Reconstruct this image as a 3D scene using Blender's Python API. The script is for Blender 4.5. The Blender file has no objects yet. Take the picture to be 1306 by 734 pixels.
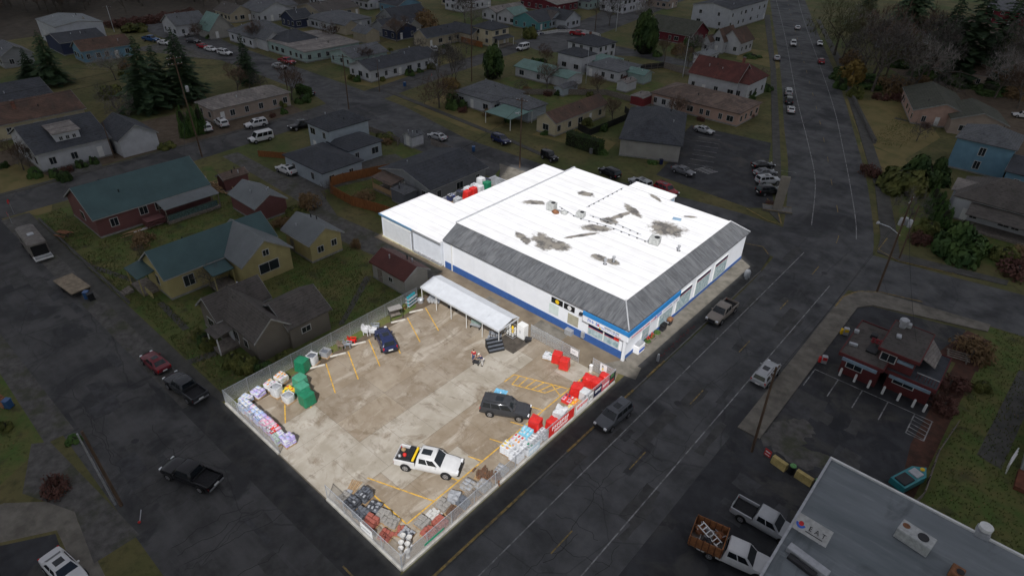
import bpy, math, random
import numpy as np
from mathutils import Vector, Matrix, geometry, noise as mnoise
R = math.radians
random.seed(7)
S = bpy.context.scene
COL = S.collection

# ------------------------------------------------------------------ camera
FPX, CX, CY = 807.7, 653.0, 367.0
def cam_axes():
    th, roll, psi = R(33.44), R(1.743), R(40.36)
    Rr = np.array([1, 0, 0.]); F = np.array([0, math.cos(th), -math.sin(th)]); U = np.array([0, math.sin(th), math.cos(th)])
    R2 = math.cos(roll)*Rr + math.sin(roll)*U; U2 = -math.sin(roll)*Rr + math.cos(roll)*U
    M = np.stack([[math.cos(psi), -math.sin(psi), 0], [math.sin(psi), math.cos(psi), 0], [0, 0, 1.]])
    return M@R2, M@U2, M@F
CR, CU, CF = cam_axes()
def ray(px, py): return CF + CR*(px-CX)/FPX - CU*(py-CY)/FPX
_d = ray(513, 727); _d = _d*(-48.0/_d[2])
CAM = np.array([-_d[0], -_d[1], 48.0])
def at(px, py, z=0.0):
    d = ray(px, py); p = CAM + d*((z-CAM[2])/d[2]); return float(p[0]), float(p[1])
cd = bpy.data.cameras.new('camera'); cam = bpy.data.objects.new('camera', cd); COL.objects.link(cam)
cd.sensor_width = 36; cd.lens = 36*FPX/1306; cd.clip_start = .5; cd.clip_end = 4000
m = Matrix.Identity(4)
for i in range(3):
    m[i][0] = CR[i]; m[i][1] = CU[i]; m[i][2] = -CF[i]; m[i][3] = CAM[i]
cam.matrix_world = m; S.camera = cam

# ------------------------------------------------------------------ light
SUN_AZ, SUN_EL = R(-52), R(48)          # direction to the sun
sd = Vector((math.cos(SUN_EL)*math.cos(SUN_AZ), math.cos(SUN_EL)*math.sin(SUN_AZ), math.sin(SUN_EL)))
sl = bpy.data.lights.new('sun', 'SUN'); sl.energy = 4.1; sl.angle = R(.5); sl.color = (1, .985, .97)
so = bpy.data.objects.new('sun', sl); COL.objects.link(so); so.rotation_euler = sd.to_track_quat('Z', 'Y').to_euler(); so.location = (40, -40, 300)
W = bpy.data.worlds.new('World'); S.world = W; W.use_nodes = True
nt = W.node_tree; bg = nt.nodes['Background']; sky = nt.nodes.new('ShaderNodeTexSky'); sky.sky_type = 'NISHITA'; sky.sun_disc = False
sky.sun_elevation = SUN_EL; sky.sun_rotation = math.atan2(sd.x, sd.y); nt.links.new(sky.outputs[0], bg.inputs[0]); bg.inputs[1].default_value = .08
S.view_settings.view_transform = 'Standard'; S.view_settings.look = 'None'; S.view_settings.gamma = 1; S.view_settings.exposure = 0.0

# ------------------------------------------------------------------ materials
MATS = {}
def mat(name, c, rough=.75, metal=0., var=.14, scale=1.5, c2=None, bump=0., bscale=30., spec=.3, stretch=(1, 1, 1), detail=5, lo=.35, hi=.65, coat=0., rnd=0.):
    if name in MATS: return MATS[name]
    mm = bpy.data.materials.new(name); mm.use_nodes = True; N = mm.node_tree.nodes; L = mm.node_tree.links
    b = N['Principled BSDF']; b.inputs['Roughness'].default_value = rough; b.inputs['Metallic'].default_value = metal
    b.inputs['Specular IOR Level'].default_value = spec; b.inputs['Coat Weight'].default_value = coat; b.inputs['Coat Roughness'].default_value = .08
    tc = N.new('ShaderNodeTexCoord'); mp = N.new('ShaderNodeMapping'); mp.inputs['Scale'].default_value = stretch
    L.new(tc.outputs['Object'], mp.inputs[0])
    no = N.new('ShaderNodeTexNoise'); no.inputs['Scale'].default_value = scale; no.inputs['Detail'].default_value = detail; no.inputs['Roughness'].default_value = .62
    L.new(mp.outputs[0], no.inputs['Vector'])
    cr = N.new('ShaderNodeValToRGB'); L.new(no.outputs['Fac'], cr.inputs[0])
    a = [max(0, v*(1-var)) for v in c]; e = [min(1, v*(1+var)) for v in c] if c2 is None else list(c2)
    cr.color_ramp.elements[0].position = lo; cr.color_ramp.elements[1].position = hi
    cr.color_ramp.elements[0].color = (*(a if c2 is None else c), 1); cr.color_ramp.elements[1].color = (*e, 1)
    out = cr.outputs[0]
    if rnd:
        oi = N.new('ShaderNodeObjectInfo'); hs = N.new('ShaderNodeHueSaturation'); mr = N.new('ShaderNodeMapRange')
        mr.inputs[3].default_value = 1-rnd; mr.inputs[4].default_value = 1+rnd; L.new(oi.outputs['Random'], mr.inputs[0])
        L.new(mr.outputs[0], hs.inputs['Value']); L.new(out, hs.inputs['Color']); out = hs.outputs[0]
    L.new(out, b.inputs['Base Color'])
    if bump:
        n2 = N.new('ShaderNodeTexNoise'); n2.inputs['Scale'].default_value = bscale; n2.inputs['Detail'].default_value = 3; L.new(mp.outputs[0], n2.inputs['Vector'])
        bu = N.new('ShaderNodeBump'); bu.inputs['Strength'].default_value = bump; bu.inputs['Distance'].default_value = .05
        L.new(n2.outputs['Fac'], bu.inputs['Height']); L.new(bu.outputs[0], b.inputs['Normal'])
    MATS[name] = mm; return mm
def mulmix(mm, fac_socket, col, strength=1.0):
    """mix the base colour of material mm towards col by a factor socket"""
    N = mm.node_tree.nodes; L = mm.node_tree.links; b = N['Principled BSDF']; src = b.inputs['Base Color'].links[0].from_socket
    mx = N.new('ShaderNodeMix'); mx.data_type = 'RGBA'
    f = N.new('ShaderNodeMath'); f.operation = 'MULTIPLY'; f.inputs[1].default_value = strength; f.use_clamp = True
    L.new(fac_socket, f.inputs[0]); L.new(f.outputs[0], mx.inputs[0]); L.new(src, mx.inputs[6]); mx.inputs[7].default_value = (*col, 1)
    L.new(mx.outputs[2], b.inputs['Base Color'])
def noise_fac(mm, scale, lo, hi, stretch=(1, 1, 1), detail=6, dist=0., rough=.6):
    N = mm.node_tree.nodes; L = mm.node_tree.links
    tc = N.new('ShaderNodeTexCoord'); mp = N.new('ShaderNodeMapping'); mp.inputs['Scale'].default_value = stretch; L.new(tc.outputs['Object'], mp.inputs[0])
    n = N.new('ShaderNodeTexNoise'); n.inputs['Scale'].default_value = scale; n.inputs['Detail'].default_value = detail; n.inputs['Distortion'].default_value = dist; n.inputs['Roughness'].default_value = rough
    L.new(mp.outputs[0], n.inputs['Vector']); mr = N.new('ShaderNodeMapRange'); mr.inputs[1].default_value = lo; mr.inputs[2].default_value = hi; L.new(n.outputs['Fac'], mr.inputs[0])
    return mr.outputs[0]
def cracks(mm, scale, width, col, strength):
    N = mm.node_tree.nodes; L = mm.node_tree.links
    tc = N.new('ShaderNodeTexCoord'); nz = N.new('ShaderNodeTexNoise'); nz.inputs['Scale'].default_value = .8; nz.inputs['Detail'].default_value = 4
    L.new(tc.outputs['Object'], nz.inputs['Vector']); ad = N.new('ShaderNodeMix'); ad.data_type = 'RGBA'; ad.inputs[0].default_value = .25
    L.new(tc.outputs['Object'], ad.inputs[6]); L.new(nz.outputs['Color'], ad.inputs[7])
    v = N.new('ShaderNodeTexVoronoi'); v.feature = 'DISTANCE_TO_EDGE'; v.inputs['Scale'].default_value = scale; L.new(ad.outputs[2], v.inputs['Vector'])
    mr = N.new('ShaderNodeMapRange'); mr.inputs[1].default_value = 0; mr.inputs[2].default_value = width; mr.inputs[3].default_value = 1; mr.inputs[4].default_value = 0
    L.new(v.outputs['Distance'], mr.inputs[0]); mulmix(mm, mr.outputs[0], col, strength)
def wave_bump(mm, axis, scale, strength, prof='SAW', dark=None):
    N = mm.node_tree.nodes; L = mm.node_tree.links; b = N['Principled BSDF']
    tc = N.new('ShaderNodeTexCoord'); w = N.new('ShaderNodeTexWave'); w.bands_direction = axis; w.wave_profile = prof; w.inputs['Scale'].default_value = scale; w.inputs['Distortion'].default_value = 0
    L.new(tc.outputs['Object'], w.inputs['Vector']); bu = N.new('ShaderNodeBump'); bu.inputs['Strength'].default_value = strength; bu.inputs['Distance'].default_value = .05
    L.new(w.outputs['Fac'], bu.inputs['Height']); L.new(bu.outputs[0], b.inputs['Normal'])
    if dark:
        mr = N.new('ShaderNodeMapRange'); mr.inputs[1].default_value = .8; mr.inputs[2].default_value = 1.; L.new(w.outputs['Fac'], mr.inputs[0]); mulmix(mm, mr.outputs[0], dark, .5)

# ------------------------------------------------------------------ mesh builder
class MB:
    def __init__(s): s.v = []; s.f = []; s.mi = []; s.mats = []
    def _m(s, m):
        m = MATS[m] if isinstance(m, str) else m
        if m not in s.mats: s.mats.append(m)
        return s.mats.index(m)
    def add(s, vs, fs, m):
        o = len(s.v); s.v += [tuple(v) for v in vs]; k = s._m(m)
        for f in fs: s.f.append(tuple(o+i for i in f)); s.mi.append(k)
        return s
    def box(s, x0, y0, z0, x1, y1, z1, m, rot=0, org=None):
        vs = [(x, y, z) for z in (z0, z1) for y in (y0, y1) for x in (x0, x1)]
        if rot:
            ox, oy = org or ((x0+x1)/2, (y0+y1)/2); c, q = math.cos(rot), math.sin(rot)
            vs = [(ox+(x-ox)*c-(y-oy)*q, oy+(x-ox)*q+(y-oy)*c, z) for x, y, z in vs]
        return s.add(vs, [(0, 2, 3, 1), (4, 5, 7, 6), (0, 1, 5, 4), (1, 3, 7, 5), (3, 2, 6, 7), (2, 0, 4, 6)], m)
    def bbox(s, x0, y0, z0, x1, y1, z1, m, b=.04):
        """box with chamfered vertical and top edges"""
        r = [(x0+b, y0), (x1-b, y0), (x1, y0+b), (x1, y1-b), (x1-b, y1), (x0+b, y1), (x0, y1-b), (x0, y0+b)]
        cx, cy = (x0+x1)/2, (y0+y1)/2
        ins = [(x+(b if x < cx else -b)*.9, y+(b if y < cy else -b)*.9) for x, y in r]
        vs = [(*p, z0) for p in r]+[(*p, z1-b) for p in r]+[(*p, z1) for p in ins]
        fs = [tuple(range(7, -1, -1)), tuple(range(16, 24))]
        for i in range(8):
            j = (i+1) % 8; fs += [(i, j, 8+j, 8+i), (8+i, 8+j, 16+j, 16+i)]
        return s.add(vs, fs, m)
    def poly(s, pts, m, z=None):
        vs = [(p[0], p[1], z if z is not None else p[2]) for p in pts]
        return s.add(vs, [tuple(range(len(vs)))], m)
    def prism(s, pts, z0, z1, m):
        n = len(pts); vs = [(x, y, z0) for x, y in pts]+[(x, y, z1) for x, y in pts]
        a = sum(pts[i][0]*pts[(i+1) % n][1]-pts[(i+1) % n][0]*pts[i][1] for i in range(n))
        fs = [tuple(range(n-1, -1, -1)), tuple(range(n, 2*n))]+[(i, (i+1) % n, n+(i+1) % n, n+i) for i in range(n)]
        if a < 0: fs = [tuple(reversed(f)) for f in fs]
        return s.add(vs, fs, m)
    def ext(s, prof, a0, a1, axis, m):
        """extrude a closed profile (u,z) along x or y"""
        n = len(prof)
        vs = [(u, a, z) if axis == 'y' else (a, u, z) for a in (a0, a1) for u, z in prof]
        fs = [tuple(range(n)), tuple(range(2*n-1, n-1, -1))]+[(i, n+i, n+(i+1) % n, (i+1) % n) for i in range(n)]
        return s.add(vs, fs, m)
    def tube(s, p, q, r0, r1, m, n=6, caps=True):
        p, q = Vector(p), Vector(q); d = (q-p)
        if d.length < 1e-6: return s
        t = d.to_track_quat('Z', 'Y'); vs = []
        for c, r in ((p, r0), (q, r1)):
            for i in range(n):
                a = 2*math.pi*i/n; vs.append(c+t@Vector((r*math.cos(a), r*math.sin(a), 0)))
        fs = [(i, (i+1) % n, n+(i+1) % n, n+i) for i in range(n)]
        if caps: fs += [tuple(range(n-1, -1, -1)), tuple(range(n, 2*n))]
        return s.add(vs, fs, m)
    def path(s, pts, r, m, n=6):
        for a, b in zip(pts, pts[1:]): s.tube(a, b, r, r, m, n)
        return s
    def lathe(s, prof, m, n=12, c=(0, 0, 0)):
        vs = []
        for r, z in prof:
            for i in range(n):
                a = 2*math.pi*i/n; vs.append((c[0]+r*math.cos(a), c[1]+r*math.sin(a), c[2]+z))
        k = len(prof); fs = [(j*n+i, j*n+(i+1) % n, (j+1)*n+(i+1) % n, (j+1)*n+i) for j in range(k-1) for i in range(n)]
        fs += [tuple(range(n-1, -1, -1)), tuple(range((k-1)*n, k*n))]
        return s.add(vs, fs, m)
    def blob(s, c, rad, m, nu=10, nv=7, rough=.12, seed=0, flat=0.):
        vs = []; rx, ry, rz = rad
        for j in range(nv+1):
            for i in range(nu):
                t = math.pi*j/nv; a = 2*math.pi*i/nu
                d = Vector((math.sin(t)*math.cos(a), math.sin(t)*math.sin(a), -math.cos(t)))
                k = 1+rough*2*mnoise.noise(d*1.8+Vector((seed*3.1, seed*1.7, seed)))
                z = d.z*rz*k
                if flat: z = max(z, -rz*flat)
                vs.append((c[0]+d.x*rx*k, c[1]+d.y*ry*k, c[2]+z))
        fs = [(j*nu+i, j*nu+(i+1) % nu, (j+1)*nu+(i+1) % nu, (j+1)*nu+i) for j in range(nv) for i in range(nu)]
        return s.add(vs, fs, m)
    def mesh(s, name, smooth=None):
        me = bpy.data.meshes.new(name); me.from_pydata(s.v, [], s.f)
        for mm in s.mats: me.materials.append(mm)
        me.polygons.foreach_set('material_index', s.mi); me.validate(); me.update()
        if smooth is not None:
            me.polygons.foreach_set('use_smooth', [True]*len(me.polygons))
            me.set_sharp_from_angle(angle=R(smooth))
        return me
    def build(s, name, parent=None, loc=(0, 0, 0), rz=0, smooth=None):
        return obj(name, s.mesh(name, smooth), parent, loc, rz)
def obj(name, me, parent=None, loc=(0, 0, 0), rz=0):
    o = bpy.data.objects.new(name, me); COL.objects.link(o); o.location = loc; o.rotation_euler = (0, 0, rz)
    if parent: o.parent = parent
    return o
def tag(o, label, cat, group=None, kind=None):
    if label: o['label'] = label
    if cat: o['category'] = cat
    if group: o['group'] = group
    if kind: o['kind'] = kind
    return o
def thing(name, label, cat, loc=(0, 0, 0), rz=0, group=None):
    o = obj(name, None, None, loc, rz); o.empty_display_size = .3; return tag(o, label, cat, group)
def setting(name, mb, kind='structure', smooth=None):
    o = mb.build(name, smooth=smooth); o['kind'] = kind; return o
def dup(o, parent=None):
    c = o.copy(); COL.objects.link(c)
    if parent is not None: c.parent = parent
    for ch in list(o.children): dup(ch, c)
    return c
def place(proto, used, name_loc, rz, label, cat=None, group=None, scale=None):
    o = proto if id(proto) not in used else dup(proto)
    used.add(id(proto)); o.location = name_loc; o.rotation_euler = (0, 0, rz); o['label'] = label
    if cat: o['category'] = cat
    if group: o['group'] = group
    if scale: o.scale = scale
    return o

# palette -------------------------------------------------------------
mat('asphalt', (.084, .085, .086), .85, scale=.35, var=.3, bump=.25, bscale=9)
mulmix(MATS['asphalt'], noise_fac(MATS['asphalt'], .09, .5, .62, (1, 1, 1), 5, .6), (.024, .025, .028), .75)
mulmix(MATS['asphalt'], noise_fac(MATS['asphalt'], .55, .56, .7, (1, .16, 1), 5, .4), (.10, .098, .094), .5)
cracks(MATS['asphalt'], .13, .008, (.022, .022, .024), .4)
mat('asphalt_street', (.070, .069, .068), .85, scale=.3, var=.3, bump=.25, bscale=9)
mulmix(MATS['asphalt_street'], noise_fac(MATS['asphalt_street'], .5, .48, .7, (.12, 1, 1), 6, .3), (.105, .102, .098), .75)
mulmix(MATS['asphalt_street'], noise_fac(MATS['asphalt_street'], .13, .52, .6, (1, 1, 1), 5, .8), (.028, .029, .031), .7)
cracks(MATS['asphalt_street'], .15, .009, (.02, .02, .022), .5)
mat('asphalt_lot', (.038, .039, .042), .8, scale=.4, var=.3, bump=.2, bscale=9)
mulmix(MATS['asphalt_lot'], noise_fac(MATS['asphalt_lot'], .16, .52, .66, (1, 1, 1), 6, 1.), (.085, .08, .068), .7)
mulmix(MATS['asphalt_lot'], noise_fac(MATS['asphalt_lot'], .3, .55, .6, (1, 1, 1), 5, .5), (.02, .021, .024), .6)
mat('wet_apron', (.037, .037, .037), .7, scale=.6, var=.35, bump=.2, bscale=12)
mulmix(MATS['wet_apron'], noise_fac(MATS['wet_apron'], .4, .52, .65, (1, 1, 1), 6, 1.), (.06, .057, .05), .6)
mat('gravel', (.10, .095, .088), .95, scale=1.2, var=.3, bump=.6, bscale=14)
mulmix(MATS['gravel'], noise_fac(MATS['gravel'], .35, .5, .65), (.055, .06, .03), .7)
mat('sidewalk', (.17, .155, .13), .9, scale=.7, var=.22, bump=.2, bscale=12)
mulmix(MATS['sidewalk'], noise_fac(MATS['sidewalk'], .5, .5, .68), (.085, .078, .062), .7)
mat('old_sidewalk', (.075, .073, .066), .9, scale=.7, var=.25, bump=.2, bscale=12)
mat('kerb_stone', (.14, .135, .125), .9, scale=1.5, var=.25)
mat('yellow_paint', (.62, .36, .05), .8, scale=4, var=.25)
mulmix(MATS['yellow_paint'], noise_fac(MATS['yellow_paint'], 3., .52, .62), (.25, .19, .10), .6)
mat('road_yellow', (.27, .19, .065), .85, scale=3, var=.25)
mulmix(MATS['road_yellow'], noise_fac(MATS['road_yellow'], 2., .45, .6), (.09, .08, .06), .8)
mat('road_white', (.30, .30, .295), .85, scale=3, var=.2)
mulmix(MATS['road_white'], noise_fac(MATS['road_white'], 1.1, .42, .62, detail=8), (.085, .085, .085), .85)
mat('ground', (.075, .082, .028), .95, scale=.12, c2=(.15, .125, .052), bump=.5, bscale=5, detail=8)
mulmix(MATS['ground'], noise_fac(MATS['ground'], .035, .5, .62, (1, 1, 1), 5), (.06, .095, .022), .7)
mulmix(MATS['ground'], noise_fac(MATS['ground'], .9, .5, .72), (.04, .042, .016), .75)
mat('lawn', (.068, .115, .024), .95, scale=.5, c2=(.125, .118, .04), bump=.5, bscale=8, detail=8)
mulmix(MATS['lawn'], noise_fac(MATS['lawn'], .22, .5, .66, detail=7), (.15, .128, .048), .7); mulmix(MATS['lawn'], noise_fac(MATS['lawn'], .45, .54, .66, detail=8), (.045, .042, .022), .7)
mulmix(MATS['lawn'], noise_fac(MATS['lawn'], 1.7, .5, .75), (.04, .055, .016), .6)
mat('dry_lawn', (.19, .15, .06), .95, scale=.25, c2=(.10, .105, .033), bump=.4, bscale=8, detail=8, lo=.45, hi=.7)
mat('dirt', (.085, .062, .042), .95, scale=.6, c2=(.13, .10, .07), bump=.4, bscale=7)
mat('bark_bed', (.10, .045, .03), .95, scale=.9, c2=(.05, .028, .02), bump=.6, bscale=9)
mat('lot_joint', (.13, .11, .085), .95)
CONC = []
for i, (a, b) in enumerate([((.31, .265, .21), (.225, .18, .13)), ((.40, .365, .31), (.31, .275, .22)), ((.30, .25, .19), (.235, .185, .13)), ((.335, .285, .22), (.25, .20, .145))]):
    mm = mat('concrete_slab_%s' % 'abcd'[i], b, .8, scale=.35, c2=a, bump=.12, bscale=10, detail=8, lo=.4, hi=.62)
    mulmix(mm, noise_fac(mm, .55, .53, .68, (1, .3, 1), 7, .8, .68), (.50, .455, .39), .65)
    mulmix(mm, noise_fac(mm, .9, .55, .7, (.5, 1, 1), 7, .4, .7), (.14, .105, .07), .75)
    mulmix(mm, noise_fac(mm, .2, .54, .66, (1, 1, 1), 8, 1.6, .7), (.175, .13, .085), .7)
    CONC.append(mm)
mat('passage_concrete', (.14, .11, .078), .8, scale=.5, c2=(.21, .17, .12), bump=.2, bscale=10)
mat('white_wall', (.78, .80, .84), .7, var=.035, scale=.6)
mulmix(MATS['white_wall'], noise_fac(MATS['white_wall'], .7, .55, .8, (1, 1, .12), 5), (.62, .65, .70), .5)
mat('white_metal', (.70, .73, .78), .5, var=.05, scale=1.); wave_bump(MATS['white_metal'], 'X', 4., .25, 'SIN')
mat('white_roof', (.81, .81, .82), .8, var=.05, scale=.5)
mat('blue_band', (.04, .105, .31), .6, var=.12, scale=2)
mat('fascia_blue', (.03, .22, .54), .5, var=.08, scale=2)
for nm_, st_, s2_ in (('shake_roof', (3.2, .35, .35), (.9, .12, .12)), ('shake_roof_end', (.35, 3.2, .35), (.12, .9, .12))):
    mm = mat(nm_, (.068, .072, .08), .9, scale=1.6, c2=(.15, .155, .165), bump=.9, bscale=7, stretch=st_, detail=10, lo=.34, hi=.68)
    mulmix(mm, noise_fac(mm, 1., .5, .72, s2_, 7, .3, .7), (.20, .205, .212), .6); mulmix(mm, noise_fac(mm, .8, .52, .7, (1, 1, 1), 8, .6, .7), (.06, .06, .062), .65)
mat('metal_grey', (.42, .43, .45), .5, .4, scale=2); mat('galvanised', (.55, .57, .6), .4, .6, var=.2, scale=4)
mat('hvac_body', (.40, .41, .40), .6, var=.2, scale=3); mat('dark_grille', (.03, .03, .033), .6); mat('rust', (.22, .10, .05), .9, var=.4, scale=3)
mat('black', (.012, .012, .013), .5); mat('rubber', (.018, .018, .019), .85); mat('black_plastic', (.02, .021, .023), .5, var=.2)
mat('steel_rim', (.5, .5, .52), .35, .7); mat('chrome', (.25, .25, .26), .35, .7)
mat('glass', (.012, .016, .02), .06, spec=.6, var=.1); mat('house_glass', (.02, .025, .03), .12, spec=.5, var=.2)
mat('shop_glass', (.22, .33, .37), .15, spec=.5, scale=2.2, c2=(.50, .60, .62), detail=7)
mat('trim_white', (.72, .72, .70), .6, var=.08); mat('navy', (.012, .014, .05), .6); mat('sign_red', (.55, .03, .03), .5); mat('sign_white', (.82, .82, .82), .6, var=.04)
mat('banner_red', (.62, .03, .025), .6, var=.15, scale=3); mat('sign_yellow', (.80, .52, .02), .5); mat('ink_blue', (.04, .12, .50), .5)
mat('headlight', (.75, .76, .78), .15, spec=.6); mat('taillight', (.45, .01, .012), .25, spec=.5); mat('amber', (.6, .2, .03), .3)
mat('wood_pale', (.36, .24, .13), .85, var=.25, scale=3, stretch=(1, 1, 6)); mat('wood_fence', (.25, .10, .035), .85, var=.3, scale=2, stretch=(6, 6, .5)); mat('wood_grey', (.20, .175, .15), .9, var=.3, scale=3)
mat('pole_wood', (.10, .066, .045), .9, var=.3, scale=2, stretch=(3, 3, .3)); mat('wire', (.02, .02, .02), .7)
mat('bark', (.11, .095, .08), .95, var=.4, scale=3); mat('twig_grey', (.10, .09, .08), .95, var=.3, scale=.5, rnd=.25); mat('twig_silver', (.19, .175, .16), .95, var=.3, scale=.5, rnd=.2); mat('twig_brown', (.10, .065, .045), .95, var=.3, scale=.5, rnd=.2)
mat('twig_tan', (.20, .13, .065), .95, var=.3, scale=.5)
mat('moss_twig', (.12, .12, .06), .95, var=.35, scale=.5)
mat('needles', (.018, .042, .02), .9, scale=1.1, c2=(.05, .085, .032), detail=4, rnd=.2); mat('needles_bright', (.035, .085, .02), .9, scale=1.2, c2=(.085, .14, .035), rnd=.15)
mat('leaf_dark', (.022, .052, .014), .85, scale=1.6, c2=(.07, .115, .028), rnd=.2); mat('leaf_olive', (.06, .075, .018), .85, scale=1.6, c2=(.15, .15, .04), rnd=.2)
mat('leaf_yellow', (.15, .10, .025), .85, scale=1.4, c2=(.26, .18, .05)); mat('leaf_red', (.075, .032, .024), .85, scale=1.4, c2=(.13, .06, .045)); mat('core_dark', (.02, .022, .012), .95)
def chain_link():
    mm = bpy.data.materials.new('chain_link_mesh'); mm.use_nodes = True; N = mm.node_tree.nodes; L = mm.node_tree.links
    b = N['Principled BSDF']; b.inputs['Base Color'].default_value = (.66, .68, .71, 1); b.inputs['Roughness'].default_value = .5; b.inputs['Metallic'].default_value = .3
    tc = N.new('ShaderNodeTexCoord'); sx = N.new('ShaderNodeSeparateXYZ'); L.new(tc.outputs['Object'], sx.inputs[0])
    ad = N.new('ShaderNodeMath'); ad.operation = 'ADD'; L.new(sx.outputs[0], ad.inputs[0]); L.new(sx.outputs[1], ad.inputs[1])
    fs = []
    for op in ('ADD', 'SUBTRACT'):
        k = N.new('ShaderNodeMath'); k.operation = op; L.new(ad.outputs[0], k.inputs[0]); L.new(sx.outputs[2], k.inputs[1])
        q = N.new('ShaderNodeMath'); q.operation = 'MULTIPLY'; q.inputs[1].default_value = 12; L.new(k.outputs[0], q.inputs[0])
        f = N.new('ShaderNodeMath'); f.operation = 'FRACT'; L.new(q.outputs[0], f.inputs[0])
        l = N.new('ShaderNodeMath'); l.operation = 'LESS_THAN'; l.inputs[1].default_value = .2; L.new(f.outputs[0], l.inputs[0]); fs.append(l)
    mx = N.new('ShaderNodeMath'); mx.operation = 'MAXIMUM'; L.new(fs[0].outputs[0], mx.inputs[0]); L.new(fs[1].outputs[0], mx.inputs[1])
    L.new(mx.outputs[0], b.inputs['Alpha']); MATS['chain_link'] = mm
chain_link()
# ------------------------------------------------------------------ the setting: ground, streets, lot, added sun blocker
def strip_pts(pts, w):
    L_, R_ = [], []
    for i, p in enumerate(pts):
        a = pts[max(0, i-1)]; b = pts[min(len(pts)-1, i+1)]; dx, dy = b[0]-a[0], b[1]-a[1]; l = math.hypot(dx, dy); nx, ny = -dy/l*w/2, dx/l*w/2
        L_.append((p[0]+nx, p[1]+ny)); R_.append((p[0]-nx, p[1]-ny))
    return L_, R_
def strip(mb, pts, w, m, z):
    a, b = strip_pts(pts, w)
    for i in range(len(pts)-1): mb.poly([a[i], b[i], b[i+1], a[i+1]][::-1] if 0 else [b[i], b[i+1], a[i+1], a[i]], m, z)
def dashes(mb, pts, w, m, z, on, off, start=0):
    segs = []; d = 0; per = on+off
    for p, q in zip(pts, pts[1:]):
        l = math.hypot(q[0]-p[0], q[1]-p[1]); n = 0; t = 0
        k = math.floor((d-start)/per)
        while True:
            s0 = start+k*per-d; s1 = s0+on
            if s0 > l: break
            a, b = max(0, s0), min(l, s1)
            if b > a: f = lambda u: (p[0]+(q[0]-p[0])*u/l, p[1]+(q[1]-p[1])*u/l); strip(mb, [f(a), f(b)], w, m, z)
            k += 1
        d += l
def between(mb, left, right, m, z):
    for i in range(len(left)-1): mb.poly([left[i], right[i], right[i+1], left[i+1]], m, z)
def smooth_line(pts, n=6):
    out = []
    P_ = [pts[0]]+list(pts)+[pts[-1]]
    for i in range(1, len(P_)-2):
        p0, p1, p2, p3 = P_[i-1:i+3]
        for k in range(n):
            t = k/n; out.append(tuple(.5*((2*p1[j])+(-p0[j]+p2[j])*t+(2*p0[j]-5*p1[j]+4*p2[j]-p3[j])*t*t+(-p0[j]+3*p1[j]-3*p2[j]+p3[j])*t**3) for j in (0, 1)))
    return out+[tuple(pts[-1])]
g = MB(); g.poly([(-1800, -1400), (1400, -1400), (1400, 1800), (-1800, 1800)], 'ground', 0); setting('ground', g)

g = MB(); KL = smooth_line([(2.4, -90), (2.4, 20), (2.4, 66), (-.7, 82), (-9.7, 107.4), (-20.4, 132.5), (-40.6, 181), (-78, 266), (-130, 385)])
KR = smooth_line([(13.4, -90), (13.4, 20), (13.4, 66), (13.2, 82), (5, 108.4), (-6, 137), (-24, 181.5), (-61, 266), (-112, 385)])
between(g, KL, KR, 'asphalt', .008); setting('main_avenue', g)
g = MB(); g.poly([(-240, -12.2), (2.4, -13.2), (2.4, -3.4), (-28, -3.2), (-240, -2.6)], 'asphalt_street', .008); setting('side_street', g)
g = MB(); g.poly([(-102, -120), (-92.6, -120), (-92.6, 10), (-97, 62), (-105, 110), (-112, 165), (-124, 215), (-150, 300), (-160, 297), (-128, 210), (-118, 163), (-113, 110), (-105.5, 62), (-102, 10)], 'asphalt_street', .012); setting('back_street', g)
g = MB(); g.poly([(-230, 70), (-112, 68.5), (-92, 63.2), (-60, 62.4), (-42, 63.5), (-28, 68), (2.4, 71.5), (2.4, 82), (-8, 82), (-25, 79.6), (-45, 74.6), (-66, 74), (-92, 79), (-112, 80), (-230, 82)], 'asphalt', .016); setting('cross_street', g)
g = MB(); g.poly([(13.2, 69.6), (24, 73), (70, 78.5), (70, 93), (24, 84.2), (13.0, 82.6)], 'asphalt', .016); setting('cross_street', g)
g = MB(); g.poly([(-120, 150), (-104, 146), (-80, 163), (-55, 164), (-55, 171), (-82, 171), (-104, 170), (-114, 230), (-124, 285), (-140, 285), (-124, 225)], 'asphalt', .02); setting('far_street', g)
g = MB(); g.poly([(-46, 29.6), (-30.5, 31.5), (-30.5, 35), (-46, 34.8), (-56, 34), (-66, 37.6), (-77, 36.5), (-92.6, 36.8), (-92.6, 33.6), (-77, 33.2), (-64, 32.6), (-52, 29.4)], 'gravel', .004); setting('alley', g)
g = MB(); g.poly([(-79, 36.6), (-66, 37.4), (-63, 50), (-63.4, 57), (-70, 58), (-79, 40)], 'gravel', .0035); setting('alley', g)
# gravel shoulders and old pavement beside the left street
g = MB(); g.poly([(-92, -3.3), (-29, -3.4), (-29, -1.1), (-92, -1.1)], 'gravel', .012); g.poly([(-92, -1.1), (-29, -1.1), (-29, .5), (-92, .6)], 'old_sidewalk', .009); setting('verge', g)
g = MB(); g.poly([(-90, -12.4), (-36, -12.0), (-36, -14.6), (-90, -13.8)], 'gravel', .0095); g.poly([(-36, -14.2), (-19, -12.8), (-19, -16.4), (-25.5, -15.6), (-31, -18), (-37, -15.5)], 'gravel', .0098); setting('verge', g)
g = MB(); g.poly([(-26.9, -15.3), (-24.2, -15.8), (-16, -16.3), (-15, -18.4), (-20, -17.6), (-24.6, -17.3), (-27.4, -22), (-32, -22), (-31, -19.4)], 'sidewalk', .004); setting('pavement', g)
g = MB(); g.poly([(-24.3, -17.5), (-14, -18.6), (-14, -27), (-27, -27), (-27, -22)], 'asphalt_lot', .006); setting('driveway', g)
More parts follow.
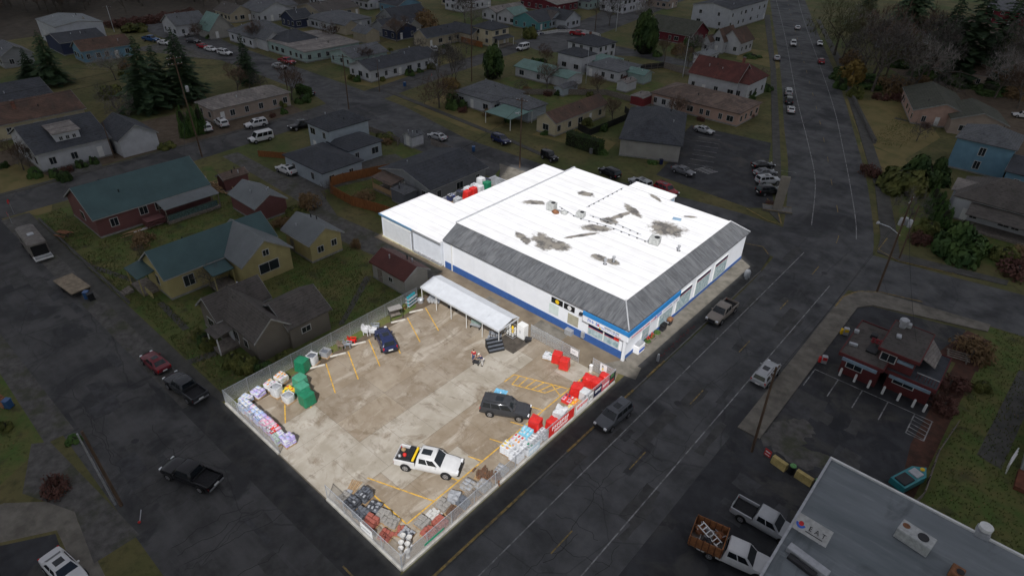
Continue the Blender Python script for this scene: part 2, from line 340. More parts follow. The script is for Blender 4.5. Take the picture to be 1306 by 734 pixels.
# kerbed pavements: real steps
g = MB(); g.prism([(0, -1.2), (1.2, -2.2), (2.25, -.6), (2.25, 66), (1.6, 71), (-.5, 73.2), (-3, 72), (-3, 68.2), (-1.55, 67.6), (-1.55, 35.2), (.3, 33), (.3, -.3)], 0, .10, 'wet_apron')
g.prism([(2.25, -.6), (2.4, -.6), (2.4, 66), (2.25, 66)], 0, .115, 'kerb_stone'); setting('pavement', g)
g = MB(); g.poly([(-1.5, 35.5), (.5, 34), (.7, 66), (-1.5, 67.4)], 'sidewalk', .104); g.poly([(-3.2, 32), (1.6, 33), (1.0, 35.2), (-1.4, 35)], 'sidewalk', .106); setting('pavement', g)
g = MB(); g.poly([(-52, 69), (-46.2, 63), (-46.2, 61.2), (-40.3, 61.2), (-40.3, 67.5), (-36, 68), (-24, 68), (-24, 69.5), (-40, 70)], 'sidewalk', .02); g.poly([(-33, 68.5), (-28, 68.2), (-3, 71.6), (-2, 68), (-33, 67.6)], 'sidewalk', .0245); g.poly([(-50, 67), (-46.4, 62.6), (-46.4, 59), (-48, 62)], 'lawn', .026); setting('pavement', g)
g = MB(); g.poly([(-31, 31), (0, 31), (-1.4, 36), (-33, 36), (-46, 35.2), (-46, 33.6), (-31, 34)], 'passage_concrete', .05); g.poly([(-22, 31.8), (-20, 31.8), (-20, 34), (-22, 34)], 'sidewalk', .054); g.poly([(-13.5, 32), (-9, 32), (-9, 34.6), (-13.5, 34.6)], 'sidewalk', .054); setting('passage', g)
g = MB(); g.prism([(13.4, 34), (15.8, 34), (15.8, 66), (17.2, 68), (30, 72), (30, 74), (17, 72), (14.6, 70.4), (13.4, 67)], 0, .12, 'sidewalk')
setting('pavement', g)
g = MB(); g.prism([(13.3, 84), (12.2, 90), (5.8, 110), (-8, 145), (-32, 204), (-62, 272), (-60.4, 272), (-30, 205), (-6, 146), (7.8, 111), (14.5, 91), (16, 86), (30, 88.6), (30, 87), (16.6, 83.6)], 0, .12, 'old_sidewalk'); setting('pavement', g)
g = MB(); g.prism([(-1.6, 83), (-11, 107), (-21.6, 132.5), (-42, 181), (-79, 266), (-81, 265), (-43.4, 180.4), (-23.1, 131.9), (-12.4, 106.4), (-4.2, 88), (-5, 86)], 0, .12, 'old_sidewalk'); setting('pavement', g)
g = MB(); g.prism([(-105, 83.5), (-60, 79.5), (-46, 77.4), (-46, 78.6), (-60, 80.8), (-104, 85)], 0, .06, 'old_sidewalk'); g.prism([(-107.5, 83), (-109, 108), (-107.8, 108), (-106.3, 83)], 0, .06, 'old_sidewalk'); g.prism([(-103, -2), (-104.5, 60), (-103.4, 60), (-102, -2)], 0, .06, 'old_sidewalk'); setting('pavement', g)
# car parks
g = MB(); g.poly([(13.4, -60), (13.4, 34), (15.8, 34), (15.8, 66), (17.2, 67.9), (27.8, 70.6), (27.9, 44), (28.6, 36), (28.6, -60)], 'asphalt_lot', .004); g.poly([(28, 31.4), (45, 31.4), (45, -60), (28, -60)], 'asphalt_lot', .0045); setting('car_park', g)
g = MB(); g.poly([(-27, 86), (-8, 84.8), (-4.6, 88), (-13.2, 106), (-18, 119), (-36, 117), (-34, 108), (-29, 96)], 'asphalt_lot', .02); setting('car_park', g)
rs = random.Random(14)
g = MB()
for k, (cx, cy, rx, ry) in enumerate(((17.6, 36, 2.2, 2.8), (19.6, 34.6, 2.4, 1.7), (18.4, 38.4, 1.4, 1.6), (21.6, 35.6, 1.2, 1.0))): g.poly([(cx+rx*math.cos(.2618*i)*rs.uniform(.7, 1.15), cy+ry*math.sin(.2618*i)*rs.uniform(.7, 1.15)) for i in range(24)], 'gravel', .0075+k*.0004)
setting('car_park', g)
# lawns and beds
g = MB()
g.poly([(-73, .6), (-31, .6), (-29, 2), (-28.8, 26), (-31, 31), (-45, 29), (-53, 28.8), (-58, 31), (-73, 26)], 'lawn', .003)
g.poly([(-90, .8), (-73, .6), (-73, 26), (-90, 30)], 'lawn', .0032); g.poly([(-65.5, 38), (-50, 38), (-46.4, 41), (-46.4, 46), (-65, 50)], 'lawn', .003)
g.poly([(-72, 57), (-62, 56), (-61, 62), (-73, 62)], 'lawn', .003); g.poly([(-66, 118), (-52, 122), (-53, 140), (-68, 146)], 'lawn', .003); g.poly([(-90, 96), (-66, 96), (-66, 118), (-92, 118)], 'lawn', .0032)
g.poly([(29, 33), (60, 33), (60, 76), (30, 73.5)], 'lawn', .003); g.poly([(-70, -26), (-33, -20), (-36, -14.6), (-90, -13.8), (-90, -26)], 'lawn', .003); g.poly([(14, 91), (34, 92), (34, 102), (10, 112)], 'lawn', .0035)
setting('lawn', g, 'structure')
g = MB(); g.poly([(-4, 135), (6, 130), (8.5, 150), (-3, 176), (-17, 165)], 'dry_lawn', .003); g.poly([(7, 112), (12, 118), (6, 130), (-4, 134), (1, 122)], 'dry_lawn', .0036); g.poly([(-58, 86), (-40, 88), (-42, 95), (-58, 96)], 'dry_lawn', .003)
g.poly([(-123, 80.6), (-107, 84), (-108, 118), (-124, 118)], 'dry_lawn', .003); g.poly([(-87, 2), (-110, -6), (-116, 6), (-103, 8)], 'dry_lawn', .0028); g.poly([(-90, 80), (-66, 78), (-66, 92), (-92, 92)], 'dry_lawn', .0028); g.poly([(-46, 205), (-42, 182), (-56, 184), (-62, 200)], 'dry_lawn', .0028)
setting('dry_lawn', g)
g = MB(); g.poly([(27.6, 44), (28.4, 36.4), (29.6, 36.6), (30, 52), (30.5, 66), (28.4, 66)], 'bark_bed', .007); g.poly([(26, 62), (30.6, 62), (30.6, 70), (28, 70.6)], 'bark_bed', .0072); setting('planting_bed', g)
mat('forest_floor', (.05, .042, .032), .95, scale=.4, c2=(.085, .07, .052), bump=.5, bscale=4)
g = MB(); g.poly([(-104, -4), (-104, 60), (-122, 62), (-125, -6)], 'dirt', .0025); g.poly([(14, 175), (-24, 215), (-20, 330), (120, 330), (120, 120), (36, 120), (16, 160)], 'dirt', .0025); g.poly([(-222, -20), (-228, 66), (-222, 100), (-216, 150), (-230, 210), (-900, 500), (-900, -200), (-230, -80)], 'forest_floor', .0022); g.poly([(-190, 56), (-196, 84), (-170, 80), (-160, 69)], 'gravel', .003); g.poly([(-96, 14), (-112, 18), (-112, 12), (-96, 8)], 'gravel', .003); setting('dirt', g)
g = MB(); g.poly([(-56.4, 4.1), (-73, -1), (-73, -.2), (-56.4, 4.9)], 'old_sidewalk', .006); g.poly([(-44, 2.8), (-44, 3.6), (-52, 4), (-52, 3.2)], 'old_sidewalk', .006); g.poly([(-38.4, .4), (-37.4, .4), (-36.2, 4.6), (-37.4, 4.8)], 'old_sidewalk', .006)
g.poly([(-31, 17), (-31.2, 16.2), (-38, 25.6), (-37.4, 26.4)], 'old_sidewalk', .006); g.poly([(-3, 157), (5, 157), (5, 158.2), (-3, 158.6)], 'old_sidewalk', .006); g.poly([(33, 47), (35.2, 46.5), (36.4, 66), (34.2, 66)], 'old_sidewalk', .006); setting('path', g)

# repairs, manholes and cracks in the carriageways
rs = random.Random(12); g = MB(); mat('asphalt_patch', (.055, .055, .057), .8, scale=.8, var=.3); mat('asphalt_pale', (.066, .065, .063), .9, scale=.8, var=.25); mat('crack_seal', (.016, .016, .017), .6)
def ragged(cx, cy, rx, ry, m_, z):
    p = []
    for (a, c), (d, e) in zip(((-1, -1), (1, -1), (1, 1), (-1, 1)), ((1, -1), (1, 1), (-1, 1), (-1, -1))):
        for t in (0, .33, .66): p.append((cx+rx*(a+(d-a)*t)+rs.gauss(0, .07), cy+ry*(c+(e-c)*t)+rs.gauss(0, .07)))
    g.poly(p, m_, z)
for k in range(20): ragged(rs.uniform(3, 12.8), rs.uniform(-12, 78), rs.uniform(.3, .8), rs.uniform(.8, 3.4), rs.choice(('asphalt_patch', 'asphalt_pale', 'asphalt_pale')), .0085+k*.0001)
for k in range(26): ragged(rs.uniform(-75, -4), rs.uniform(-11.6, -4), rs.uniform(.8, 3.5), rs.uniform(.3, 1.2), rs.choice(('asphalt_patch', 'asphalt_pale', 'asphalt_pale')), .0085+k*.0001)
for k in range(20): ragged(rs.uniform(16.5, 27), rs.uniform(20, 45), rs.uniform(.4, 1.8), rs.uniform(.4, 1.6), rs.choice(('asphalt_patch', 'asphalt_pale')), .006+k*.00006)
for k in range(16): ragged(rs.uniform(-100, -20), rs.uniform(66, 73), rs.uniform(.8, 3), rs.uniform(.4, 1.2), rs.choice(('asphalt_patch', 'asphalt_pale')), .0165+k*.0001)
setting('road_repair', g)
g = MB()
def crackline(x, y, dx, dy, n, w):
    p = [(x, y)]
    for i in range(n): p.append((p[-1][0]+dx+rs.gauss(0, .16), p[-1][1]+dy+rs.gauss(0, .16)))
    strip(g, p, w, 'crack_seal', .0118)
for k in range(15): crackline(rs.uniform(2.6, 7), rs.uniform(-8, 76), rs.uniform(.3, .5), rs.uniform(-.1, .1), rs.randrange(8, 18), rs.uniform(.03, .06))
for k in range(7): crackline(rs.uniform(3, 12.6), rs.uniform(-8, 55), 0, rs.uniform(.4, .6), rs.randrange(12, 34), rs.uniform(.03, .055))
for k in range(9): crackline(rs.uniform(-80, -6), -11.6, 0, .42, 17, rs.uniform(.03, .06))
for k in range(6): crackline(rs.uniform(-80, -30), rs.uniform(-11, -5), .5, 0, rs.randrange(14, 40), rs.uniform(.03, .055))
setting('road_crack', g)
g = MB()
for x, y in ((7.0, 33), (9.4, 72), (3.6, -5), (-30, -8.6), (-58, -6.4), (6.2, 90), (-40, 68), (20, 78)): g.lathe([(.33, .0), (.33, .0165)], 'dark_grille', 18, (x, y, 0.004)); g.lathe([(.42, .0), (.42, .0155)], 'asphalt_pale', 18, (x, y, .003))
setting('manhole_cover', g)
# road markings
g = MB()
W1 = [(4.95, -90), (4.95, 76)]; W2 = [(11.15, -90), (11.15, 69)]
strip(g, W1, .12, 'road_white', .014); strip(g, W2, .12, 'road_white', .014)
strip(g, smooth_line([(2.5, 86.1), (-3.7, 105.4), (-12.6, 126), (-28, 160), (-62.2, 238.6), (-110, 345)]), .14, 'road_white', .014)
strip(g, smooth_line([(9.6, 86.2), (6.2, 96.5), (-5.3, 126.7), (-21.5, 166.8), (-65.7, 268.2), (-98, 345)]), .14, 'road_white', .014)
setting('road_marking', g)
g = MB(); CLN = smooth_line([(8.05, -80), (8.05, 30), (8.05, 76), (5.6, 90), (-1.2, 107), (-9, 126.4), (-24.8, 163.5), (-64, 253), (-104, 345)])
dashes(g, CLN, .13, 'road_yellow', .0142, 3.0, 9.2, 4.0); setting('road_marking', g)
g = MB()
for a, b in ((-1.0, 13), (19.2, 24.5), (28.3, 31.4), (34.3, 38.2)): g.box(2.2, a, .1, 2.43, b, .118, 'road_yellow')
for pts in ([(1.2, 71.4), (-.4, 73.1), (-3, 72.1), (-9, 71)], [(-1.4, 82.9), (-3.8, 87.4), (-7, 90.6)], [(-8, 84.2), (-3.4, 82.3), (-1.2, 82.6)], [(13.5, 64), (13.5, 67.4), (14.6, 70.2), (17, 72.2), (22, 73.6)], [(13.2, 90), (13.2, 85), (16.4, 83.3), (24, 85.2)]):
    strip(g, pts, .2, 'road_yellow', .124)
strip(g, [(-3.9, -3.0), (-1, -3.05), (.8, -2.9)], .16, 'road_yellow', .016)
setting('kerb_marking', g)
g = MB(); g.poly([(-31, -3.6), (1.4, -3.4), (1.2, -2.0), (0, -.1), (-28.5, -.1), (-31, -.4)], 'wet_apron', .0125); setting('verge', g)
g = MB()
strip(g, [(16.1, 49.15), (28.6, 49.15)], .12, 'road_white', .0085)
for x in (16.1, 18.75, 21.4, 24.1, 26.8, 28.5): strip(g, [(x, 45.4), (x, 49.1)], .12, 'road_white', .0088)
strip(g, [(26.8, 45.4), (28.5, 45.4)], .12, 'road_white', .0085)
for k in range(5): strip(g, [(26.8, 45.9+k*.7), (28.5, 45.6+k*.7)], .12, 'road_white', .0092)
for k in range(8): strip(g, [(-25.2+k*-1.0, 95.5+k*2.6), (-20.8+k*-1.0, 97.2+k*2.6)], .12, 'road_white', .024)
for k in range(6): strip(g, [(-22.9+k*.55, 93.6-k*.05), (-21.9+k*.55, 96.3-k*.05)], .3, 'road_white', .024)
strip(g, [(-3.1-9.2, 104.6), (-3.1-4.6, 106.4)], .12, 'road_white', .024)
setting('parking_marking', g)
g = MB()
for k in range(14):                      # faded red lettering sprayed on the pavement
    y = 38.6+k*.62; x = 1.75+.1*math.sin(k*2.1); g.box(x-.28, y, .102, x-.18, y+.34, .105, 'sign_red'); g.box(x-.18, y+(.0 if k % 2 else .24), .102, x+.05, y+(.09 if k % 2 else .34), .105, 'sign_red')
MATS_RED = mat('faded_red', (.12, .03, .028), .9, var=.4, scale=3)
for i in range(len(g.mats)): g.mats[i] = MATS_RED
setting('pavement_marking', g)

# the storage lot: base with joints, slabs of different wear, painted stalls
LZ = .06
g = MB(); g.prism([(.15, -.1), (.15, 31), (-28.5, 31), (-28.5, -.1)], 0, .05, 'lot_joint')
xs = [-28.3, -26.3, -21.4, -17.5, -13.7, -9.2, -6.2, -3.1, .1]
rs = random.Random(3)
for i in range(1, len(xs)-1):
    x0, x1 = xs[i], xs[i+1]; y = 0 if i != 1 else 0
    while y < 31:
        st = {1: 6.1, 2: 6.2, 3: 6.2, 4: 3.1, 5: 5.2, 6: 3.1, 7: 6.0}[i]; y2 = min(31, y+st)
        if 31-y2 < 1: y2 = 31
        ch = {1: [2, 2, 2, 0], 2: [0, 0, 3, 0], 3: [0, 3, 0], 4: [1, 1, 0, 1], 5: [2, 2, 1, 2], 6: [2, 2, 1, 2, 3], 7: [2, 2, 3]}[i]
        k = rs.choice(ch)
        if i == 3 and y < 6: k = 1
        if i == 2 and y < 5: k = 1
        gp = .011
        g.poly([(x0+gp, y+gp), (x1-gp, y+gp), (x1-gp, y2-gp), (x0+gp, y2-gp)], CONC[k], LZ); y = y2
g.poly([(-28.3, 0), (-26.32, 0), (-26.32, 31), (-28.3, 31)], 'dirt', LZ)
setting('parking_lot', g)
g = MB(); g.poly([(-28.35, .1), (-27.0, .4), (-26.9, 5), (-27.5, 9), (-27.1, 14), (-27.3, 19), (-26.9, 23), (-27.2, 25.6), (-28.35, 26.4)], 'lawn', LZ+.004); setting('grass_strip', g)
g = MB(); g.poly([(-14.8, 27), (-11.6, 27), (-11.6, 30.4), (-14.8, 30.4)], mat('rubber_mat', (.07, .06, .05), .9, var=.3, scale=1.5), LZ+.004); setting('ground_patch', g)
g = MB(); z = LZ+.005
for k in range(8):
    y = 4.85+3.06*k; strip(g, [(-26.2 if k else -25, y), (-21.35, y-2.2)], .13, 'yellow_paint', z)
strip(g, [(-3.05, 3.2), (-3.05, 30.6)], .13, 'yellow_paint', z); strip(g, [(-9.6, 3.95), (-3.1, 6.35)], .13, 'yellow_paint', z+.002); strip(g, [(-8.0, 3.12), (-3.1, 3.12)], .13, 'yellow_paint', z+.001)
for y in (9.5, 12.7, 15.8, 19.0, 22.1): strip(g, [(-4.5, y-.5), (-3.1, y)], .12, 'yellow_paint', z+.002)
A_, B_ = (-9.1, 24.3), (-3.2, 26.6); D_, E_ = (-8.2, 22.9), (-4.6, 24.35)
strip(g, [A_, B_], .12, 'yellow_paint', z+.002); strip(g, [D_, E_], .12, 'yellow_paint', z+.002); strip(g, [(-9.1, 24.3), (-9.1, 22.6)], .12, 'yellow_paint', z+.003)
for k in range(6):
    t = k/5; strip(g, [(A_[0]+.6+t*4.6, A_[1]+.25+t*1.8), (D_[0]+t*3.6, D_[1]+t*1.45)], .12, 'yellow_paint', z+.0035)
strip(g, [(-5.1, 26.0), (-3.1, 25.1)], .12, 'yellow_paint', z+.0037)
setting('parking_marking', g)
g = MB(); g.box(-8.9, 20.3, LZ, -7.5, 21.6, LZ+.006, mat('access_blue', (.16, .42, .62), .7, var=.2, scale=4), .38)
g.box(-8.25, 20.8, LZ+.004, -8.15, 21.2, LZ+.009, 'sign_white', .38); g.box(-8.3, 20.75, LZ+.004, -8.0, 20.83, LZ+.0095, 'sign_white', .38); setting('parking_marking', g)

# added unseen slab blocking the sun, hole shaped to light only lot and shop
GAP = [(.3, -.2), (.3, 31.3), (.75, 34), (.75, 66.5), (-1.0, 67.7), (-3.8, 71), (-7.2, 71), (-14.2, 71), (-17.4, 73.8), (-25, 73.8), (-25.2, 71), (-35.4, 71), (-42.2, 70.3), (-44, 71.6), (-50, 70.5), (-47, 64), (-47, 48.5), (-47.7, 47.5), (-47.7, 37.4), (-45.5, 34.2), (-31, 34.2), (-28.9, 30.8), (-28.9, -.2)]
def sun_blocker():
    z0 = 88.0; th = 10.0; c = sd/sd.z
    off = lambda p, z: (p[0]+c.x*z, p[1]+c.y*z, z)
    outer = []; n = 72
    for i in range(n):
        a = 2*math.pi*i/n; r = 640+60*mnoise.noise(Vector((math.cos(a)*3, math.sin(a)*3, 5.)))+25*mnoise.noise(Vector((math.cos(a)*12, math.sin(a)*12, 1.)))
        outer.append((-60+r*math.cos(a), 60+r*math.sin(a)))
    mm = bpy.data.materials.new('sun_blocker_translucent'); mm.use_nodes = True; N = mm.node_tree.nodes; L = mm.node_tree.links; N.remove(N['Principled BSDF'])
    t = N.new('ShaderNodeBsdfTranslucent'); t.inputs[0].default_value = (BLOCKER_T, BLOCKER_T*1.0, BLOCKER_T*1.03, 1); d = N.new('ShaderNodeBsdfDiffuse'); d.inputs[0].default_value = (.35, .35, .36, 1)
    ad = N.new('ShaderNodeAddShader'); L.new(t.outputs[0], ad.inputs[0]); L.new(d.outputs[0], ad.inputs[1]); L.new(ad.outputs[0], N['Material Output'].inputs[0])
    MATS['sun_blocker_translucent'] = mm
    mb = MB(); bot_h = [off(p, z0) for p in GAP]; top_h = [off(p, z0+th) for p in GAP]
    for zz, hole, up in ((z0, bot_h, False), (z0+th, top_h, True)):
        o = [(x*(.985 if up else 1), y*(.985 if up else 1), zz) for x, y in outer]
        tris = geometry.tessellate_polygon([[Vector(p) for p in o], [Vector(p) for p in hole]])
        vs = o+hole
        mb.add(vs, [t if up else t[::-1] for t in tris], mm)
    n2 = len(outer); k = len(GAP)
    mb.add([(x, y, z0) for x, y in outer]+[(x*.985, y*.985, z0+th) for x, y in outer], [(i, (i+1) % n2, n2+(i+1) % n2, n2+i) for i in range(n2)], mm)
    mb.add(bot_h+top_h, [(i, (i+1) % k, k+(i+1) % k, k+i) for i in range(k)], mm)
    o = setting('sun_blocker_slab', mb)
BLOCKER_T = .475
sun_blocker()
# ------------------------------------------------------------------ houses
mat('trim_dull', (.30, .30, .29), .7, var=.15, scale=2); mat('frame_white', (.46, .46, .45), .6, var=.1)
def wave_dark(mm):
    N = mm.node_tree.nodes; L = mm.node_tree.links; tc = N.new('ShaderNodeTexCoord'); w = N.new('ShaderNodeTexWave'); w.bands_direction = 'Z'; w.wave_profile = 'SAW'; w.inputs['Scale'].default_value = 1.6; w.inputs['Distortion'].default_value = .4; L.new(tc.outputs['Object'], w.inputs['Vector'])
    mr = N.new('ShaderNodeMapRange'); mr.inputs[1].default_value = .7; mr.inputs[2].default_value = 1.; L.new(w.outputs['Fac'], mr.inputs[0]); mulmix(mm, mr.outputs[0], (.03, .03, .03), .45)
def roofm(name, c, axis=None, rough=.9, var=.2, c2=None, metal=False):
    if name in MATS: return MATS[name]
    if metal:
        mm = mat(name, c, .55, var=var, scale=.35); wave_bump(mm, axis, 3.2, .6, 'SIN'); return mm
    mm = mat(name, c, rough, var=var, scale=.5, c2=c2, bump=.5, bscale=7, detail=8, lo=.3, hi=.7)
    mulmix(mm, noise_fac(mm, 2.2, .5, .7, (1, 1, 3), 4), tuple(v*.5 for v in c), .75)
    mulmix(mm, noise_fac(mm, .3, .5, .66, (1, 1, .4), 8, .5, .7), tuple(v*1.55 for v in c), .6); mulmix(mm, noise_fac(mm, .9, .56, .7, (1, 1, .25), 6, .2, .7), (.035, .036, .03), .6); wave_dark(mm); return mm
roofm('shingle_brown', (.075, .066, .06), c2=(.125, .112, .10)); roofm('shingle_grey', (.10, .105, .112), c2=(.155, .16, .168)); roofm('shingle_dark', (.042, .046, .054), c2=(.078, .082, .092))
roofm('shingle_rust', (.12, .07, .05), c2=(.075, .055, .045)); roofm('shingle_tan', (.17, .12, .095), c2=(.10, .078, .066)); roofm('shingle_red', (.12, .04, .034), c2=(.085, .034, .03)); roofm('shingle_moss', (.055, .058, .042), c2=(.095, .098, .08)); roofm('shingle_pale', (.24, .215, .195), c2=(.17, .155, .145))
for ax in 'XY':
    roofm('metal_teal_'+ax, (.058, .108, .112), ax, metal=True, var=.12); roofm('metal_pale_'+ax, (.17, .185, .19), ax, metal=True, var=.12); roofm('metal_maroon_'+ax, (.10, .028, .022), ax, metal=True, var=.2); roofm('metal_green_'+ax, (.14, .24, .21), ax, metal=True, var=.12)
def wallm(name, c, siding=True):
    if name in MATS: return MATS[name]
    mm = mat(name, c, .8, var=.08, scale=.8); mulmix(mm, noise_fac(mm, .8, .55, .8, (1, 1, .25), 5), tuple(v*.7 for v in c), .5)
    if siding: wave_bump(mm, 'Z', 3.0, .35)
    return mm
for n, c in dict(yellow=(.40, .34, .16), red=(.17, .075, .072), brown=(.17, .15, .125), white=(.50, .51, .53), cream=(.50, .44, .30), ltblue=(.36, .41, .45), skyblue=(.15, .28, .37), grey=(.26, .27, .28), navy=(.035, .045, .09), tan=(.36, .29, .24), pink=(.46, .31, .25), teal=(.10, .27, .28), maroon=(.14, .02, .03), barn_red=(.19, .03, .035), shed_grey=(.14, .15, .17), stucco=(.34, .33, .30), beige=(.40, .35, .26), drive_red=(.125, .03, .03), mint=(.34, .44, .42), pale_grey=(.45, .47, .50)).items(): wallm('wall_'+n, c)
def win_mesh(w, h):
    k = 'win%.1f_%.1f' % (w, h)
    if k not in WIN:
        a = MB(); a.box(-w/2-.1, -.05, -h/2-.1, w/2+.1, .0, h/2+.1, 'frame_white')
        p = MB(); p.box(-w/2, -.062, -h/2, -.03, -.052, h/2, 'house_glass'); p.box(.03, -.062, -h/2, w/2, -.052, h/2, 'house_glass')
        WIN[k] = (a.mesh('window'), p.mesh('pane'))
    return WIN[k]
WIN = {}
def window(root, x, y, z, face, w=1.0, h=1.2):
    """local wall position; face S E N W"""
    rz = {'S': 0, 'E': R(90), 'N': R(180), 'W': R(270)}[face]; a, p = win_mesh(w, h)
    dx, dy = {'S': (0, -.012), 'E': (.012, 0), 'N': (0, .012), 'W': (-.012, 0)}[face]
    o = obj('window', a, root, (x+dx, y+dy, z), rz); obj('pane', p, o); return o
def door(root, x, y, z, face, m='trim_white', w=.95, h=2.0):
    rz = {'S': 0, 'E': R(90), 'N': R(180), 'W': R(270)}[face]; a = MB(); a.box(-w/2, -.06, 0, w/2, -.012, h, m); o = a.build('door', root, (x, y, z), rz)
    b = MB(); b.box(w/2-.15, -.11, .95, w/2-.08, -.06, 1.03, 'metal_grey'); b.build('handle', o); return o
def gable(root, x0, y0, x1, y1, ev, rg, axis, wm, rm, ov=.4, t=.15, wz=0, fascia='trim_dull'):
    """one gabled volume in local coordinates; the outline given is the roof's"""
    if axis == 'y': a0, a1, u0, u1 = y0, y1, x0, x1
    else: a0, a1, u0, u1 = x0, x1, y0, y1
    mid = (u0+u1)/2; sl = (rg-ev)/((u1-u0)/2)
    w = MB(); i0, i1 = u0+ov, u1-ov; ez = ev+sl*ov-.02
    w.ext([(i0, wz), (i1, wz), (i1, ez), (mid, rg-.02), (i0, ez)], a0+ov, a1-ov, axis, wm); wall = w.build('wall', root)
    r = MB(); r.ext([(u0, ev), (mid, rg), (u1, ev), (u1, ev+t), (mid, rg+t), (u0, ev+t)], a0, a1, axis, rm)
    ro = r.build('roof', root)
    f = MB()
    for a in (a0-.04, a1): f = MB(); f.ext([(u0, ev-.1), (mid, rg-.1), (u1, ev-.1), (u1, ev+t-.02), (mid, rg+t-.02), (u0, ev+t-.02)], a, a+.04, axis, fascia); f.build('bargeboard', ro)
    return wall, ro
def hip(root, x0, y0, x1, y1, ev, rg, axis, wm, rm, ov=.45, t=.16, wz=0, inset=None):
    w = MB(); w.box(x0+ov, y0+ov, wz, x1-ov, y1-ov, ev+.02, wm); w.build('wall', root)
    d = min(x1-x0, y1-y0)/2 if inset is None else inset; cx, cy = (x0+x1)/2, (y0+y1)/2
    if axis == 'x': a, b = (x0+d, cy), (x1-d, cy)
    else: a, b = (cx, y0+d), (cx, y1-d)
    vs = [(x0, y0, ev-.02), (x1, y0, ev-.02), (x1, y1, ev-.02), (x0, y1, ev-.02), (x0, y0, ev+t), (x1, y0, ev+t), (x1, y1, ev+t), (x0, y1, ev+t), (*a, rg+t), (*b, rg+t)]
    fs = [(3, 2, 1, 0), (0, 1, 5, 4), (1, 2, 6, 5), (2, 3, 7, 6), (3, 0, 4, 7)]
    fs += [(4, 5, 9, 8), (5, 6, 9), (6, 7, 8, 9), (7, 4, 8)] if axis == 'x' else [(4, 5, 8), (5, 6, 9, 8), (6, 7, 9), (7, 4, 8, 9)]
    r = MB(); r.add(vs, fs, rm); return r.build('roof', root)
def auto_windows(root, x0, y0, x1, y1, ov, rows, faces, rs, gap=3.0, w=1.0, h=1.2, dr=True):
    x0 += ov; y0 += ov; x1 -= ov; y1 -= ov
    for f in faces:
        ln = (x1-x0) if f in 'SN' else (y1-y0); n = max(1, int(ln/gap)); dk = rs.randrange(n) if dr and f == faces[0] else -1
        for zi, z in enumerate(rows):
            for i in range(n):
                u = (i+.5)/n+rs.uniform(-.05, .05)*(n > 1); ww = w*rs.choice((.8, 1, 1, 1.5)) if ln > 3 else .7
                x = x0+u*(x1-x0); y = y0+u*(y1-y0)
                if f == 'S': p = (x, y0)
                elif f == 'N': p = (x, y1)
                elif f == 'E': p = (x1, y)
                else: p = (x0, y)
                if zi == 0 and i == dk: door(root, p[0], p[1], .25, f)
                else: window(root, p[0], p[1], z, f, round(ww, 1), h)
def house(label, rect, ev, rg, axis, wm, rm, kind='gable', rows=(1.6,), faces='SEN', cat='house', name='house', ov=.4, group=None, chim=None, gap=3.0, wsize=(1.0, 1.2), dr=True, seed=0, inset=None):
    x0, y0, x1, y1 = rect; cx, cy = (x0+x1)/2, (y0+y1)/2; root = thing(name, label, cat, (cx, cy, 0), group=group)
    a = (x0-cx, y0-cy, x1-cx, y1-cy)
    if kind == 'gable': gable(root, *a, ev, rg, axis, 'wall_'+wm, rm, ov)
    else: hip(root, *a, ev, rg, axis, 'wall_'+wm, rm, ov, inset=inset)
    f = MB(); f.box(a[0]+ov-.03, a[1]+ov-.03, 0, a[2]-ov+.03, a[3]-ov+.03, .3, mat('foundation', (.25, .245, .235), .9, var=.2)); f.build('foundation', root)
    if rows: auto_windows(root, *a, ov, rows, faces, random.Random(seed+int(x0*7)), gap, *wsize, dr=dr)
    rv = random.Random(int(x0*11+y0*3)); W2, D2 = (a[2]-a[0])/2, (a[3]-a[1])/2
    for k in range(rv.randrange(1, 4)):
        u, v = rv.uniform(.15, .6)*rv.choice((-1, 1)), rv.uniform(-.6, .6); x, y = (u*W2, v*D2) if axis == 'y' else (v*W2, u*D2)
        if kind == 'gable': z = rg-(rg-ev)*abs(u)
        else: z = min(ev+(rg-ev)*(1-abs(x)/W2)*W2/min(W2, D2), ev+(rg-ev)*(1-abs(y)/D2)*D2/min(W2, D2), rg)
        b = MB(); hh_ = rv.uniform(.25, .5); b.lathe([(.09, -.1), (.09, hh_+.15), (.13, hh_+.17), (.1, hh_+.25)], rv.choice(('metal_grey', 'dark_grille', 'galvanised')), 8); b.build('roof_vent', root, (x, y, z))
    if ev > 2.7 and kind == 'gable':
        for e_ in (-1, 1):
            b = MB()
            if axis == 'y': b.box(e_*W2-.05+.04*e_, a[1]+.02, ev-.06, e_*W2+.05+.04*e_, a[3]-.02, ev+.06, 'trim_dull')
            else: b.box(a[0]+.02, e_*D2-.05+.04*e_, ev-.06, a[2]-.02, e_*D2+.05+.04*e_, ev+.06, 'trim_dull')
            b.build('gutter', root)
    if chim:
        c = MB(); c.box(chim[0]-cx-.3, chim[1]-cy-.3, ev-.1, chim[0]-cx+.3, chim[1]-cy+.3, rg+.7, mat('brick_chimney', (.2, .09, .065), .9, var=.3, scale=4)); c.box(chim[0]-cx-.36, chim[1]-cy-.36, rg+.7, chim[0]-cx+.36, chim[1]-cy+.36, rg+.82, 'kerb_stone'); c.build('chimney', root)
    return root, cx, cy
